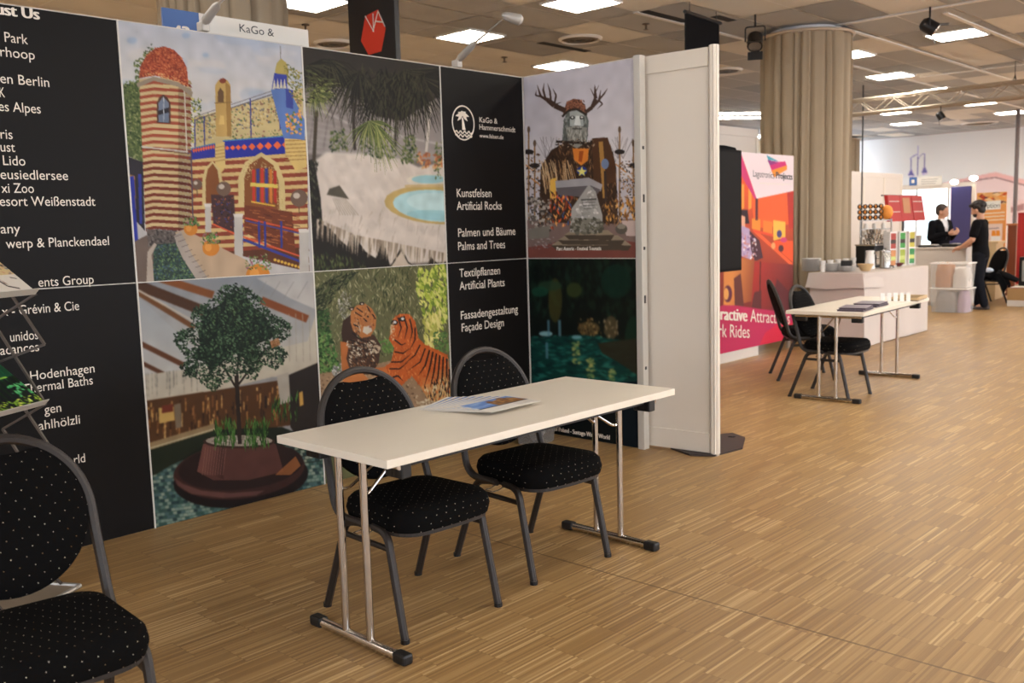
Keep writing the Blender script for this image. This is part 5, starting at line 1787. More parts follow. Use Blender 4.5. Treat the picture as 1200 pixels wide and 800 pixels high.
# black advertising board behind the display wall
XT = 5.2
ya, yb = PX(407, 0, XT).y, PX(461, 0, XT).y
t = thing('advertising_tower', 'tall black board with a red hexagon logo behind the display wall', 'sign tower', (XT + 0.02, (ya + yb) / 2, 0))
bm = B(); box(bm, XT, XT + 0.05, yb, ya, 0.03, 3.7, 0.003); obj('body', bm, mat('tower_black', hexc(36, 34, 36), 0.5, noise=0.05, nscale=4), t)
bm = B(); box(bm, XT + 0.001, XT + 0.049, yb - 0.006, yb - 0.0002, 0.03, 3.7); obj('edge', bm, M_BLACKPL, t)
bm = B(); box(bm, XT - 0.2, XT + 0.25, yb + 0.05, ya - 0.05, 0, 0.0298, 0.004); obj('foot', bm, M_BLACKPL, t)
HX = [(423, 48), (432, 64.5), (447, 60), (452, 33), (443, 11), (428, 19)]
bm = B(); bm.faces.new([bm.verts.new(PX(a, b, XT - 0.0015)) for a, b in HX]); obj('hexagon_logo', bm, M_REDLOGO, t)
bm = B()
for pl in ([(428, 19), (438, 37), (437, 16)], [(437, 37), (443, 13), (451, 31)], [(440, 25), (449, 26)]):
    tube(bm, [PX(a, b, XT - 0.004) for a, b in pl], 0.006, 4)
obj('lettering', bm, M_LETTER, t)
rel(t)

# black hanging banner
a, b = P(806, 15, 3.75), P(845, 30, 3.75)
a, b = Vector((8.78, 5.67, 0)), Vector((9.45, 5.74, 0))
a, b = P(804, 15, 3.70), P(843, 28, 3.70)
t = thing('hanging_banner', 'black cloth banner hanging from the ceiling above the partition', 'banner', ((a.x + b.x) / 2, (a.y + b.y) / 2, 3.70))
bm = B(); dd = Vector((b.x - a.x, b.y - a.y, 0)); nn = Vector((-dd.y, dd.x, 0)).normalized() * 0.02
A4 = [Vector((a.x, a.y, 3.70)), Vector((b.x, b.y, 3.70)), Vector((b.x, b.y, 3.12)), Vector((a.x, a.y, 3.12))]
prism(bm, [(0, i) for i in range(4)], lambda q, i: A4[i], nn); obj('cloth', bm, M_BLACKCLOTH, t)
bm = B(); tube(bm, [(a.x - dd.x * .04, a.y - dd.y * .04, 3.71), (b.x + dd.x * .04, b.y + dd.y * .04, 3.71)], 0.02, 8)
obj('rod', bm, M_BLACKPL, t, smooth=True)
bm = B()
for k in (0.1, 0.9):
    q = a + dd * k
    tube(bm, [(q.x, q.y, 3.715), (q.x, q.y, ZC - 0.001)], 0.004, 6)
obj('wire', bm, M_BLACKPL, t)
rel(t)

# ------------------------------------------------------------------ curtained column and the curtain at the back
def curtain_ring(c, R0, z0, z1, a0, a1, nple, label, rail=True, seed=1):
    t = thing('pleated_curtain', label, 'curtain', (c[0], c[1], z0))
    rr = random.Random(seed)
    N = 420
    ph = [rr.uniform(0.45, 1.8) for _ in range(nple + 2)]
    bm = B()
    rows = []
    zz = [0, 0.25, 0.6, 0.9, 0.96, 1.0]
    cum = [0]
    for p_ in ph:
        cum.append(cum[-1] + p_)
    cum = [v / cum[nple] for v in cum[:nple + 1]]
    for f in zz:
        row = []
        for k in range(N + 1):
            u = k / N
            j = max(i for i in range(nple + 1) if cum[i] <= u + 1e-9)
            j = min(j, nple - 1)
            w = (u - cum[j]) / (cum[j + 1] - cum[j])
            amp = 0.030 + 0.016 * math.sin(j * 2.4)
            amp *= (1.0 if f < 0.92 else (0.75 if f < 0.98 else 0.55))
            s = 0.55 - 1.55 * (math.exp(-(w / 0.13) ** 2) + math.exp(-((1 - w) / 0.13) ** 2)) + 0.25 * math.sin(2 * PI * w + j)
            a = a0 + (a1 - a0) * (u + 0.004 * math.sin(j * 1.7 + f * 2))
            r = R0 + amp * s + 0.006 * math.sin(j * 5.1 + f * 3)
            row.append(bm.verts.new((r * math.cos(a), r * math.sin(a), f * (z1 - z0))))
        rows.append(row)
    for A, C_ in zip(rows[:-1], rows[1:]):
        for k in range(N):
            bm.faces.new((A[k], A[k + 1], C_[k + 1], C_[k]))
    obj('curtain_fabric', bm, M_CURTAIN, t, smooth=True)
    if rail:
        bm = B()
        full = abs(a1 - a0) > 6.2
        tube(bm, [((R0 + 0.035) * math.cos(a0 + (a1 - a0) * k / 60), (R0 + 0.035) * math.sin(a0 + (a1 - a0) * k / 60), z1 - z0 + 0.016) for k in range(60 if full else 61)], 0.02, 8, closed=full)
        obj('curtain_rail', bm, mat('curtain_rail', hexc(196, 178, 156), 0.5, 0.2, noise=0.05), t, smooth=True)
    return t


CC = (11.62, 5.70)
bm = B(); lathe(bm, [(0.30, 0), (0.30, ZC - 0.002)], (CC[0], CC[1], 0), 32)
o = struct('trim_7', bm, M_WALL)
bm = B(); lathe(bm, [(0.40, ZC - 0.09), (0.44, ZC - 0.05), (0.44, ZC - 0.001)], (CC[0], CC[1], 0), 32)
o = struct('trim_8', bm, M_TILE[3])
curtain_ring(CC, 0.545, 0.03, 3.735, 0, 2 * PI, 25, 'beige pleated curtain wrapped around the round column')
p0 = P(260, 0, 3.83)
qc = PY(262, 20, 7.3)
curtain_ring((qc.x, 7.3), 0.50, 0.03, 3.74, 0, 2 * PI, 22, 'beige pleated curtain behind the white booth sign at the top left', seed=4)
bm = B(); lathe(bm, [(0.30, 0), (0.30, ZC - 0.002)], (qc.x, 7.3, 0), 32)
struct('trim_9', bm, M_WALL)
curtain_ring((27.2, 12.2), 0.5, 0.03, 3.74, 0, 2 * PI, 26, 'beige pleated curtain far away at the left end of the pink mural', seed=9)

# ------------------------------------------------------------------ red poster stand with monitor
PYp = 5.10
xl, xr, zt, zb = 8.15, PY(930, 184, PYp).x, 2.18, 0.105
t = thing('poster_wall', 'large red and orange printed stand wall with the white company header', 'poster', (9.1, PYp + 0.03, 0))
bm = B(); box(bm, xl, xr, PYp, PYp + 0.05, zb, zt, 0.002); obj('panel', bm, M_PARTPINK, t)
bm = B(); box(bm, xl, PY(889, 416, PYp).x, PYp + 0.004, PYp + 0.05, 0.0, zb - 0.0005); obj('plinth', bm, M_PARTPINK, t)
bm = B(); box(bm, xr - 0.09, xr - 0.03, PYp + 0.012, PYp + 0.04, 0.0, zb - 0.0005); obj('foot', bm, M_ALU, t)
Q = [pix((xl, PYp, zt)), pix((xr, PYp, zt)), pix((xr, PYp, zb)), pix((xl, PYp, zb))]
c = Canvas(200, 220, Q, C8((196, 70, 40)))
R = c.rng
c.grad([(820, 170), (932, 180), (932, 400), (820, 420)], (214, 84, 42), (112, 44, 40), (880, 220), (880, 360))
c.poly([(880, 228), (930, 226), (930, 262), (884, 268)], (222, 92, 44)); c.poly([(922, 224), (931, 224), (931, 268), (924, 268)], (176, 48, 40))
for x, w in ((869, 3), (877, 3.4)):
    c.poly([(x, 216), (x + w, 216), (x + w, 244), (x, 246)], (232, 150, 60))
c.poly([(881, 256), (891, 257), (891, 271), (881, 268)], (224, 134, 50)); c.poly([(894, 258), (905, 260), (905, 276), (894, 272)], (222, 120, 46)); c.poly([(906, 258), (920, 260), (920, 278), (906, 282)], (230, 172, 70))
c.ell((913, 274), 3, 4.4, (70, 60, 110)); c.poly([(885, 232), (888, 232), (888, 258), (885, 258)], (86, 40, 44))
c.line([(884, 270), (932, 314)], 3.6, (232, 92, 50)); c.line([(882, 270), (906, 276)], 3, (214, 74, 46)); c.poly([(908, 282), (932, 282), (932, 310), (904, 286)], (222, 84, 44))
c.ell((906, 288), 2.4, 4, (214, 150, 96)); c.ell((915, 291), 3, 4, (74, 40, 46)); c.ell((918, 281), 4, 3, (190, 60, 110))
c.poly([(868, 246), (876, 246), (878, 262), (870, 262)], (48, 30, 36)); c.poly([(868, 252), (873, 254), (873, 268), (868, 270)], (214, 160, 130)); c.poly([(868, 264), (878, 268), (884, 282), (880, 304), (868, 300)], (168, 146, 176)); c.poly([(878, 270), (890, 282), (894, 302), (884, 306), (880, 292)], (70, 40, 50))
c.dabs([(868, 268), (886, 280), (888, 304), (868, 300)], 60, [(200, 180, 200), (110, 80, 130), (230, 220, 220), (190, 120, 110)], (1, 2.6))
c.grad([(848, 316), (870, 302), (890, 306), (892, 350), (848, 360)], (206, 130, 66), (120, 56, 40), (858, 320), (890, 330)); c.grad([(884, 306), (932, 310), (932, 366), (880, 360)], (158, 46, 40), (96, 46, 46), (890, 310), (920, 360))
c.line([(891, 306), (890, 364)], 1.2, (66, 30, 26)); c.poly([(860, 326), (868, 320), (872, 360), (861, 358)], (96, 50, 44)); c.ell((853, 344), 5, 10, (96, 46, 60)); c.ell((851, 344), 3, 7, (214, 150, 80))
c.poly([(882, 350), (884, 342), (892, 340), (892, 362), (880, 362)], (90, 44, 44)); c.poly([(904, 362), (910, 326), (932, 350), (932, 366)], (92, 46, 50))
c.poly([(820, 366), (848, 357), (862, 357.5), (890, 361.5), (932, 366.5), (932, 400), (820, 424)], (178, 46, 84)); c.poly([(896, 390), (912, 378), (932, 378), (932, 398), (890, 404)], (206, 42, 60), .7)
c.blur(1)
c.poly([(820, 160), (867, 175), (932, 183), (932, 223.4), (886.5, 233), (868.5, 180), (860, 176)], (222, 206, 210)); c.poly([(867.5, 177.5), (875, 200), (886.5, 233), (884, 233), (868, 205)], (196, 56, 110))
c.poly([(898, 182), (912, 189.5), (900, 188)], (70, 150, 170)); c.poly([(899.5, 188), (911, 190), (920, 189.5), (922, 196), (904, 200)], (196, 40, 110)); c.poly([(903.5, 200), (922, 194), (922, 199), (907, 208)], (240, 140, 50)); c.poly([(899, 188), (910, 190), (912, 191), (902, 194)], (140, 50, 120))
x = c.result()
sheet('print', x, (xl, PYp - 0.0012, zt), (xr - xl, 0, 0), (0, 0, zb - zt), M_PRINT, t, 1.15)
yt = PYp - 0.0026
TU = PY(925, 379.6, yt) - PY(858, 375.6, yt)
bm = B()
b = PY(907.5, 209, yt); a0 = PY(882.5, 206.5, yt)
lettering(bm, 'Lagotronics', b, PY(928, 210.5, yt) - a0, UZ, 0.07, b.x - a0.x, right=True)
b2 = PY(928.5, 210.6, yt)
lettering(bm, 'Projects', b2, PY(928, 210.5, yt) - a0, UZ, 0.07, b2.x - PY(909.5, 209, yt).x, right=True, bold=True)
obj('company_name', bm, M_DARKLETTER, t)
bm = B()
b = PY(925.5, 379.6, yt)
lettering(bm, 'Attractions', b, TU, UZ, 0.135, b.x - PY(879, 376.5, yt).x, right=True)
b = PY(875.5, 376.3, yt)
lettering(bm, 'Interactive', b, TU, UZ, 0.13, 0.86, right=True, bold=True)
b = PY(878.5, 395.8, yt)
lettering(bm, '& Dark Rides', b, TU, UZ, 0.135, 1.06, right=True)
lettering(bm, 'www.lagotronicsprojects.com', (PY(928, 217, yt).x, yt, PY(928, 217, yt).z), UX, UZ, 0.03, 0.75, right=True)
obj('lettering', bm, M_LETTER, t)
rel(t)

t = thing('monitor', 'black flat monitor hung in front of the red stand wall', 'monitor', (8.42, 4.95, 0.97))
bm = B(); box(bm, 8.0, 8.585, 4.88, 4.95, 0.97, 2.165, 0.006); obj('casing', bm, mat('monitor_black', hexc(12, 11, 12), 0.6, noise=0.05, spec=0.08), t)
bm = B(); box(bm, 8.03, 8.56, 4.877, 4.8795, 1.0, 2.14); obj('screen', bm, mat('dark_screen', hexc(10, 9, 10), 0.5, noise=0.02, spec=0.1), t)
bm = B(); box(bm, 8.2, 8.4, 4.951, PYp - 0.002, 1.4, 1.7); obj('wall_bracket', bm, M_BLACKPL, t)
rel(t)
# dark flag with magenta edge over the poster corner
t = thing('flag', 'dark grey cloth hood with a magenta edge above the black monitor', 'cloth', (8.55, 5.03, 2.19))
bm = B()
prism(bm, [(7.95, 2.172), (8.58, 2.172), (8.72, 2.10), (8.62, 2.20), (8.40, 2.215), (7.95, 2.20)], lambda a, b: (a, 4.97, b), (0, 0.06, 0)); obj('hood', bm, M_BLACKCLOTH, t)
rel(t)

# white booth walls in the distance
def booth_wall(label, x0, x1, y, h, seams, th=0.04, grp='white booth walls'):
    t = thing('booth_wall', label, 'booth wall', ((x0 + x1) / 2, y, 0), 0, grp)
    bm = B(); box(bm, x0, x1, y, y + th, 0.0, h - 0.1); obj('panel', bm, M_PARTPINK, t)
    bm = B(); box(bm, x0, x1, y - 0.008, y + th + 0.008, h - 0.0995, h, 0.002); obj('top_rail', bm, M_PARTPINK, t)
    for x in seams:
        bm = B(); box(bm, x - 0.025, x + 0.025, y - 0.014, y - 0.0005, 0, h - 0.1); obj('post', bm, M_PART, t)
    rel(t)


p = P(848, 142, 2.5)
booth_wall('white booth wall behind the red stand wall, left of the curtained column', 7.6, PY(888, 148, 5.9).x, 5.9, 2.58, [8.6, PY(888, 148, 5.9).x - 0.03])
yb = 7.9
booth_wall('white booth wall right of the curtained column, behind the buffet', 15.5, PY(1058, 204, yb).x, yb, PY(1058, 204, yb).z, [PY(1036, 202, yb).x, PY(1012, 202, yb).x, PY(1057, 204, yb).x - 0.03])

# ------------------------------------------------------------------ buffet table with cloth
BX0, BX1, BY0, BY1, BZ = 10.49, 12.45, 4.42, 5.06, 0.835
t = thing('buffet_table', 'buffet table covered to the floor by a white cloth', 'table', (11.47, 4.8, 0))
bm = B(); box(bm, BX0 + 0.03, BX1 - 0.03, BY0 + 0.03, BY1 - 0.03, BZ - 0.05, BZ - 0.006); obj('tabletop', bm, M_WOOD, t)
for x in (BX0 + 0.12, BX1 - 0.12):
    for y in (BY0 + 0.12, BY1 - 0.12):
        bm = B(); box(bm, x - 0.02, x + 0.02, y - 0.02, y + 0.02, 0.0, BZ - 0.0505); obj('leg', bm, M_ALU, t)
rel(t)
rc = random.Random(3)


def drape(x0, x1, y0, y1, zt, drop, flare, amp, n, seed):
    """cloth over a table top with hanging sides"""
    bm = B()
    per = []
    for (ax, ay), (bx_, by_) in (((x0, y0), (x1, y0)), ((x1, y0), (x1, y1)), ((x1, y1), (x0, y1)), ((x0, y1), (x0, y0))):
        m = max(8, int(math.hypot(bx_ - ax, by_ - ay) * n))
        for k in range(m):
            per.append((ax + (bx_ - ax) * k / m, ay + (by_ - ay) * k / m))
    cx, cy = (x0 + x1) / 2, (y0 + y1) / 2
    rows = []
    r_ = random.Random(seed)
    ph = r_.random() * 6
    s = 0
    for f in (0, .03, .15, .4, .7, 1.0):
        row = []
        for k, (x, y) in enumerate(per):
            w = amp * f * (math.sin(k * 0.55 + ph) + 0.6 * math.sin(k * 0.23 + 1))
            dx = (1 if abs(x - x1) < 1e-6 else (-1 if abs(x - x0) < 1e-6 else 0)); dy = (1 if abs(y - y1) < 1e-6 else (-1 if abs(y - y0) < 1e-6 else 0))
            o_ = 0.004 + flare * f + w
            row.append(bm.verts.new((x + dx * o_, y + dy * o_, zt - drop * f + (0.012 * math.sin(k * 0.4 + 1) * (f == 1.0 and drop < 0.5)))))
        rows.append(row)
    for A, C_ in zip(rows[:-1], rows[1:]):
        for k in range(len(per)):
            bm.faces.new((A[k], A[(k + 1) % len(per)], C_[(k + 1) % len(per)], C_[k]))
    bm.faces.new(rows[0])
    return bm


o = obj('tablecloth', drape(BX0, BX1, BY0, BY1, BZ, BZ - 0.008, 0.012, 0.006, 22, 2), M_CLOTH, smooth=True)
tag(o, 'long white cloth draped over the buffet table down to the floor', 'tablecloth')
o = obj('top_cloth', drape(BX0 - 0.016, BX0 + 0.5, BY0 + 0.01, BY1 + 0.012, BZ + 0.004, 0.17, 0.03, 0.005, 22, 6), M_CLOTH, smooth=True)
tag(o, 'short white top cloth hanging over the left end of the buffet table', 'tablecloth')
TB = BZ + 0.0045


def on_buffet(px, py):
    p = P(px, py, TB)
    return p


# stacks of white plates and cups (a stack: each plate a thing)
proto = None
for (px, n, r, lab) in ((951, 13, 0.115, 'tall'), (975, 8, 0.105, 'middle'), (992, 5, 0.11, 'low')):
    p = P(px, 318.5, BZ)
    x = min(max(p.x, BX0 + .15), BX1)
    for k in range(n):
        loc = (p.x, p.y, BZ + 0.0095 + k * 0.0115)
        lab2 = 'white plate in the %s plate stack at the left end of the buffet' % lab
        if proto is None:
            bm = B(); lathe(bm, [(0.05, 0.0), (0.055, 0.0), (0.075, 0.004), (0.115, 0.0135), (0.115, 0.016), (0.07, 0.007), (0.05, 0.004)], n=28)
            proto = obj('plate', bm, M_PORC, smooth=True); proto.location = loc
            tag(proto, lab2, 'plate', 'stacked plates on the buffet')
        else:
            d = proto.copy(); COL.objects.link(d); d.location = loc; d['label'] = lab2
        d_top = loc
p = P(992, 318.5, BZ)
t = thing('cutlery_box', 'black box lying on the low plate stack', 'box', (p.x, p.y, BZ + 0.0095 + 5 * 0.0115 + 0.005), math.radians(20))
bm = B(); box(bm, -0.08, 0.08, -0.06, 0.06, 0, 0.055, 0.004); obj('body', bm, M_BLACKPL, t)
bm = B(); box(bm, -0.082, 0.082, -0.062, 0.062, 0.0555, 0.062, 0.002); obj('lid', bm, M_BLACKPL, t)
# rows of white cups behind
cup = None
for i in range(5):
    for lev in range(2):
        p = PY(964 + i * 9, 310, 4.98)
        loc = (p.x, 4.98, BZ + 0.0095 + lev * 0.0665)
        if cup is None:
            cup = thing('cup', 'white cup in the two-level row behind the plates', 'cup', loc, 0, 'white cups on the buffet')
            bm = B(); lathe(bm, [(0.022, 0.0), (0.026, 0.003), (0.036, 0.06), (0.038, 0.065), (0.035, 0.065), (0.024, 0.006)], n=20); obj('bowl', bm, M_PORC, cup, smooth=True)
            bm = B(); tube(bm, fillet([(0.034, 0, 0.05), (0.058, 0, 0.05), (0.055, 0, 0.02), (0.03, 0, 0.018)], 0.015), 0.004, 6); obj('handle', bm, M_PORC, cup, smooth=True)
        else:
            dup(cup, loc, 0.4 * i, 'white cup in the two-level row behind the plates')


def lathe_thing(name, label, cat, loc, prof, m, group=None, n=24):
    bm = B(); lathe(bm, prof, n=n)
    o = obj(name, bm, m, smooth=True); o.location = loc
    return tag(o, label, cat, group)


p = P(1016, 318, BZ); s = p.length / 1108
lathe_thing('bread_bowl', 'small pale wooden bowl at the front of the buffet', 'bowl', (p.x, p.y + 0.02, BZ + 0.0048), [(0.04, 0.0), (0.05, 0.002), (0.09, 0.075), (0.095, 0.085), (0.085, 0.08), (0.045, 0.012)], M_WOOD)
p = P(1020, 316, BZ)
t = thing('milk_jug', 'white jug in front of the black coffee machine', 'jug', (p.x + 0.1, p.y + 0.05, BZ + 0.0045))
bm = B(); lathe(bm, [(0.058, 0), (0.062, 0.005), (0.052, 0.12), (0.046, 0.19), (0.052, 0.225), (0.046, 0.225), (0.04, 0.19)], n=24); obj('body', bm, M_PORC, t, smooth=True)
bm = B(); tube(bm, fillet([(0.05, 0.0, 0.18), (0.1, 0, 0.18), (0.1, 0, 0.06), (0.057, 0, 0.05)], 0.03), 0.008, 8); obj('handle', bm, M_PORC, t, smooth=True)
# coffee machine
p = PY(1021, 312, 4.95)
t = thing('coffee_machine', 'black coffee machine with a chrome cup tray behind the white jug', 'coffee machine', (p.x, 4.93, BZ + 0.0045), math.radians(-8))
bm = B(); box(bm, -0.14, 0.14, -0.12, 0.16, 0, 0.03, 0.006); box(bm, -0.14, 0.14, 0.03, 0.16, 0.0302, 0.27, 0.006); box(bm, -0.14, 0.14, -0.10, 0.03, 0.2, 0.27, 0.006); obj('housing', bm, M_BLACKPL, t)
bm = B(); tube(bm, [(0, -0.04, 0.2), (0, -0.04, 0.155)], 0.016, 10, radii=[0.02, 0.012]); obj('spout', bm, M_CHROME, t, smooth=True)
bm = B(); box(bm, -0.13, 0.13, -0.11, 0.02, 0.0305, 0.036); obj('drip_tray', bm, M_STEEL, t)
bm = B(); box(bm, -0.15, 0.15, -0.12, 0.17, 0.2705, 0.29, 0.004); obj('cup_tray', bm, M_CHROME, t)
# chrome cups and glasses piled on top
cm = None
mt = Matrix.Translation((p.x, 4.93, BZ + 0.0045)) @ Matrix.Rotation(math.radians(-8), 4, 'Z')
for lev in range(3):
    for i in range(4 - lev):
        for j in range(2):
            q = mt @ Vector((-0.115 + i * 0.074 + lev * 0.037, -0.06 + j * 0.1, 0.2905 + lev * 0.062))
            if cm is None:
                bm = B(); lathe(bm, [(0.02, 0), (0.024, 0.002), (0.034, 0.055), (0.036, 0.06), (0.032, 0.06), (0.02, 0.006)], n=16)
                cm = obj('steel_cup', bm, M_CHROME, smooth=True); cm.location = q
                tag(cm, 'shiny steel cup in the pile on the black coffee machine', 'cup', 'steel cups on the coffee machine')
            else:
                d = cm.copy(); COL.objects.link(d); d.location = q
# steel canister
p = P(1037, 315, BZ)
t = thing('steel_canister', 'brushed steel canister with a lid right of the white jug', 'canister', (p.x + 0.08, p.y + 0.03, BZ + 0.0045))
bm = B(); lathe(bm, [(0.062, 0), (0.066, 0.004), (0.066, 0.19), (0.062, 0.195)], n=24); obj('body', bm, M_STEEL, t, smooth=True)
bm = B(); lathe(bm, [(0.068, 0.1955), (0.068, 0.215), (0.03, 0.228), (0.012, 0.23), (0.014, 0.248)], n=24); obj('lid', bm, M_STEEL, t, smooth=True)
bm = B(); tube(bm, [(0, -0.06, 0.03), (0, -0.1, 0.03), (0, -0.105, 0.005)], 0.008, 8); obj('tap', bm, M_BLACKPL, t, smooth=True)
# maroon dish, tray
p = P(1051, 312.5, BZ)
lathe_thing('dish', 'dark red shallow dish before the tea box columns', 'dish', (p.x + .03, p.y + 0.02, BZ + 0.0048), [(0.05, 0.0), (0.06, 0.002), (0.095, 0.035), (0.1, 0.042), (0.09, 0.038), (0.05, 0.008)], mat('maroon', hexc(96, 26, 34), 0.35, noise=0.05))
p = P(1063, 311, BZ)
t = thing('serving_tray', 'flat pale tray with small sachets on the right of the buffet', 'tray', (p.x + 0.05, p.y + 0.02, BZ + 0.005), math.radians(10))
bm = B(); box(bm, -0.12, 0.12, -0.07, 0.07, 0, 0.006); 
for a in (-1, 1):
    box(bm, a * 0.12 - 0.003, a * 0.12 + 0.003, -0.07, 0.07, 0.0062, 0.018); box(bm, -0.116, 0.116, a * 0.07 - 0.003, a * 0.07 + 0.003, 0.0062, 0.018)
obj('tray_body', bm, M_PORC, t)
# three white tea-box columns
tb = None
cols = [[hexc(170, 70, 60), hexc(206, 140, 90)], [hexc(70, 150, 70), hexc(160, 176, 70)], [hexc(190, 176, 70), hexc(60, 140, 80)]]
for i, px in enumerate((1043, 1054, 1065)):
    yy = 4.74
    p = PY(px, 307, yy)
    t = thing('tea_column', ['left one of three white tea box columns on the buffet, red and orange boxes', 'middle one of three white tea box columns on the buffet, green boxes', 'right one of three white tea box columns on the buffet, green and yellow boxes'][i], 'tea dispenser', (p.x, yy, BZ + 0.0045), math.radians(-20), 'white tea box columns')
    w, h = 0.062, 0.44
    bm = B()
    box(bm, -w, -w + 0.012, -0.05, 0.05, 0, h); box(bm, w - 0.012, w, -0.05, 0.05, 0, h); box(bm, -w + 0.012, w - 0.012, 0.04, 0.05, 0, h)
    for z in (0, h * 0.5 - 0.008, h - 0.016):
        box(bm, -w + 0.012, w - 0.012, -0.05, 0.0395, z, z + 0.016)
    obj('rack', bm, M_PORC, t)
    for k in range(2):
        bm = B(); box(bm, -w + 0.014, w - 0.014, -0.045, 0.035, (0.017, h * 0.5 + 0.0085)[k], (h * 0.5 - 0.012, h - 0.02)[k])
        bt = obj('tea_box', bm, mat('tea_%d_%d' % (i, k), cols[i][1 - k], 0.6, noise=0.25, nscale=22), t)
        bm = B(); box(bm, -w + 0.016, w - 0.016, -0.0465, -0.0455, (0.08, h * 0.5 + 0.07)[k], (0.13, h * 0.5 + 0.12)[k])
        obj('label_band', bm, mat('tea_label_%d' % k, [hexc(196, 206, 120), hexc(60, 50, 44)][k], 0.6, noise=0.1), bt)
# tall clear snack stand with pouch roll on top, standing behind
yy = 5.36
p = PY(1025, 300, yy)
t = thing('snack_stand', 'tall steel wire stand with shelves rising behind the coffee machine', 'display stand', (p.x + 0.02, 5.36, 0), math.radians(-67))
SM = Matrix.Translation((p.x + 0.02, 5.36, 0)) @ Matrix.Rotation(math.radians(-67), 4, 'Z')
W2 = 0.20
bm = B()
for x in (-W2, W2):
    for y in (-0.1, 0.1):
        tube(bm, [(x, y, 0), (x, y, 1.44)], 0.009, 8)
obj('upright', bm, M_STEEL, t, smooth=True)
for z in (0.9, 1.1, 1.2, 1.3, 1.42):
    bm = B(); box(bm, -W2 + 0.005, W2 - 0.005, -0.095, 0.095, z, z + 0.012); obj('shelf', bm, M_STEEL, t)
bm = B(); box(bm, -0.02, 0.1, -0.06, 0.06, 1.1125, 1.185); obj('wooden_box', bm, M_RIMBROWN, t)
for z, xs_ in ((1.2125, (-.14, -.06, .02, .1)), (1.3125, (-.12, -.03, .06, .14))):
    pass
sx, sy = p.x + 0.02, 5.36
gl = None
for z, xs_ in ((1.2126, (-.14, -.05, .04, .13)), (1.3126, (-.13, -.02, .1))):
    for x in xs_:
        q = SM @ Vector((x, -0.03, z))
        if gl is None:
            bm = B(); lathe(bm, [(0.028, 0), (0.03, 0.003), (0.03, 0.055), (0.022, 0.066), (0.022, 0.075)], n=14)
            gl = obj('jar', bm, M_PORC, smooth=True); gl.location = q; tag(gl, 'small pale jar on a shelf of the tall steel stand', 'jar', 'jars on the steel stand')
        else:
            d = gl.copy(); COL.objects.link(d); d.location = q
# black and orange pouches
po = None
for r_ in range(3):
    for i in range(5):
        q = SM @ Vector((-0.21 + i * 0.068, -0.05 - (0.018 if r_ != 1 else 0.05), 1.4325 + r_ * 0.075))
        if po is None:
            po = thing('snack_pouch', 'black snack pouch with an orange mark, in the pile on top of the steel stand', 'pouch', q, 0, 'black pouches on the steel stand')
            po.rotation_euler = (0, 0, math.radians(-67))
            bm = B(); ellipsoid(bm, (0, 0, 0.036), (0.034, 0.05, 0.036), 12, 8); obj('pouch', bm, M_CAPSULE, po, smooth=True)
            bm = B(); ellipsoid(bm, (0, -0.046, 0.036), (0.013, 0.01, 0.022), 10, 6); obj('orange_mark', bm, M_ORANGE, po, smooth=True)
        else:
            dup(po, q, math.radians(-67), 'black snack pouch with an orange mark, in the pile on top of the steel stand')
bm = B(); ellipsoid(bm, (0, 0, 0.1), (0.085, 0.06, 0.1), 18, 12)
o = obj('orange_gourd', bm, M_ORANGE, smooth=True); o.location = SM @ Vector((0.135, -0.03, 1.4330)); o.rotation_euler = (0, 0, math.radians(-67))
tag(o, 'round orange decoration at the right of the black pouches', 'decoration')
# red bags on a dark stand
yy = 5.6
xl, xr = PY(1038, 230, yy).x, PY(1079, 230, yy).x
zt, zb = PY(1058, 229, yy).z, PY(1058, 259, yy).z
t = thing('red_bag_rack', 'dark pole stand behind the tea columns that carries the red bags', 'stand', ((xl + xr) / 2 + 0.15, yy + 0.06, 0))
bm = B(); tube(bm, [(0, 0, 0.012), (0, 0, zt)], 0.022, 10); obj('pole', bm, mat('grey_pole', hexc(90, 88, 90), 0.5, 0.3, noise=0.05), t, smooth=True)
bm = B(); lathe(bm, [(0.2, 0), (0.2, 0.012), (0.03, 0.016)], n=24); obj('base', bm, mat('grey_pole', (0, 0, 0)), t)
bm = B(); tube(bm, [(xl - t.location.x, 0, zt), (xr - t.location.x, 0, zt)], 0.012, 8); obj('cross_bar', bm, mat('grey_pole', (0, 0, 0)), t, smooth=True)
w = (xr - xl) / 3
for i, lab in enumerate(('left red bag with pale stripes hanging above the tea columns', 'middle red bag with a tan label hanging above the tea columns', 'right red bag with pale stripes hanging above the tea columns')):
    x0 = xl + i * w
    b = thing('red_bag', lab, 'bag', (x0 + w / 2, yy, zb), 0, 'red bags hanging above the buffet')
    bm = B()
    prof = [(-w / 2 * 0.98, 0), (w / 2 * 1.02, 0), (w / 2 * 0.96, (zt - zb)), (-w / 2 * 0.96, (zt - zb))]
    prism(bm, prof, lambda a, c_: (a + (0.03 if i == 2 and c_ == 0 else 0), -0.02 - (0.05 if c_ == 0 else 0), c_), (0, 0.05, 0)); obj('body', bm, M_RED, b)
    if i == 1:
        bm = B(); prism(bm, [(-w * .3, .12), (w * .3, .12), (w * .3, (zt - zb) * .9), (-w * .3, (zt - zb) * .9)], lambda a, c_: (a, -0.021 - 0.05 * (1 - c_ / (zt - zb)), c_), (0, -0.004, 0)); obj('label', bm, M_TAN, b)
    else:
        for k in (0.35, 0.75):
            z = (zt - zb) * k
            bm = B(); prism(bm, [(-w * .4, z), (w * .4, z), (w * .4, z + .012), (-w * .4, z + .012)], lambda a, c_: (a, -0.021 - 0.05 * (1 - c_ / (zt - zb)), c_), (0, -0.004, 0)); obj('stripe', bm, M_PAPER, b)
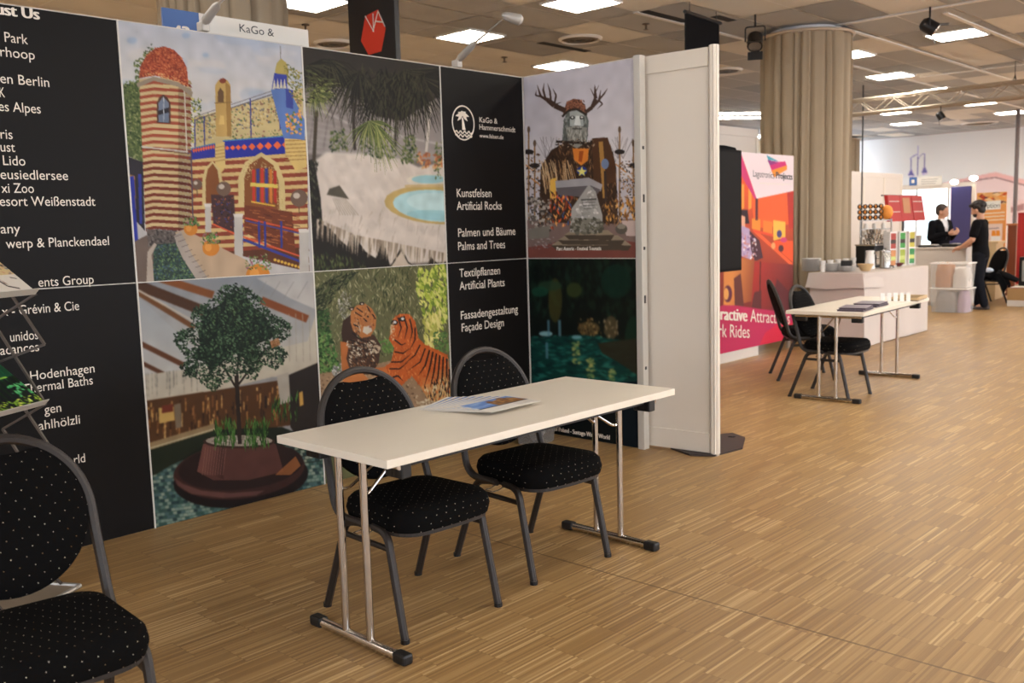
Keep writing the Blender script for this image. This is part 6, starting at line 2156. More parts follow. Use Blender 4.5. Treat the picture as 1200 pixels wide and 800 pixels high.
# green cushion of goods left of the machine
p = P(995, 313, BZ)
t = thing('napkin_holder', 'green and white napkin holder left of the coffee machine', 'napkin holder', (p.x + 0.12, min(p.y + 0.02, 4.98), BZ + 0.0045))
bm = B(); box(bm, -0.07, 0.07, -0.05, 0.05, 0, 0.03, 0.005); obj('base', bm, M_GREEN, t)
bm = B(); box(bm, -0.055, 0.0, -0.04, 0.04, 0.0305, 0.16, 0.01); obj('napkins', bm, M_PORC, t)

# ------------------------------------------------------------------ things on the far folding table
zt = TH + 0.0006
bk = None
for i, (px, py, rz, n, lab) in enumerate(((992, 364.5, 8, 2, 'near'), (1010, 359.5, 4, 2, 'far'))):
    for k in range(n):
        p = P(px, py, TH)
        loc = (p.x + 0.12 + .01 * k, p.y - 0.02, zt + k * 0.0145)
        l2 = 'dark booklet, %s one of the %s pile on the far folding table' % (('lower', 'upper')[k], ('nearer', 'farther')[i])
        if bk is None:
            bk = thing('booklet', l2, 'book', loc, math.radians(rz), 'dark booklets on the far table')
            bm = B(); box(bm, -0.148, 0.148, -0.10, 0.10, 0.002, 0.012); obj('pages', bm, mat('dark_pages', hexc(70, 60, 70), 0.6, noise=0.1), bk)
            bm = B(); box(bm, -0.15, 0.15, -0.105, 0.105, 0.0121, 0.0140); box(bm, -0.15, 0.15, -0.105, 0.105, 0.0, 0.0019); obj('cover', bm, mat('booklet_cover', hexc(96, 82, 98), 0.4, noise=0.25, nscale=8), bk)
        else:
            dup(bk, loc, math.radians(rz + 5 * k), l2)
tc = None
for k in range(5):
    p = P(1047, 353, TH)
    loc = (p.x - 0.06 + k * 0.034, p.y + 0.07 - k * 0.042, zt)
    lab = 'white folded card in the slanted row of cards on the far folding table'
    if tc is None:
        bm = B(); prism(bm, [(-0.012, 0), (0.01, 0.1), (0.02, 0.0), (0.016, 0), (0.009, 0.09), (-0.008, 0)], lambda a, b: (-0.017, a, b * 0.75), (0.034, 0, 0))
        tc = obj('folded_card', bm, M_PORC); tc.location = loc; tc.rotation_euler = (0, 0, 2.0); tag(tc, lab, 'card', 'folded cards on the far table')
    else:
        d = tc.copy(); COL.objects.link(d); d.location = loc
p = P(1062, 352, TH)
t = thing('display_tray', 'shallow wooden tray at the far end of the far folding table', 'tray', (p.x + 0.12, p.y + 0.02, zt), math.radians(8))
bm = B(); box(bm, -0.17, 0.17, -0.11, 0.11, 0, 0.006); obj('base', bm, M_BLACKPL, t)
bm = B()
for a in (-1, 1):
    box(bm, a * 0.17 - 0.006, a * 0.17 + 0.006, -0.11, 0.11, 0.0062, 0.03); box(bm, -0.163, 0.163, a * 0.11 - 0.006, a * 0.11 + 0.006, 0.0062, 0.03)
obj('rim', bm, M_WOOD, t)

# ------------------------------------------------------------------ far wall: mural, lit window, pole
XM = 28.79
y1m, y0m, zt_, zb_ = 13.9, 6.2, ZC - 0.01, 0.02
t = thing('wall_mural', 'pale pink printed wall picture with a lamp post and house roof', 'mural', (XM, (y0m + y1m) / 2, zb_))
Q = [pix((XM, y1m, zt_)), pix((XM, y0m, zt_)), pix((XM, y0m, zb_)), pix((XM, y1m, zb_))]
c = Canvas(240, 130, Q, C8((214, 188, 186)))
c.grad([(940, 140), (1280, 120), (1280, 345), (940, 345)], (238, 244, 252), (232, 212, 214), (1090, 150), (1090, 225))
for _ in range(30):
    c.ell((1000 + c.rng.random() * 220, 150 + c.rng.random() * 60), 20, 4, [(232, 220, 222), (206, 188, 196), (214, 206, 214)][int(c.rng.integers(3))], 0, .3)
c.blur(6)
PL_ = (92, 88, 140)
c.line([(1075.5, 206), (1075.5, 186)], 1.2, PL_); c.line([(1075.5, 186), (1075.8, 171)], 1.0, PL_)
c.line([(1075.5, 188), (1079, 182), (1083, 180), (1084, 184)], 1.0, PL_); c.line([(1075.5, 181), (1071, 183), (1067, 186), (1068, 190)], 1.0, PL_)
for x, y in ((1083.5, 184), (1067.8, 187)):
    c.line([(x, y), (x, y + 13)], 1.3, PL_); c.poly([(x - .8, y + 12), (x + .8, y + 12), (x + 4, y + 19), (x - 4, y + 19)], PL_); c.line([(x - 3, y + 20.5), (x + 3, y + 20.5)], 1, (150, 140, 186))
c.poly([(1100, 217), (1166, 207), (1300, 235), (1300, 345), (1100, 345)], (208, 176, 176))
c.poly([(1104, 214.5), (1166, 201.5), (1260, 226), (1260, 233), (1166, 208), (1106, 217)], (196, 158, 156)); c.line([(1110, 216.5), (1166, 208), (1260, 233)], 1.5, (126, 96, 98))
c.poly([(1186, 232), (1260, 244), (1260, 345), (1180, 345)], (212, 170, 168)); c.poly([(1176, 245), (1200, 238), (1200, 246), (1178, 250)], (150, 112, 110))
c.poly([(1158, 230), (1184, 232), (1184, 345), (1158, 345)], (222, 184, 176))
sheet('print', c.result(), (XM, y1m, zt_), (0, y0m - y1m, 0), (0, 0, zb_ - zt_), M_PRINT, t, 1.6)
rel(t)

wx = XM - 0.08
ya, yb2 = PX(1040, 222, wx).y, PX(1113, 222, wx).y
zt2 = PX(1080, 222, wx).z
w = B(); box(w, wx, wx + 0.02, yb2, ya, 0.4, zt2)
M_GLOW = bpy.data.materials.new('bright_glazing'); M_GLOW.use_nodes = True
nt = M_GLOW.node_tree; b_ = nt.nodes['Principled BSDF']
tcn = node(nt, 'ShaderNodeTexCoord'); nz = node(nt, 'ShaderNodeTexNoise'); nz.inputs['Scale'].default_value = 2.2; nz.inputs['Detail'].default_value = 2
nt.links.new(tcn.outputs['Object'], nz.inputs['Vector'])
cc_ = ramp(nt, nz.outputs['Fac'], [(0.32, hexc(170, 214, 236)), (0.5, hexc(224, 244, 252)), (0.7, hexc(250, 252, 250))])
nt.links.new(cc_, b_.inputs['Emission Color']); nt.links.new(cc_, b_.inputs['Base Color']); b_.inputs['Emission Strength'].default_value = 1.6
wo = struct('window_7', w, M_GLOW)
bm = B()
for q in (yb2, (ya + yb2) / 2, ya - 0.05):
    box(bm, wx - 0.02, wx - 0.0005, q, q + 0.05, 0.4, zt2)
box(bm, wx - 0.021, wx - 0.0004, yb2, ya, 0.4, 0.45)
obj('window_frame', bm, M_FRAME, wo)
# fascia of the far booth with its sign
xf = 26.0
t = thing('booth_fascia', 'pale fascia beam on posts with blue square sign before the bright far window', 'booth fascia', (xf, PX(1078, 220, xf).y, 0))
ya, yb2 = PX(1038, 219, xf).y, PX(1140, 219, xf).y
bm = B(); box(bm, xf, xf + 0.08, yb2, ya, PX(1078, 222, xf).z, PX(1078, 216, xf).z); obj('beam', bm, M_PARTPINK, t)
for y in (ya - 0.04, yb2):
    bm = B(); box(bm, xf + 0.01, xf + 0.06, y, y + 0.04, 0, PX(1078, 222, xf).z - 0.001); obj('post', bm, M_PART, t)
a, b = PX(1066, 208, xf), PX(1074.5, 217, xf)
bm = B(); box(bm, xf - 0.02, xf - 0.004, b.y, a.y, b.z, a.z); obj('number_board', bm, M_BLUE, t)
a, b = PX(1076.5, 207.5, xf), PX(1104, 217, xf)
bm = B(); box(bm, xf - 0.02, xf - 0.004, b.y, a.y, b.z, a.z); nb = obj('name_board', bm, M_SIGNWHITE, t)
bm = B()
for k in range(3):
    z = a.z - 0.07 - k * 0.055
    box(bm, xf - 0.0225, xf - 0.0205, b.y + 0.1 + .03 * k, a.y - 0.08, z - 0.012, z + 0.006)
obj('text_line', bm, mat('sign_grey', hexc(150, 144, 140), 0.6, noise=0.05), nb)
bm = B(); box(bm, xf - 0.0225, xf - 0.0205, PX(1072, 212, xf).y, PX(1068.5, 212, xf).y, PX(1070, 214.5, xf).z, PX(1070, 210.5, xf).z); obj('number', bm, M_LETTER, t)
rel(t)
for c_ in t.children:
    for g in c_.children:
        g.location = (0, 0, 0)
p = PX(1191, 200, 24.0)
bm = B(); lathe(bm, [(0.045, 0), (0.045, ZC - 0.002)], n=14)
lathe(bm, [(0.07, 0.0), (0.07, 0.03), (0.046, 0.035)], n=14)
o = obj('steel_pole', bm, mat('dark_pole', hexc(104, 92, 90), 0.5, 0.3, noise=0.05), smooth=True); o.location = (24.0, p.y, 0)
tag(o, 'tall thin dark pole from floor to ceiling at the right edge, before the mural', 'pole')

# blue panel with spot lamps
xb = 20.0
a, b = PX(1114.5, 219, xb), PX(1138, 219, xb)
t = thing('blue_display_board', 'tall dark blue panel between the two men', 'panel', (xb + 0.03, (a.y + b.y) / 2, 0))
bm = B(); box(bm, xb, xb + 0.06, b.y, a.y, 0.03, a.z, 0.004); obj('board', bm, M_NAVY, t)
bm = B(); box(bm, xb - 0.12, xb + 0.18, b.y + 0.04, a.y - 0.04, 0, 0.0298); obj('foot', bm, M_ALU, t)
rel(t)
a2 = PX(1143, 219, xb)
t = thing('white_post', 'slim white booth post right of the dark blue panel', 'post', (xb + 0.03, (b.y + a2.y) / 2 - 0.01, 0))
bm = B(); box(bm, xb, xb + 0.05, a2.y, b.y - 0.015, 0.0, a.z + 0.04, 0.004); obj('post_body', bm, M_PART, t)
bm = B(); box(bm, xb - 0.004, xb + 0.054, a2.y - .004, b.y - 0.011, a.z + 0.0405, a.z + 0.06); obj('cap', bm, M_ALU, t)
rel(t)
for (y, lab) in (((a.y + b.y) / 2 + 0.12, 'small lit spot lamp on top of the dark blue panel'), ((b.y + a2.y) / 2 - 0.01, 'small lit spot lamp on top of the white post')):
    zz = a.z if 'blue' in lab else a.z + 0.06
    t = thing('spot_lamp', lab, 'lamp', (xb + 0.025, y, zz + 0.0005))
    bm = B(); tube(bm, [(0, 0, 0), (0, 0, 0.05)], 0.012, 8); obj('stem', bm, M_ALU, t, smooth=True)
    bm = B(); lathe(bm, [(0.02, 0.051), (0.06, 0.075), (0.066, 0.1), (0.05, 0.13)], n=16); obj('lamp_shade', bm, M_GREYCAP, t, smooth=True)
    bm = B(); ellipsoid(bm, (-0.055, 0, 0.09), (0.035, 0.075, 0.045), 14, 8); obj('bulb', bm, M_LIT, t, smooth=True)

# orange banner, pedestal, pillar, red panel
xb = 18.4
a, b, bt = PX(1145, 226, xb), PX(1180, 226, xb), PX(1172, 318, xb)
t = thing('orange_banner', 'orange roll-up banner with white labels and bottles behind the man in the T-shirt', 'banner', (xb, (a.y + b.y) / 2, 0))
Q = [(1145, 225), (1180, 225), (1180, 318), (1145, 318)]
c = Canvas(60, 150, Q, C8((226, 158, 92)))
c.poly([(1145, 225), (1180, 225), (1180, 240), (1145, 240)], (222, 170, 110)); c.dabs([(1145, 225), (1180, 225), (1180, 240), (1145, 240)], 50, [(150, 50, 40), (236, 160, 80), (200, 90, 50), (240, 200, 150), (96, 60, 70)], (2, 6), (-.6, .3), .35)
c.poly([(1149, 236), (1173, 235), (1173, 245), (1149, 246)], (240, 232, 226))
for k in range(3):
    c.line([(1150, 250 + k * 4), (1178, 249 + k * 4)], 1.5, (240, 214, 186))
c.poly([(1149, 262), (1176, 262), (1176, 286), (1149, 286)], (226, 206, 196)); c.line([(1152, 268), (1172, 267)], 1.6, (170, 150, 150))
for x in (1166, 1171):
    c.poly([(x - 2, 270), (x + 2, 270), (x + 3, 284), (x - 3, 284)], (236, 150, 60)); c.poly([(x - 3, 276), (x + 3, 276), (x + 3, 283), (x - 3, 283)], (240, 236, 230))
sheet('print', c.result(), (xb - 0.0012, a.y, a.z), (0, b.y - a.y, 0), (0, 0, bt.z - a.z), M_PRINT, t, 1.1)
bm = B(); box(bm, xb, xb + 0.012, b.y, a.y, 0.06, a.z); obj('sheet_back', bm, M_ORANGE, t)
bm = B(); box(bm, xb - 0.07, xb + 0.07, b.y, a.y, 0, 0.0598, 0.01); obj('base', bm, M_ALU, t)
bm = B()
e_ = PX(1171.5, 243, xb); s_ = PX(1151, 243, xb)
lettering(bm, 'Option', (xb - 0.0024, e_.y, e_.z), (0, -1, 0), UZ, 0.085, s_.y - e_.y, right=True)
obj('lettering', bm, M_DARKLETTER, t)
rel(t)
xq = 17.6
a, b = PX(1141, 283, xq), PX(1170, 283, xq)
t = thing('wooden_counter', 'pale wooden display counter in front of the orange banner', 'counter', (xq + 0.2, (a.y + b.y) / 2, 0))
bm = B(); box(bm, xq, xq + 0.4, b.y + 0.03, a.y - 0.03, 0, a.z - 0.04, 0.004); obj('body', bm, M_WOOD, t)
bm = B(); box(bm, xq - 0.02, xq + 0.42, b.y, a.y, a.z - 0.0395, a.z, 0.004); obj('worktop', bm, M_WOOD, t)
rel(t)
xq = 18.6
a, b = PX(1181, 262, xq), PX(1191.5, 262, xq)
t = thing('brown_pillar', 'brown display pillar right of the orange banner', 'pillar', (xq + 0.1, (a.y + b.y) / 2, 0))
bm = B(); box(bm, xq, xq + 0.2, b.y, a.y, 0.05, a.z - 0.03, 0.004); obj('body', bm, M_RIMBROWN, t)
bm = B(); box(bm, xq - 0.02, xq + 0.22, b.y - 0.02, a.y + 0.02, a.z - 0.0295, a.z); obj('cap', bm, M_TAN, t)
bm = B(); box(bm, xq - 0.02, xq + 0.22, b.y - 0.02, a.y + 0.02, 0, 0.0495); obj('plinth', bm, M_RIMBROWN, t)
rel(t)
xq = 18.0
a, b = PX(1193, 249, xq), PX(1236, 249, xq)
t = thing('red_display_board', 'red display panel cut off by the right edge of the view', 'panel', (xq + 0.03, (a.y + b.y) / 2, 0))
bm = B(); box(bm, xq, xq + 0.05, b.y, a.y, 0.25, a.z, 0.004); obj('board', bm, M_RED, t)
for y in (b.y + 0.05, a.y - 0.08):
    bm = B(); box(bm, xq, xq + 0.05, y, y + 0.03, 0, 0.2495); obj('foot', bm, M_ALU, t)
rel(t)
# boxes at the right edge
xq = 16.4
a, b = PX(1180, 352, xq), PX(1222, 352, xq)
zb0, zb1 = 0.0, a.z + 0.005
t = thing('white_box', 'flat white box under the cardboard box at the right edge', 'box', (xq + 0.2, (a.y + b.y) / 2, 0))
bm = B(); box(bm, xq, xq + 0.4, b.y, a.y, 0, zb1, 0.004); obj('body', bm, M_PARTPINK, t)
rel(t)
z2 = PX(1180, 337.5, xq).z
t = thing('cardboard_box', 'open cardboard box standing on the flat white box at the right edge', 'box', (xq + 0.2, (a.y + b.y) / 2, zb1 + 0.0005))
bm = B()
h = z2 - zb1
for q in ((0, .012, b.y, a.y), (.388, .4, b.y, a.y), (.0121, .3879, b.y, b.y + .012), (.0121, .3879, a.y - .012, a.y)):
    box(bm, xq + q[0], xq + q[1], q[2], q[3], zb1 + 0.0005, zb1 + h)
box(bm, xq + .0122, xq + .3878, b.y + .0122, a.y - .0122, zb1 + 0.0005, zb1 + .01)
obj('carton', bm, M_CARD, t)
rel(t)
t = thing('red_folder', 'dark red folders lying in the top of the cardboard box', 'folder', (xq + 0.2, (a.y + b.y) / 2 + 0.05, zb1 + 0.011))
bm = B(); box(bm, -0.15, 0.15, -0.18, 0.18, 0, h - 0.004, 0.006); obj('cover', bm, mat('dark_red', hexc(120, 40, 44), 0.6, noise=0.1), t)
bm = B(); box(bm, -0.146, 0.146, -0.176, 0.176, h - 0.0035, h + 0.004); obj('sheets', bm, M_PAPER, t)
xq = 17.2
a = PX(1194.5, 301, xq)
t = thing('speaker_box', 'black equipment case on the right edge behind the cardboard box', 'case', (xq + 0.2, a.y - 0.25, 0))
bm = B(); box(bm, -0.2, 0.2, -0.25, 0.25, 0.02, a.z, 0.01); obj('case', bm, M_BLACKPL, t)
bm = B(); box(bm, -0.206, -0.201, -0.2, 0.2, 0.35, a.z - 0.06); obj('front_plate', bm, M_GREYCAP, t)
bm = B()
for x in (-.16, .16):
    for y in (-.2, .2):
        lathe(bm, [(0.02, 0), (0.02, 0.0198)], (x, y, 0), 10)
obj('foot', bm, M_BLACKPL, t)

# ------------------------------------------------------------------ white counter and things on it
CX0, CX1, CY0, CY1, CZ = 16.0, 16.55, 5.08, 6.9, 0.955
t = thing('white_counter', 'white reception counter between the two men', 'counter', (16.27, 6.0, 0))
bm = B(); box(bm, CX0 + 0.02, CX1 - 0.02, CY0 + 0.02, CY1 - 0.02, 0.06, CZ - 0.03); obj('body', bm, M_PARTPINK, t)
bm = B(); box(bm, CX0, CX1, CY0, CY1, CZ - 0.0295, CZ, 0.004); obj('worktop', bm, M_PARTPINK, t)
bm = B(); box(bm, CX0 + 0.05, CX1 - 0.05, CY0 + 0.05, CY1 - 0.05, 0, 0.0595); obj('plinth', bm, M_GREYCAP, t)
rel(t)
p = PX(1089, 286, 16.2)
t = thing('tablet', 'white tablet lying on a dark stand on the white counter', 'tablet', (16.22, p.y, CZ + 0.0005), math.radians(86))
bm = B(); box(bm, -0.15, 0.15, -0.1, 0.1, 0, 0.03, 0.004); obj('stand', bm, M_BLACKPL, t)
bm = B(); box(bm, -0.12, 0.12, -0.08, 0.08, 0.0305, 0.045, 0.004); obj('tablet_body', bm, M_PORC, t)
p = PX(1076, 288, 16.2)
t = thing('drinking_cup', 'tall grey paper cup on the white counter at the left', 'cup', (16.2, p.y, CZ + 0.0005))
bm = B(); lathe(bm, [(0.04, 0), (0.042, 0.003), (0.055, 0.19)], n=20); obj('body', bm, mat('grey_cup', hexc(176, 166, 160), 0.5, noise=0.04), t, smooth=True)
bm = B(); lathe(bm, [(0.058, 0.1905), (0.058, 0.2), (0.05, 0.208)], n=20); obj('lid', bm, M_PORC, t, smooth=True)
p = PX(1116, 287, 16.25)
t = thing('card_terminal', 'black card terminal on the right end of the white counter', 'card terminal', (16.25, p.y, CZ + 0.0005), math.radians(80))
bm = B(); box(bm, -0.14, 0.14, -0.09, 0.09, 0, 0.05, 0.008); obj('casing', bm, M_BLACKPL, t)
bm = B(); box(bm, -0.11, 0.0, -0.06, 0.06, 0.0505, 0.06, 0.003); obj('screen', bm, M_GREYCAP, t)

# ------------------------------------------------------------------ storage bins with their contents
SX0, SX1, SY0, SY1 = 14.92, 15.32, 4.72, 5.27


def crate(z0, z1, label):
    t = thing('storage_crate', label, 'storage crate', ((SX0 + SX1) / 2, (SY0 + SY1) / 2, z0), 0, 'clear plastic storage crates')
    h = z1 - z0
    a, b = (SX1 - SX0) / 2, (SY1 - SY0) / 2
    bm = B()
    th = 0.004
    box(bm, -a + .03, a - .03, -b + .03, b - .03, 0, th)
    for q in (((-a + .03, -b + .03), (a - .03, -b + .03)), ((a - .03, -b + .03), (a - .03, b - .03)), ((a - .03, b - .03), (-a + .03, b - .03)), ((-a + .03, b - .03), (-a + .03, -b + .03))):
        (x0, y0), (x1, y1) = q
        k = 1.0
        def up(x, y):
            return (math.copysign(a - 0.006, x), math.copysign(b - 0.006, y))
        u0, u1 = up(x0, y0), up(x1, y1)
        vs = [bm.verts.new((x0, y0, th)), bm.verts.new((x1, y1, th)), bm.verts.new((u1[0], u1[1], h)), bm.verts.new((u0[0], u0[1], h))]
        bm.faces.new(vs)
    obj('tub', bm, M_CLEAR, t)
    bm = B()
    tube(bm, [(-a, -b, h), (a, -b, h), (a, b, h), (-a, b, h)], 0.009, 6, closed=True)
    obj('rim', bm, M_PORC, t)
    return t


crate(0.0, 0.365, 'lower clear plastic storage crate on the floor, filled with grey and lilac goods')
crate(0.376, 0.745, 'upper clear plastic storage crate of the stack, holding paper bags')


def lump(name, label, cat, c, r, m, seed, grp=None, jit=0.12):
    bm = B(); box(bm, -r[0], r[0], -r[1], r[1], 0, 2 * r[2])
    bmesh.ops.subdivide_edges(bm, edges=bm.edges[:], cuts=4, use_grid_fill=True)
    rr = random.Random(seed)
    for v in bm.verts:
        f = 1 - 0.10 * (abs(v.co.x) / r[0] > .9) * (abs(v.co.y) / r[1] > .9) - 0.22 * max(0, v.co.z / (2 * r[2]) - .6) * 2.5 * (abs(v.co.x / r[0]) + abs(v.co.y / r[1])) / 2
        v.co.x *= f * rr.uniform(1 - jit * .5, 1); v.co.y *= f * rr.uniform(1 - jit * .5, 1); v.co.z *= rr.uniform(1 - jit, 1)
    o = obj(name, bm, m, smooth=True); o.location = c
    return tag(o, label, cat, grp)


lump('packed_goods', 'grey packed goods in the lower clear crate', 'goods', (15.12, 5.055, 0.006), (0.15, 0.165, 0.16), M_GREYGOODS, 2)
lump('packed_goods', 'lilac packed goods at the right end of the lower clear crate', 'goods', (15.12, 4.82, 0.006), (0.14, 0.065, 0.165), M_LILAC, 3)
lump('paper_bag', 'brown paper bag at the left in the upper clear crate', 'bag', (15.1, 5.09, 0.382), (0.14, 0.125, 0.19), M_TAN, 4)
lump('plastic_bag', 'white crumpled bag at the right in the upper clear crate', 'bag', (15.1, 4.85, 0.382), (0.14, 0.11, 0.155), M_BAGGY, 5)


# ------------------------------------------------------------------ people
def remesh(bm, voxel, smooth=4):
    me = bpy.data.meshes.new('tmp'); bmesh.ops.recalc_face_normals(bm, faces=bm.faces[:]); bm.to_mesh(me); bm.free()
    o = bpy.data.objects.new('tmp', me); COL.objects.link(o)
    r = o.modifiers.new('r', 'REMESH'); r.mode = 'VOXEL'; r.voxel_size = voxel
    s = o.modifiers.new('s', 'SMOOTH'); s.iterations = smooth; s.factor = 0.5
    bpy.context.view_layer.update()
    dg = bpy.context.evaluated_depsgraph_get()
    out = B(); out.from_mesh(o.evaluated_get(dg).to_mesh())
    bpy.data.objects.remove(o)
    return out


def limb(bm, pts, radii, n=12):
    """tapered limb with rounded ends"""
    pts = [Vector(p) for p in pts]
    d0, d1 = (pts[0] - pts[1]).normalized(), (pts[-1] - pts[-2]).normalized()
    P_ = [pts[0] + d0 * radii[0] * .9, pts[0] + d0 * radii[0] * .5] + pts + [pts[-1] + d1 * radii[-1] * .5, pts[-1] + d1 * radii[-1] * .9]
    R_ = [radii[0] * .35, radii[0] * .85] + list(radii) + [radii[-1] * .85, radii[-1] * .35]
    tube(bm, P_, 0, n, radii=R_)


def loft(bm, rings, n=20):
    rows = []
    for (x, y, z, rx, ry) in rings:
        rows.append([bm.verts.new((x + rx * math.copysign(abs(math.cos(2 * PI * k / n)) ** .85, math.cos(2 * PI * k / n)), y + ry * math.copysign(abs(math.sin(2 * PI * k / n)) ** .85, math.sin(2 * PI * k / n)), z)) for k in range(n)])
    for A, C_ in zip(rows[:-1], rows[1:]):
        for k in range(n):
            bm.faces.new((A[k], A[(k + 1) % n], C_[(k + 1) % n], C_[k]))
    bm.faces.new(rows[0][::-1]); bm.faces.new(rows[-1])


def hand(bm, wrist, direc, palm_n, curl, thumb_side):
    """palm, four unequal bent fingers and a thumb; direc = along the fingers, palm_n = out of the palm"""
    d = Vector(direc).normalized(); pn = Vector(palm_n); pn = (pn - d * pn.dot(d)).normalized(); s = d.cross(pn) * thumb_side
    w = Vector(wrist)
    limb(bm, [w - d * 0.01, w + d * 0.045, w + d * 0.075], [0.026, 0.033, 0.031])
    limb(bm, [w + d * 0.03 - s * 0.02, w + d * 0.08 - s * 0.026], [0.018, 0.016]); limb(bm, [w + d * 0.03 + s * 0.02, w + d * 0.08 + s * 0.026], [0.018, 0.016])
    for i, L in enumerate((0.068, 0.078, 0.073, 0.058)):
        b = w + d * 0.085 + s * (0.030 - 0.020 * i)
        a1, a2, a3 = curl * .6, curl * 1.3, curl * 1.8
        pts = [b]
        for a, f in ((a1, .45), (a2, .32), (a3, .23)):
            pts.append(pts[-1] + (d * math.cos(a) + pn * math.sin(a)) * L * f)
        limb(bm, pts, [0.0095, 0.009, 0.0085, 0.0075], 8)
    b = w + d * 0.03 + s * 0.026
    q1 = b + (d * .6 + s * .7 + pn * .3).normalized() * 0.04
    limb(bm, [b, q1, q1 + (d * .9 + s * .2 + pn * .4).normalized() * 0.032], [0.0135, 0.011, 0.0085], 8)


def head(bm, c, yaw, nod=0.0):
    """head shape about c (chin height to crown 0.22); returns transform"""
    M = Matrix.Translation(c) @ Matrix.Rotation(yaw, 4, 'Z') @ Matrix.Rotation(nod, 4, 'Y')
    tmp = B()
    ellipsoid(tmp, (-0.008, 0, 0.135), (0.096, 0.076, 0.088), 20, 14)            # skull
    ellipsoid(tmp, (0.028, 0, 0.075), (0.060, 0.060, 0.078), 18, 12)             # face
    ellipsoid(tmp, (0.045, 0, 0.022), (0.036, 0.036, 0.026), 14, 10)             # chin
    limb(tmp, [(0.082, 0, 0.105), (0.100, 0, 0.075), (0.098, 0, 0.066)], [0.010, 0.014, 0.013], 10)   # nose
    ellipsoid(tmp, (0.079, 0, 0.124), (0.014, 0.045, 0.010), 12, 8)              # brow
    ellipsoid(tmp, (0.083, 0, 0.044), (0.012, 0.024, 0.006), 12, 8)              # upper lip
    ellipsoid(tmp, (0.080, 0, 0.033), (0.012, 0.020, 0.006), 12, 8)
    for s in (-1, 1):
        ellipsoid(tmp, (-0.005, s * 0.077, 0.090), (0.020, 0.012, 0.032), 12, 8)  # ear
        ellipsoid(tmp, (0.074, s * 0.030, 0.105), (0.012, 0.014, 0.009), 10, 6)   # eyelid
    tmp.transform(M)
    me = bpy.data.meshes.new('h'); tmp.to_mesh(me); tmp.free(); bm.from_mesh(me); bpy.data.meshes.remove(me)
    return M


def face_parts(M, root):
    bm = B()
    for s in (-1, 1):
        ellipsoid(bm, (0.081, s * 0.030, 0.105), (0.006, 0.009, 0.0055), 10, 6)
    bm.transform(M); obj('eyes', bm, mat('eye_dark', hexc(46, 36, 32), 0.3, noise=0.05), root, smooth=True)


def hair(M, root, m, curly=0.0, beard=False, seed=1):
    tmp = B()
    ellipsoid(tmp, (-0.018, 0, 0.147), (0.099, 0.083, 0.090), 26, 18)
    ellipsoid(tmp, (-0.055, 0, 0.105), (0.058, 0.074, 0.075), 20, 14)
    r_ = random.Random(seed)
    if curly:
        for _ in range(60):
            a, b = r_.uniform(0, 2 * PI), r_.uniform(0.0, 1.0)
            z = 0.15 + 0.085 * b
            rr = math.sqrt(max(0, 1 - b * b))
            ellipsoid(tmp, (-0.018 + 0.098 * rr * math.cos(a), 0.08 * rr * math.sin(a), z), (curly, curly, curly), 8, 6)
        for _ in range(18):
            ellipsoid(tmp, (0.075 + r_.uniform(-.015, .012), r_.uniform(-.05, .05), 0.175 + r_.uniform(-.01, .03)), (curly, curly, curly), 8, 6)
    bm = remesh(tmp, 0.008, 2)
    # keep the face free
    dele = [f for f in bm.faces if f.calc_center_median().x > 0.052 and f.calc_center_median().z < 0.16]
    bmesh.ops.delete(bm, geom=dele, context='FACES')
    bm.transform(M); obj('hair', bm, m, root, smooth=True)
    if beard:
        tmp = B(); ellipsoid(tmp, (0.034, 0, 0.034), (0.055, 0.060, 0.042), 18, 12)
        bm = remesh(tmp, 0.006, 2)
        dele = [f for f in bm.faces if f.calc_center_median().z > 0.058 or (abs(f.calc_center_median().y) < 0.02 and f.calc_center_median().z > 0.030 and f.calc_center_median().x > 0.05)]
        bmesh.ops.delete(bm, geom=dele, context='FACES')
        bm.transform(M); obj('beard', bm, m, root, smooth=True)


def shoe(bm, x, y, yaw):
    M = Matrix.Translation((x, y, 0)) @ Matrix.Rotation(yaw, 4, 'Z')
    tmp = B()
    rings = [(-0.075, .022, .05), (-0.06, .036, .085), (-0.02, .038, .085), (0.04, .040, .066), (0.10, .046, .05), (0.15, .044, .042), (0.185, .03, .034), (0.198, .012, .02)]
    rows = []
    for (a, w, h) in rings:
        rows.append([tmp.verts.new((a, w * math.cos(t_), (0.004 if math.sin(t_) < -.3 else 0.004 + h * (math.sin(t_) * .75 + .25)))) for t_ in [2 * PI * k / 12 for k in range(12)]])
    for A, C_ in zip(rows[:-1], rows[1:]):
        for k in range(12):
            tmp.faces.new((A[k], A[(k + 1) % 12], C_[(k + 1) % 12], C_[k]))
    tmp.faces.new(rows[0][::-1]); tmp.faces.new(rows[-1])
    tmp.transform(M)
    me = bpy.data.meshes.new('h'); tmp.to_mesh(me); tmp.free(); bm.from_mesh(me); bpy.data.meshes.remove(me)


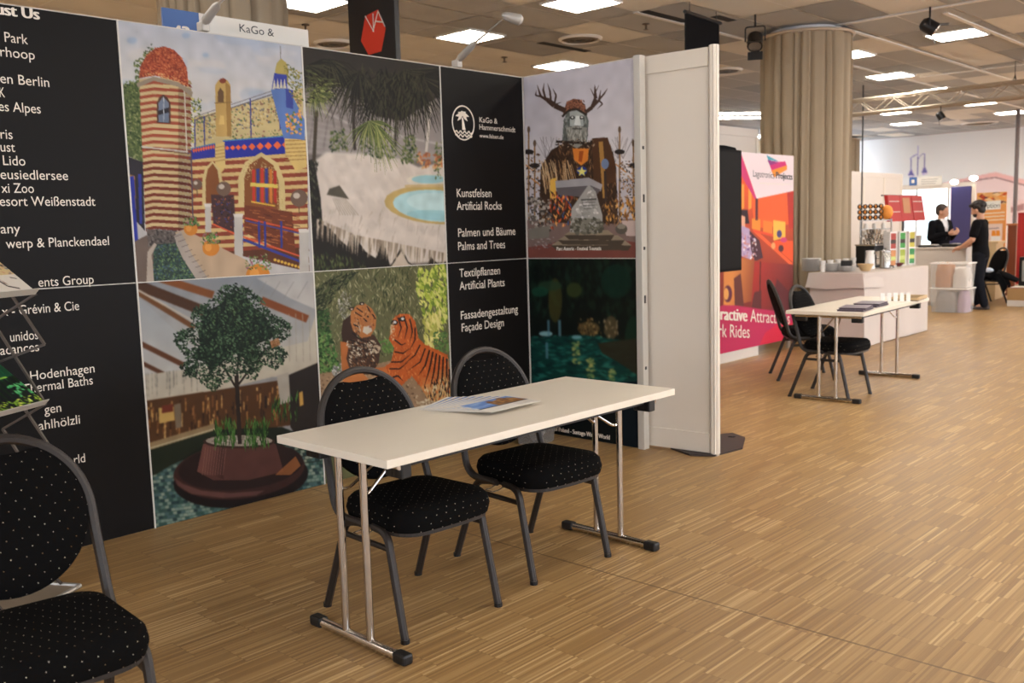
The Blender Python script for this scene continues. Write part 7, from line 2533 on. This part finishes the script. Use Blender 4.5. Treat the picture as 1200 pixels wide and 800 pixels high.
def person(label, loc, rz, arms, legs, head_yaw, lean, outfit, nod=0.0, group=None):
    """local +x is where the person faces; heights for a 1.66 m figure"""
    t = thing('person', label, 'person', loc, rz, group)
    bm = B()
    hc = Vector((lean + 0.012, 0, 1.435))
    M = head(bm, hc, head_yaw, nod)
    limb(bm, [(lean - 0.012, 0, 1.33), (lean - 0.005, 0, 1.42), (lean + 0.0, 0, 1.5)], [0.062, 0.056, 0.055], 14)
    loft(bm, [(0, 0, 0.80, .085, .135), (0, 0, 0.88, .095, .150), (lean * .4, 0, 1.0, .085, .130), (lean * .7, 0, 1.15, .100, .148), (lean * .95, 0, 1.27, .098, .165), (lean, 0, 1.345, .07, .15), (lean, 0, 1.38, .045, .08)])
    for (sh, el, wr, hd, pn, curl, ts) in arms:
        limb(bm, [sh, el], [0.052, 0.041]); limb(bm, [el, wr], [0.042, 0.028])
        hand(bm, Vector(wr), hd, pn, curl, ts)
    for (hp, kn, an, fy) in legs:
        limb(bm, [hp, kn], [0.085, 0.056]); limb(bm, [kn, an], [0.056, 0.036])
        limb(bm, [Vector(an), Vector(an) + Vector((0.10 * math.cos(fy), 0.10 * math.sin(fy), -0.045))], [0.038, 0.028])
    body = remesh(bm, 0.0065, 3)
    obj('body', body, M_SKIN, t, smooth=True)
    face_parts(M, t)
    # shoes
    for i, (hp, kn, an, fy) in enumerate(legs):
        b2 = B(); shoe(b2, an[0] - 0.0, an[1], fy); obj('shoe', b2, M_SHOE if outfit == 'tshirt' else M_BLACKPL, t, smooth=True)
    # trousers
    b2 = B()
    loft(b2, [(0, 0, 0.77, .098, .150), (0, 0, 0.86, .108, .163), (lean * .2, 0, 0.95, .102, .150)])
    for (hp, kn, an, fy) in legs:
        a3 = Vector(an); a3.z = 0.075
        limb(b2, [hp, kn, a3], [0.104, 0.078, 0.064], 14)
    tr = remesh(b2, 0.011, 3)
    obj('trousers', tr, M_JEANS if outfit == 'tshirt' else M_SUIT, t, smooth=True)
    b2 = B()
    if outfit == 'tshirt':
        loft(b2, [(0.0, 0, 0.80, .118, .172), (0, 0, 0.88, .118, .172), (lean * .4, 0, 1.0, .108, .152), (lean * .7, 0, 1.15, .118, .166), (lean * .95, 0, 1.27, .114, .182), (lean, 0, 1.35, .084, .162), (lean - .005, 0, 1.395, .062, .085)])
        for (sh, el, wr, hd, pn, curl, ts) in arms:
            m_ = Vector(sh).lerp(Vector(el), 0.72)
            limb(b2, [sh, m_], [0.068, 0.066], 14)
        obj('tshirt', remesh(b2, 0.010, 3), M_TSHIRT, t, smooth=True)
    else:
        b3 = B()
        loft(b3, [(lean * .4, 0, 0.93, .10, .145), (lean * .6, 0, 1.10, .112, .155), (lean * .95, 0, 1.26, .113, .172), (lean, 0, 1.35, .082, .150), (lean, 0, 1.415, .064, .066)])
        obj('shirt', remesh(b3, 0.010, 2), M_SHIRT, t, smooth=True)
        loft(b2, [(0.0, 0, 0.74, .132, .185), (0, 0, 0.86, .132, .182), (lean * .4, 0, 1.0, .122, .165), (lean * .7, 0, 1.15, .130, .178), (lean * .95, 0, 1.27, .126, .194), (lean, 0, 1.36, .092, .168), (lean - .012, 0, 1.41, .066, .085)])
        for (sh, el, wr, hd, pn, curl, ts) in arms:
            m_ = Vector(el).lerp(Vector(wr), 0.9)
            limb(b2, [sh, el], [0.072, 0.062], 14); limb(b2, [el, m_], [0.060, 0.046], 14)
        jb = remesh(b2, 0.010, 3)
        # open front: a V from the neck to the button
        dele = []
        for f in jb.faces:
            q = f.calc_center_median()
            if q.x > lean * .8 + 0.05 and 1.06 < q.z < 1.44 and abs(q.y) < 0.075 * (q.z - 1.06) / 0.34:
                dele.append(f)
        bmesh.ops.delete(jb, geom=dele, context='FACES')
        obj('jacket', jb, M_SUIT, t, smooth=True)
    return t, M


FY = 0.0
tp, Mh = person('man in black T-shirt and dark trousers standing with one hand on the counter corner', (15.76, 4.80, 0), math.radians(90),
                [((0.02, 0.175, 1.335), (0.06, 0.225, 1.085), (0.245, 0.165, 0.965), (0.9, -0.2, -0.25), (0.1, 0.1, -1), 0.5, -1),
                 ((0.02, -0.175, 1.335), (0.05, -0.225, 1.085), (0.23, -0.175, 0.985), (0.95, 0.1, -0.1), (0.1, 0, -1), 0.4, 1)],
                [((0.0, 0.085, 0.84), (0.0, 0.095, 0.46), (-0.105, 0.10, 0.085), math.radians(8)), ((0.0, -0.085, 0.84), (0.055, -0.095, 0.46), (0.05, -0.10, 0.085), math.radians(-5))],
                math.radians(-4), 0.03, 'tshirt', nod=math.radians(10))
hair(Mh, tp, M_HAIR, 0.030, beard=True)
ts, Mh = person('man in dark suit and white shirt talking with raised hands behind the white counter', (16.98, 5.84, 0), math.radians(246),
                [((0.0, 0.175, 1.335), (0.02, 0.235, 1.09), (0.235, 0.11, 1.185), (0.9, -0.45, 0.25), (-0.3, -0.9, 0.1), 0.5, -1),
                 ((0.0, -0.175, 1.335), (0.02, -0.235, 1.09), (0.235, -0.06, 1.165), (0.9, 0.45, 0.1), (-0.3, 0.9, 0.1), 0.5, 1)],
                [((0.0, 0.085, 0.84), (0.01, 0.09, 0.46), (-0.02, 0.095, 0.085), math.radians(8)), ((0.0, -0.085, 0.84), (0.01, -0.09, 0.46), (-0.02, -0.095, 0.085), math.radians(-8))],
                math.radians(26), 0.02, 'suit', nod=math.radians(4))
hair(Mh, ts, mat('brown_hair', hexc(52, 38, 32), 0.6, noise=0.2, nscale=90), 0.0, beard=False)

# jacket thrown over the chair behind the man
bm = B()
NX, NY = 26, 22
jx, jy = 16.86, 5.04
rj = random.Random(8)
vs = {}
for i in range(NX + 1):
    for j in range(NY + 1):
        u, v = (i / NX - .5) * 2, (j / NY - .5) * 2
        x, y = u * 0.27, v * 0.40
        z = 0.515 + 0.03 * math.sin(u * 5 + v * 3) + 0.03 * math.cos(v * 7)
        e = max(0, abs(v) - 0.55) + max(0, abs(u) - 0.8) * .8
        z -= e * 0.55 + 0.02 * math.sin(i * 1.3) * e
        y -= math.copysign(e * .14, v)
        vs[i, j] = bm.verts.new((x + 0.012 * math.sin(j * 1.1), y + 0.012 * math.sin(i * 1.4), z))
for i in range(NX):
    for j in range(NY):
        bm.faces.new((vs[i, j], vs[i + 1, j], vs[i + 1, j + 1], vs[i, j + 1]))
r_ = bmesh.ops.solidify(bm, geom=bm.faces[:], thickness=0.022)
o = thing('jacket', 'dark jacket thrown over the seat of the chair behind the man', 'jacket', (jx, jy, 0), math.radians(8))
obj('jacket_body', bm, M_BLACKCLOTH, o, smooth=True)
bm = B()
limb(bm, [(-0.12, -0.22, 0.50), (-0.16, -0.34, 0.46), (-0.14, -0.46, 0.40)], [0.06, 0.055, 0.045])
obj('sleeve', bm, M_BLACKCLOTH, o, smooth=True)
bm = B(); ellipsoid(bm, (-0.22, -0.06, 0.56), (0.05, 0.08, 0.04), 14, 8); obj('lining', bm, mat('pale_blue_lining', hexc(190, 200, 214), 0.7, noise=0.06), o, smooth=True)

# ------------------------------------------------------------------ truss and spotlights
TXX = 16.5
t = thing('lighting_truss', 'aluminium lighting truss hanging under the ceiling at the right', 'truss', (TXX, 4.5, 3.4))
za, zb3 = PX(1100, 107, TXX).z, PX(1100, 124, TXX).z
ya, yb3 = 0.5, 8.3
M_TRUSS = mat('truss_metal', hexc(176, 164, 148), 0.4, 0.5, noise=0.05, nscale=30)
CH_ = [(TXX - 0.12, za), (TXX + 0.12, za), (TXX - 0.12, zb3), (TXX + 0.12, zb3)]
for x, z in CH_:
    bm = B(); tube(bm, [(x, ya, z), (x, yb3, z)], 0.024, 8); obj('chord', bm, M_TRUSS, t, smooth=True)
bm = B()
k = 0
y = ya
while y < yb3 - 0.3:
    for (a, b) in ((0, 2), (1, 3), (0, 1), (2, 3)):
        A_, B_ = CH_[a], CH_[b]
        if k % 2:
            A_, B_ = B_, A_
        tube(bm, [(A_[0], y, A_[1]), (B_[0], y + 0.3, B_[1])], 0.009, 6)
    y += 0.3
    k += 1
obj('lattice', bm, M_TRUSS, t)
for y in (1.2, 4.6, 7.8):
    bm = B(); tube(bm, [(TXX, y, za), (TXX, y, ZC - 0.001)], 0.006, 6); tube(bm, [(TXX - 0.12, y, za), (TXX, y, za + 0.12), (TXX + 0.12, y, za)], 0.006, 6); obj('hanger', bm, M_BLACKPL, t)
rel(t)


def spot(p, drop, rz, tilt, label, sc=1.0, top=None):
    t = thing('stage_spotlight', label, 'spotlight', p, rz, 'black stage spotlights')
    bm = B(); tube(bm, [(0, 0, 0), (0, 0, -drop * .45)], 0.014 * sc, 8); tube(bm, fillet([(-0.13 * sc, 0, -drop), (-0.13 * sc, 0, -drop * .45), (0.13 * sc, 0, -drop * .45), (0.13 * sc, 0, -drop)], 0.03), 0.011 * sc, 6); obj('yoke', bm, M_BLACKPL, t)
    M = Matrix.Translation((0, 0, -drop)) @ Matrix.Rotation(tilt, 4, 'X')
    bm = B(); tube(bm, [(0, 0.13 * sc, 0), (0, 0.09 * sc, 0), (0, -0.08 * sc, 0), (0, -0.1 * sc, 0)], 0.1, 14, radii=[0.06 * sc, 0.1 * sc, 0.105 * sc, 0.105 * sc]); bm.transform(M); obj('lamp_housing', bm, M_BLACKPL, t, smooth=True)
    bm = B(); tube(bm, [(0, -0.101 * sc, 0), (0, -0.104 * sc, 0)], 0.085 * sc, 14); bm.transform(M); obj('lens', bm, M_STEEL, t, smooth=True)
    bm = B()
    for a, b in (((-.1, -.1, .1), (.1, -.1, .1)), ((-.1, -.1, -.1), (.1, -.1, -.1))):
        z_ = 1 if a[2] > 0 else -1
        q4 = [Vector((a[0] * sc, -0.105 * sc, a[2] * sc * .9)), Vector((b[0] * sc, -0.105 * sc, b[2] * sc * .9)), Vector((b[0] * sc, -0.2 * sc, (b[2] + .05 * z_) * sc)), Vector((a[0] * sc, -0.2 * sc, (a[2] + .05 * z_) * sc))]
        bm = B(); prism(bm, [(0, i) for i in range(4)], lambda q, i: q4[i], (0, 0, 0.004))
        bm.transform(M); obj('barn_door', bm, M_BLACKPL, t)
    return t


p = P(885, 17, ZC)
spot((p.x, p.y, ZC - 0.001), 0.30, math.radians(-65), math.radians(50), 'black stage spotlight hanging from the ceiling left of the curtained column', 0.85)
p = P(1090, 8, ZC)
spot((p.x, p.y, ZC - 0.001), 0.22, math.radians(20), math.radians(35), 'black stage spotlight hanging from the ceiling at the top right', 0.8)
p = PX(1106, 109, TXX)
spot((TXX - 0.12, p.y, zb3 - 0.0235), 0.16, math.radians(15), math.radians(60), 'black stage spotlight hanging from the lighting truss', 0.6)
p = PX(1011, 150, 17.0)
bm = B(); tube(bm, [(17.0 - p.x, 0, 0.003), (0, 0, 1.0), (0.0, 0, ZC - 0.002)], 0.014, 6)
o = obj('hanging_cable', bm, M_BLACKPL, smooth=True); o.location = (17.0, p.y, 0)
tag(o, 'thin dark cable hanging from the ceiling in front of the far white booth wall', 'cable')
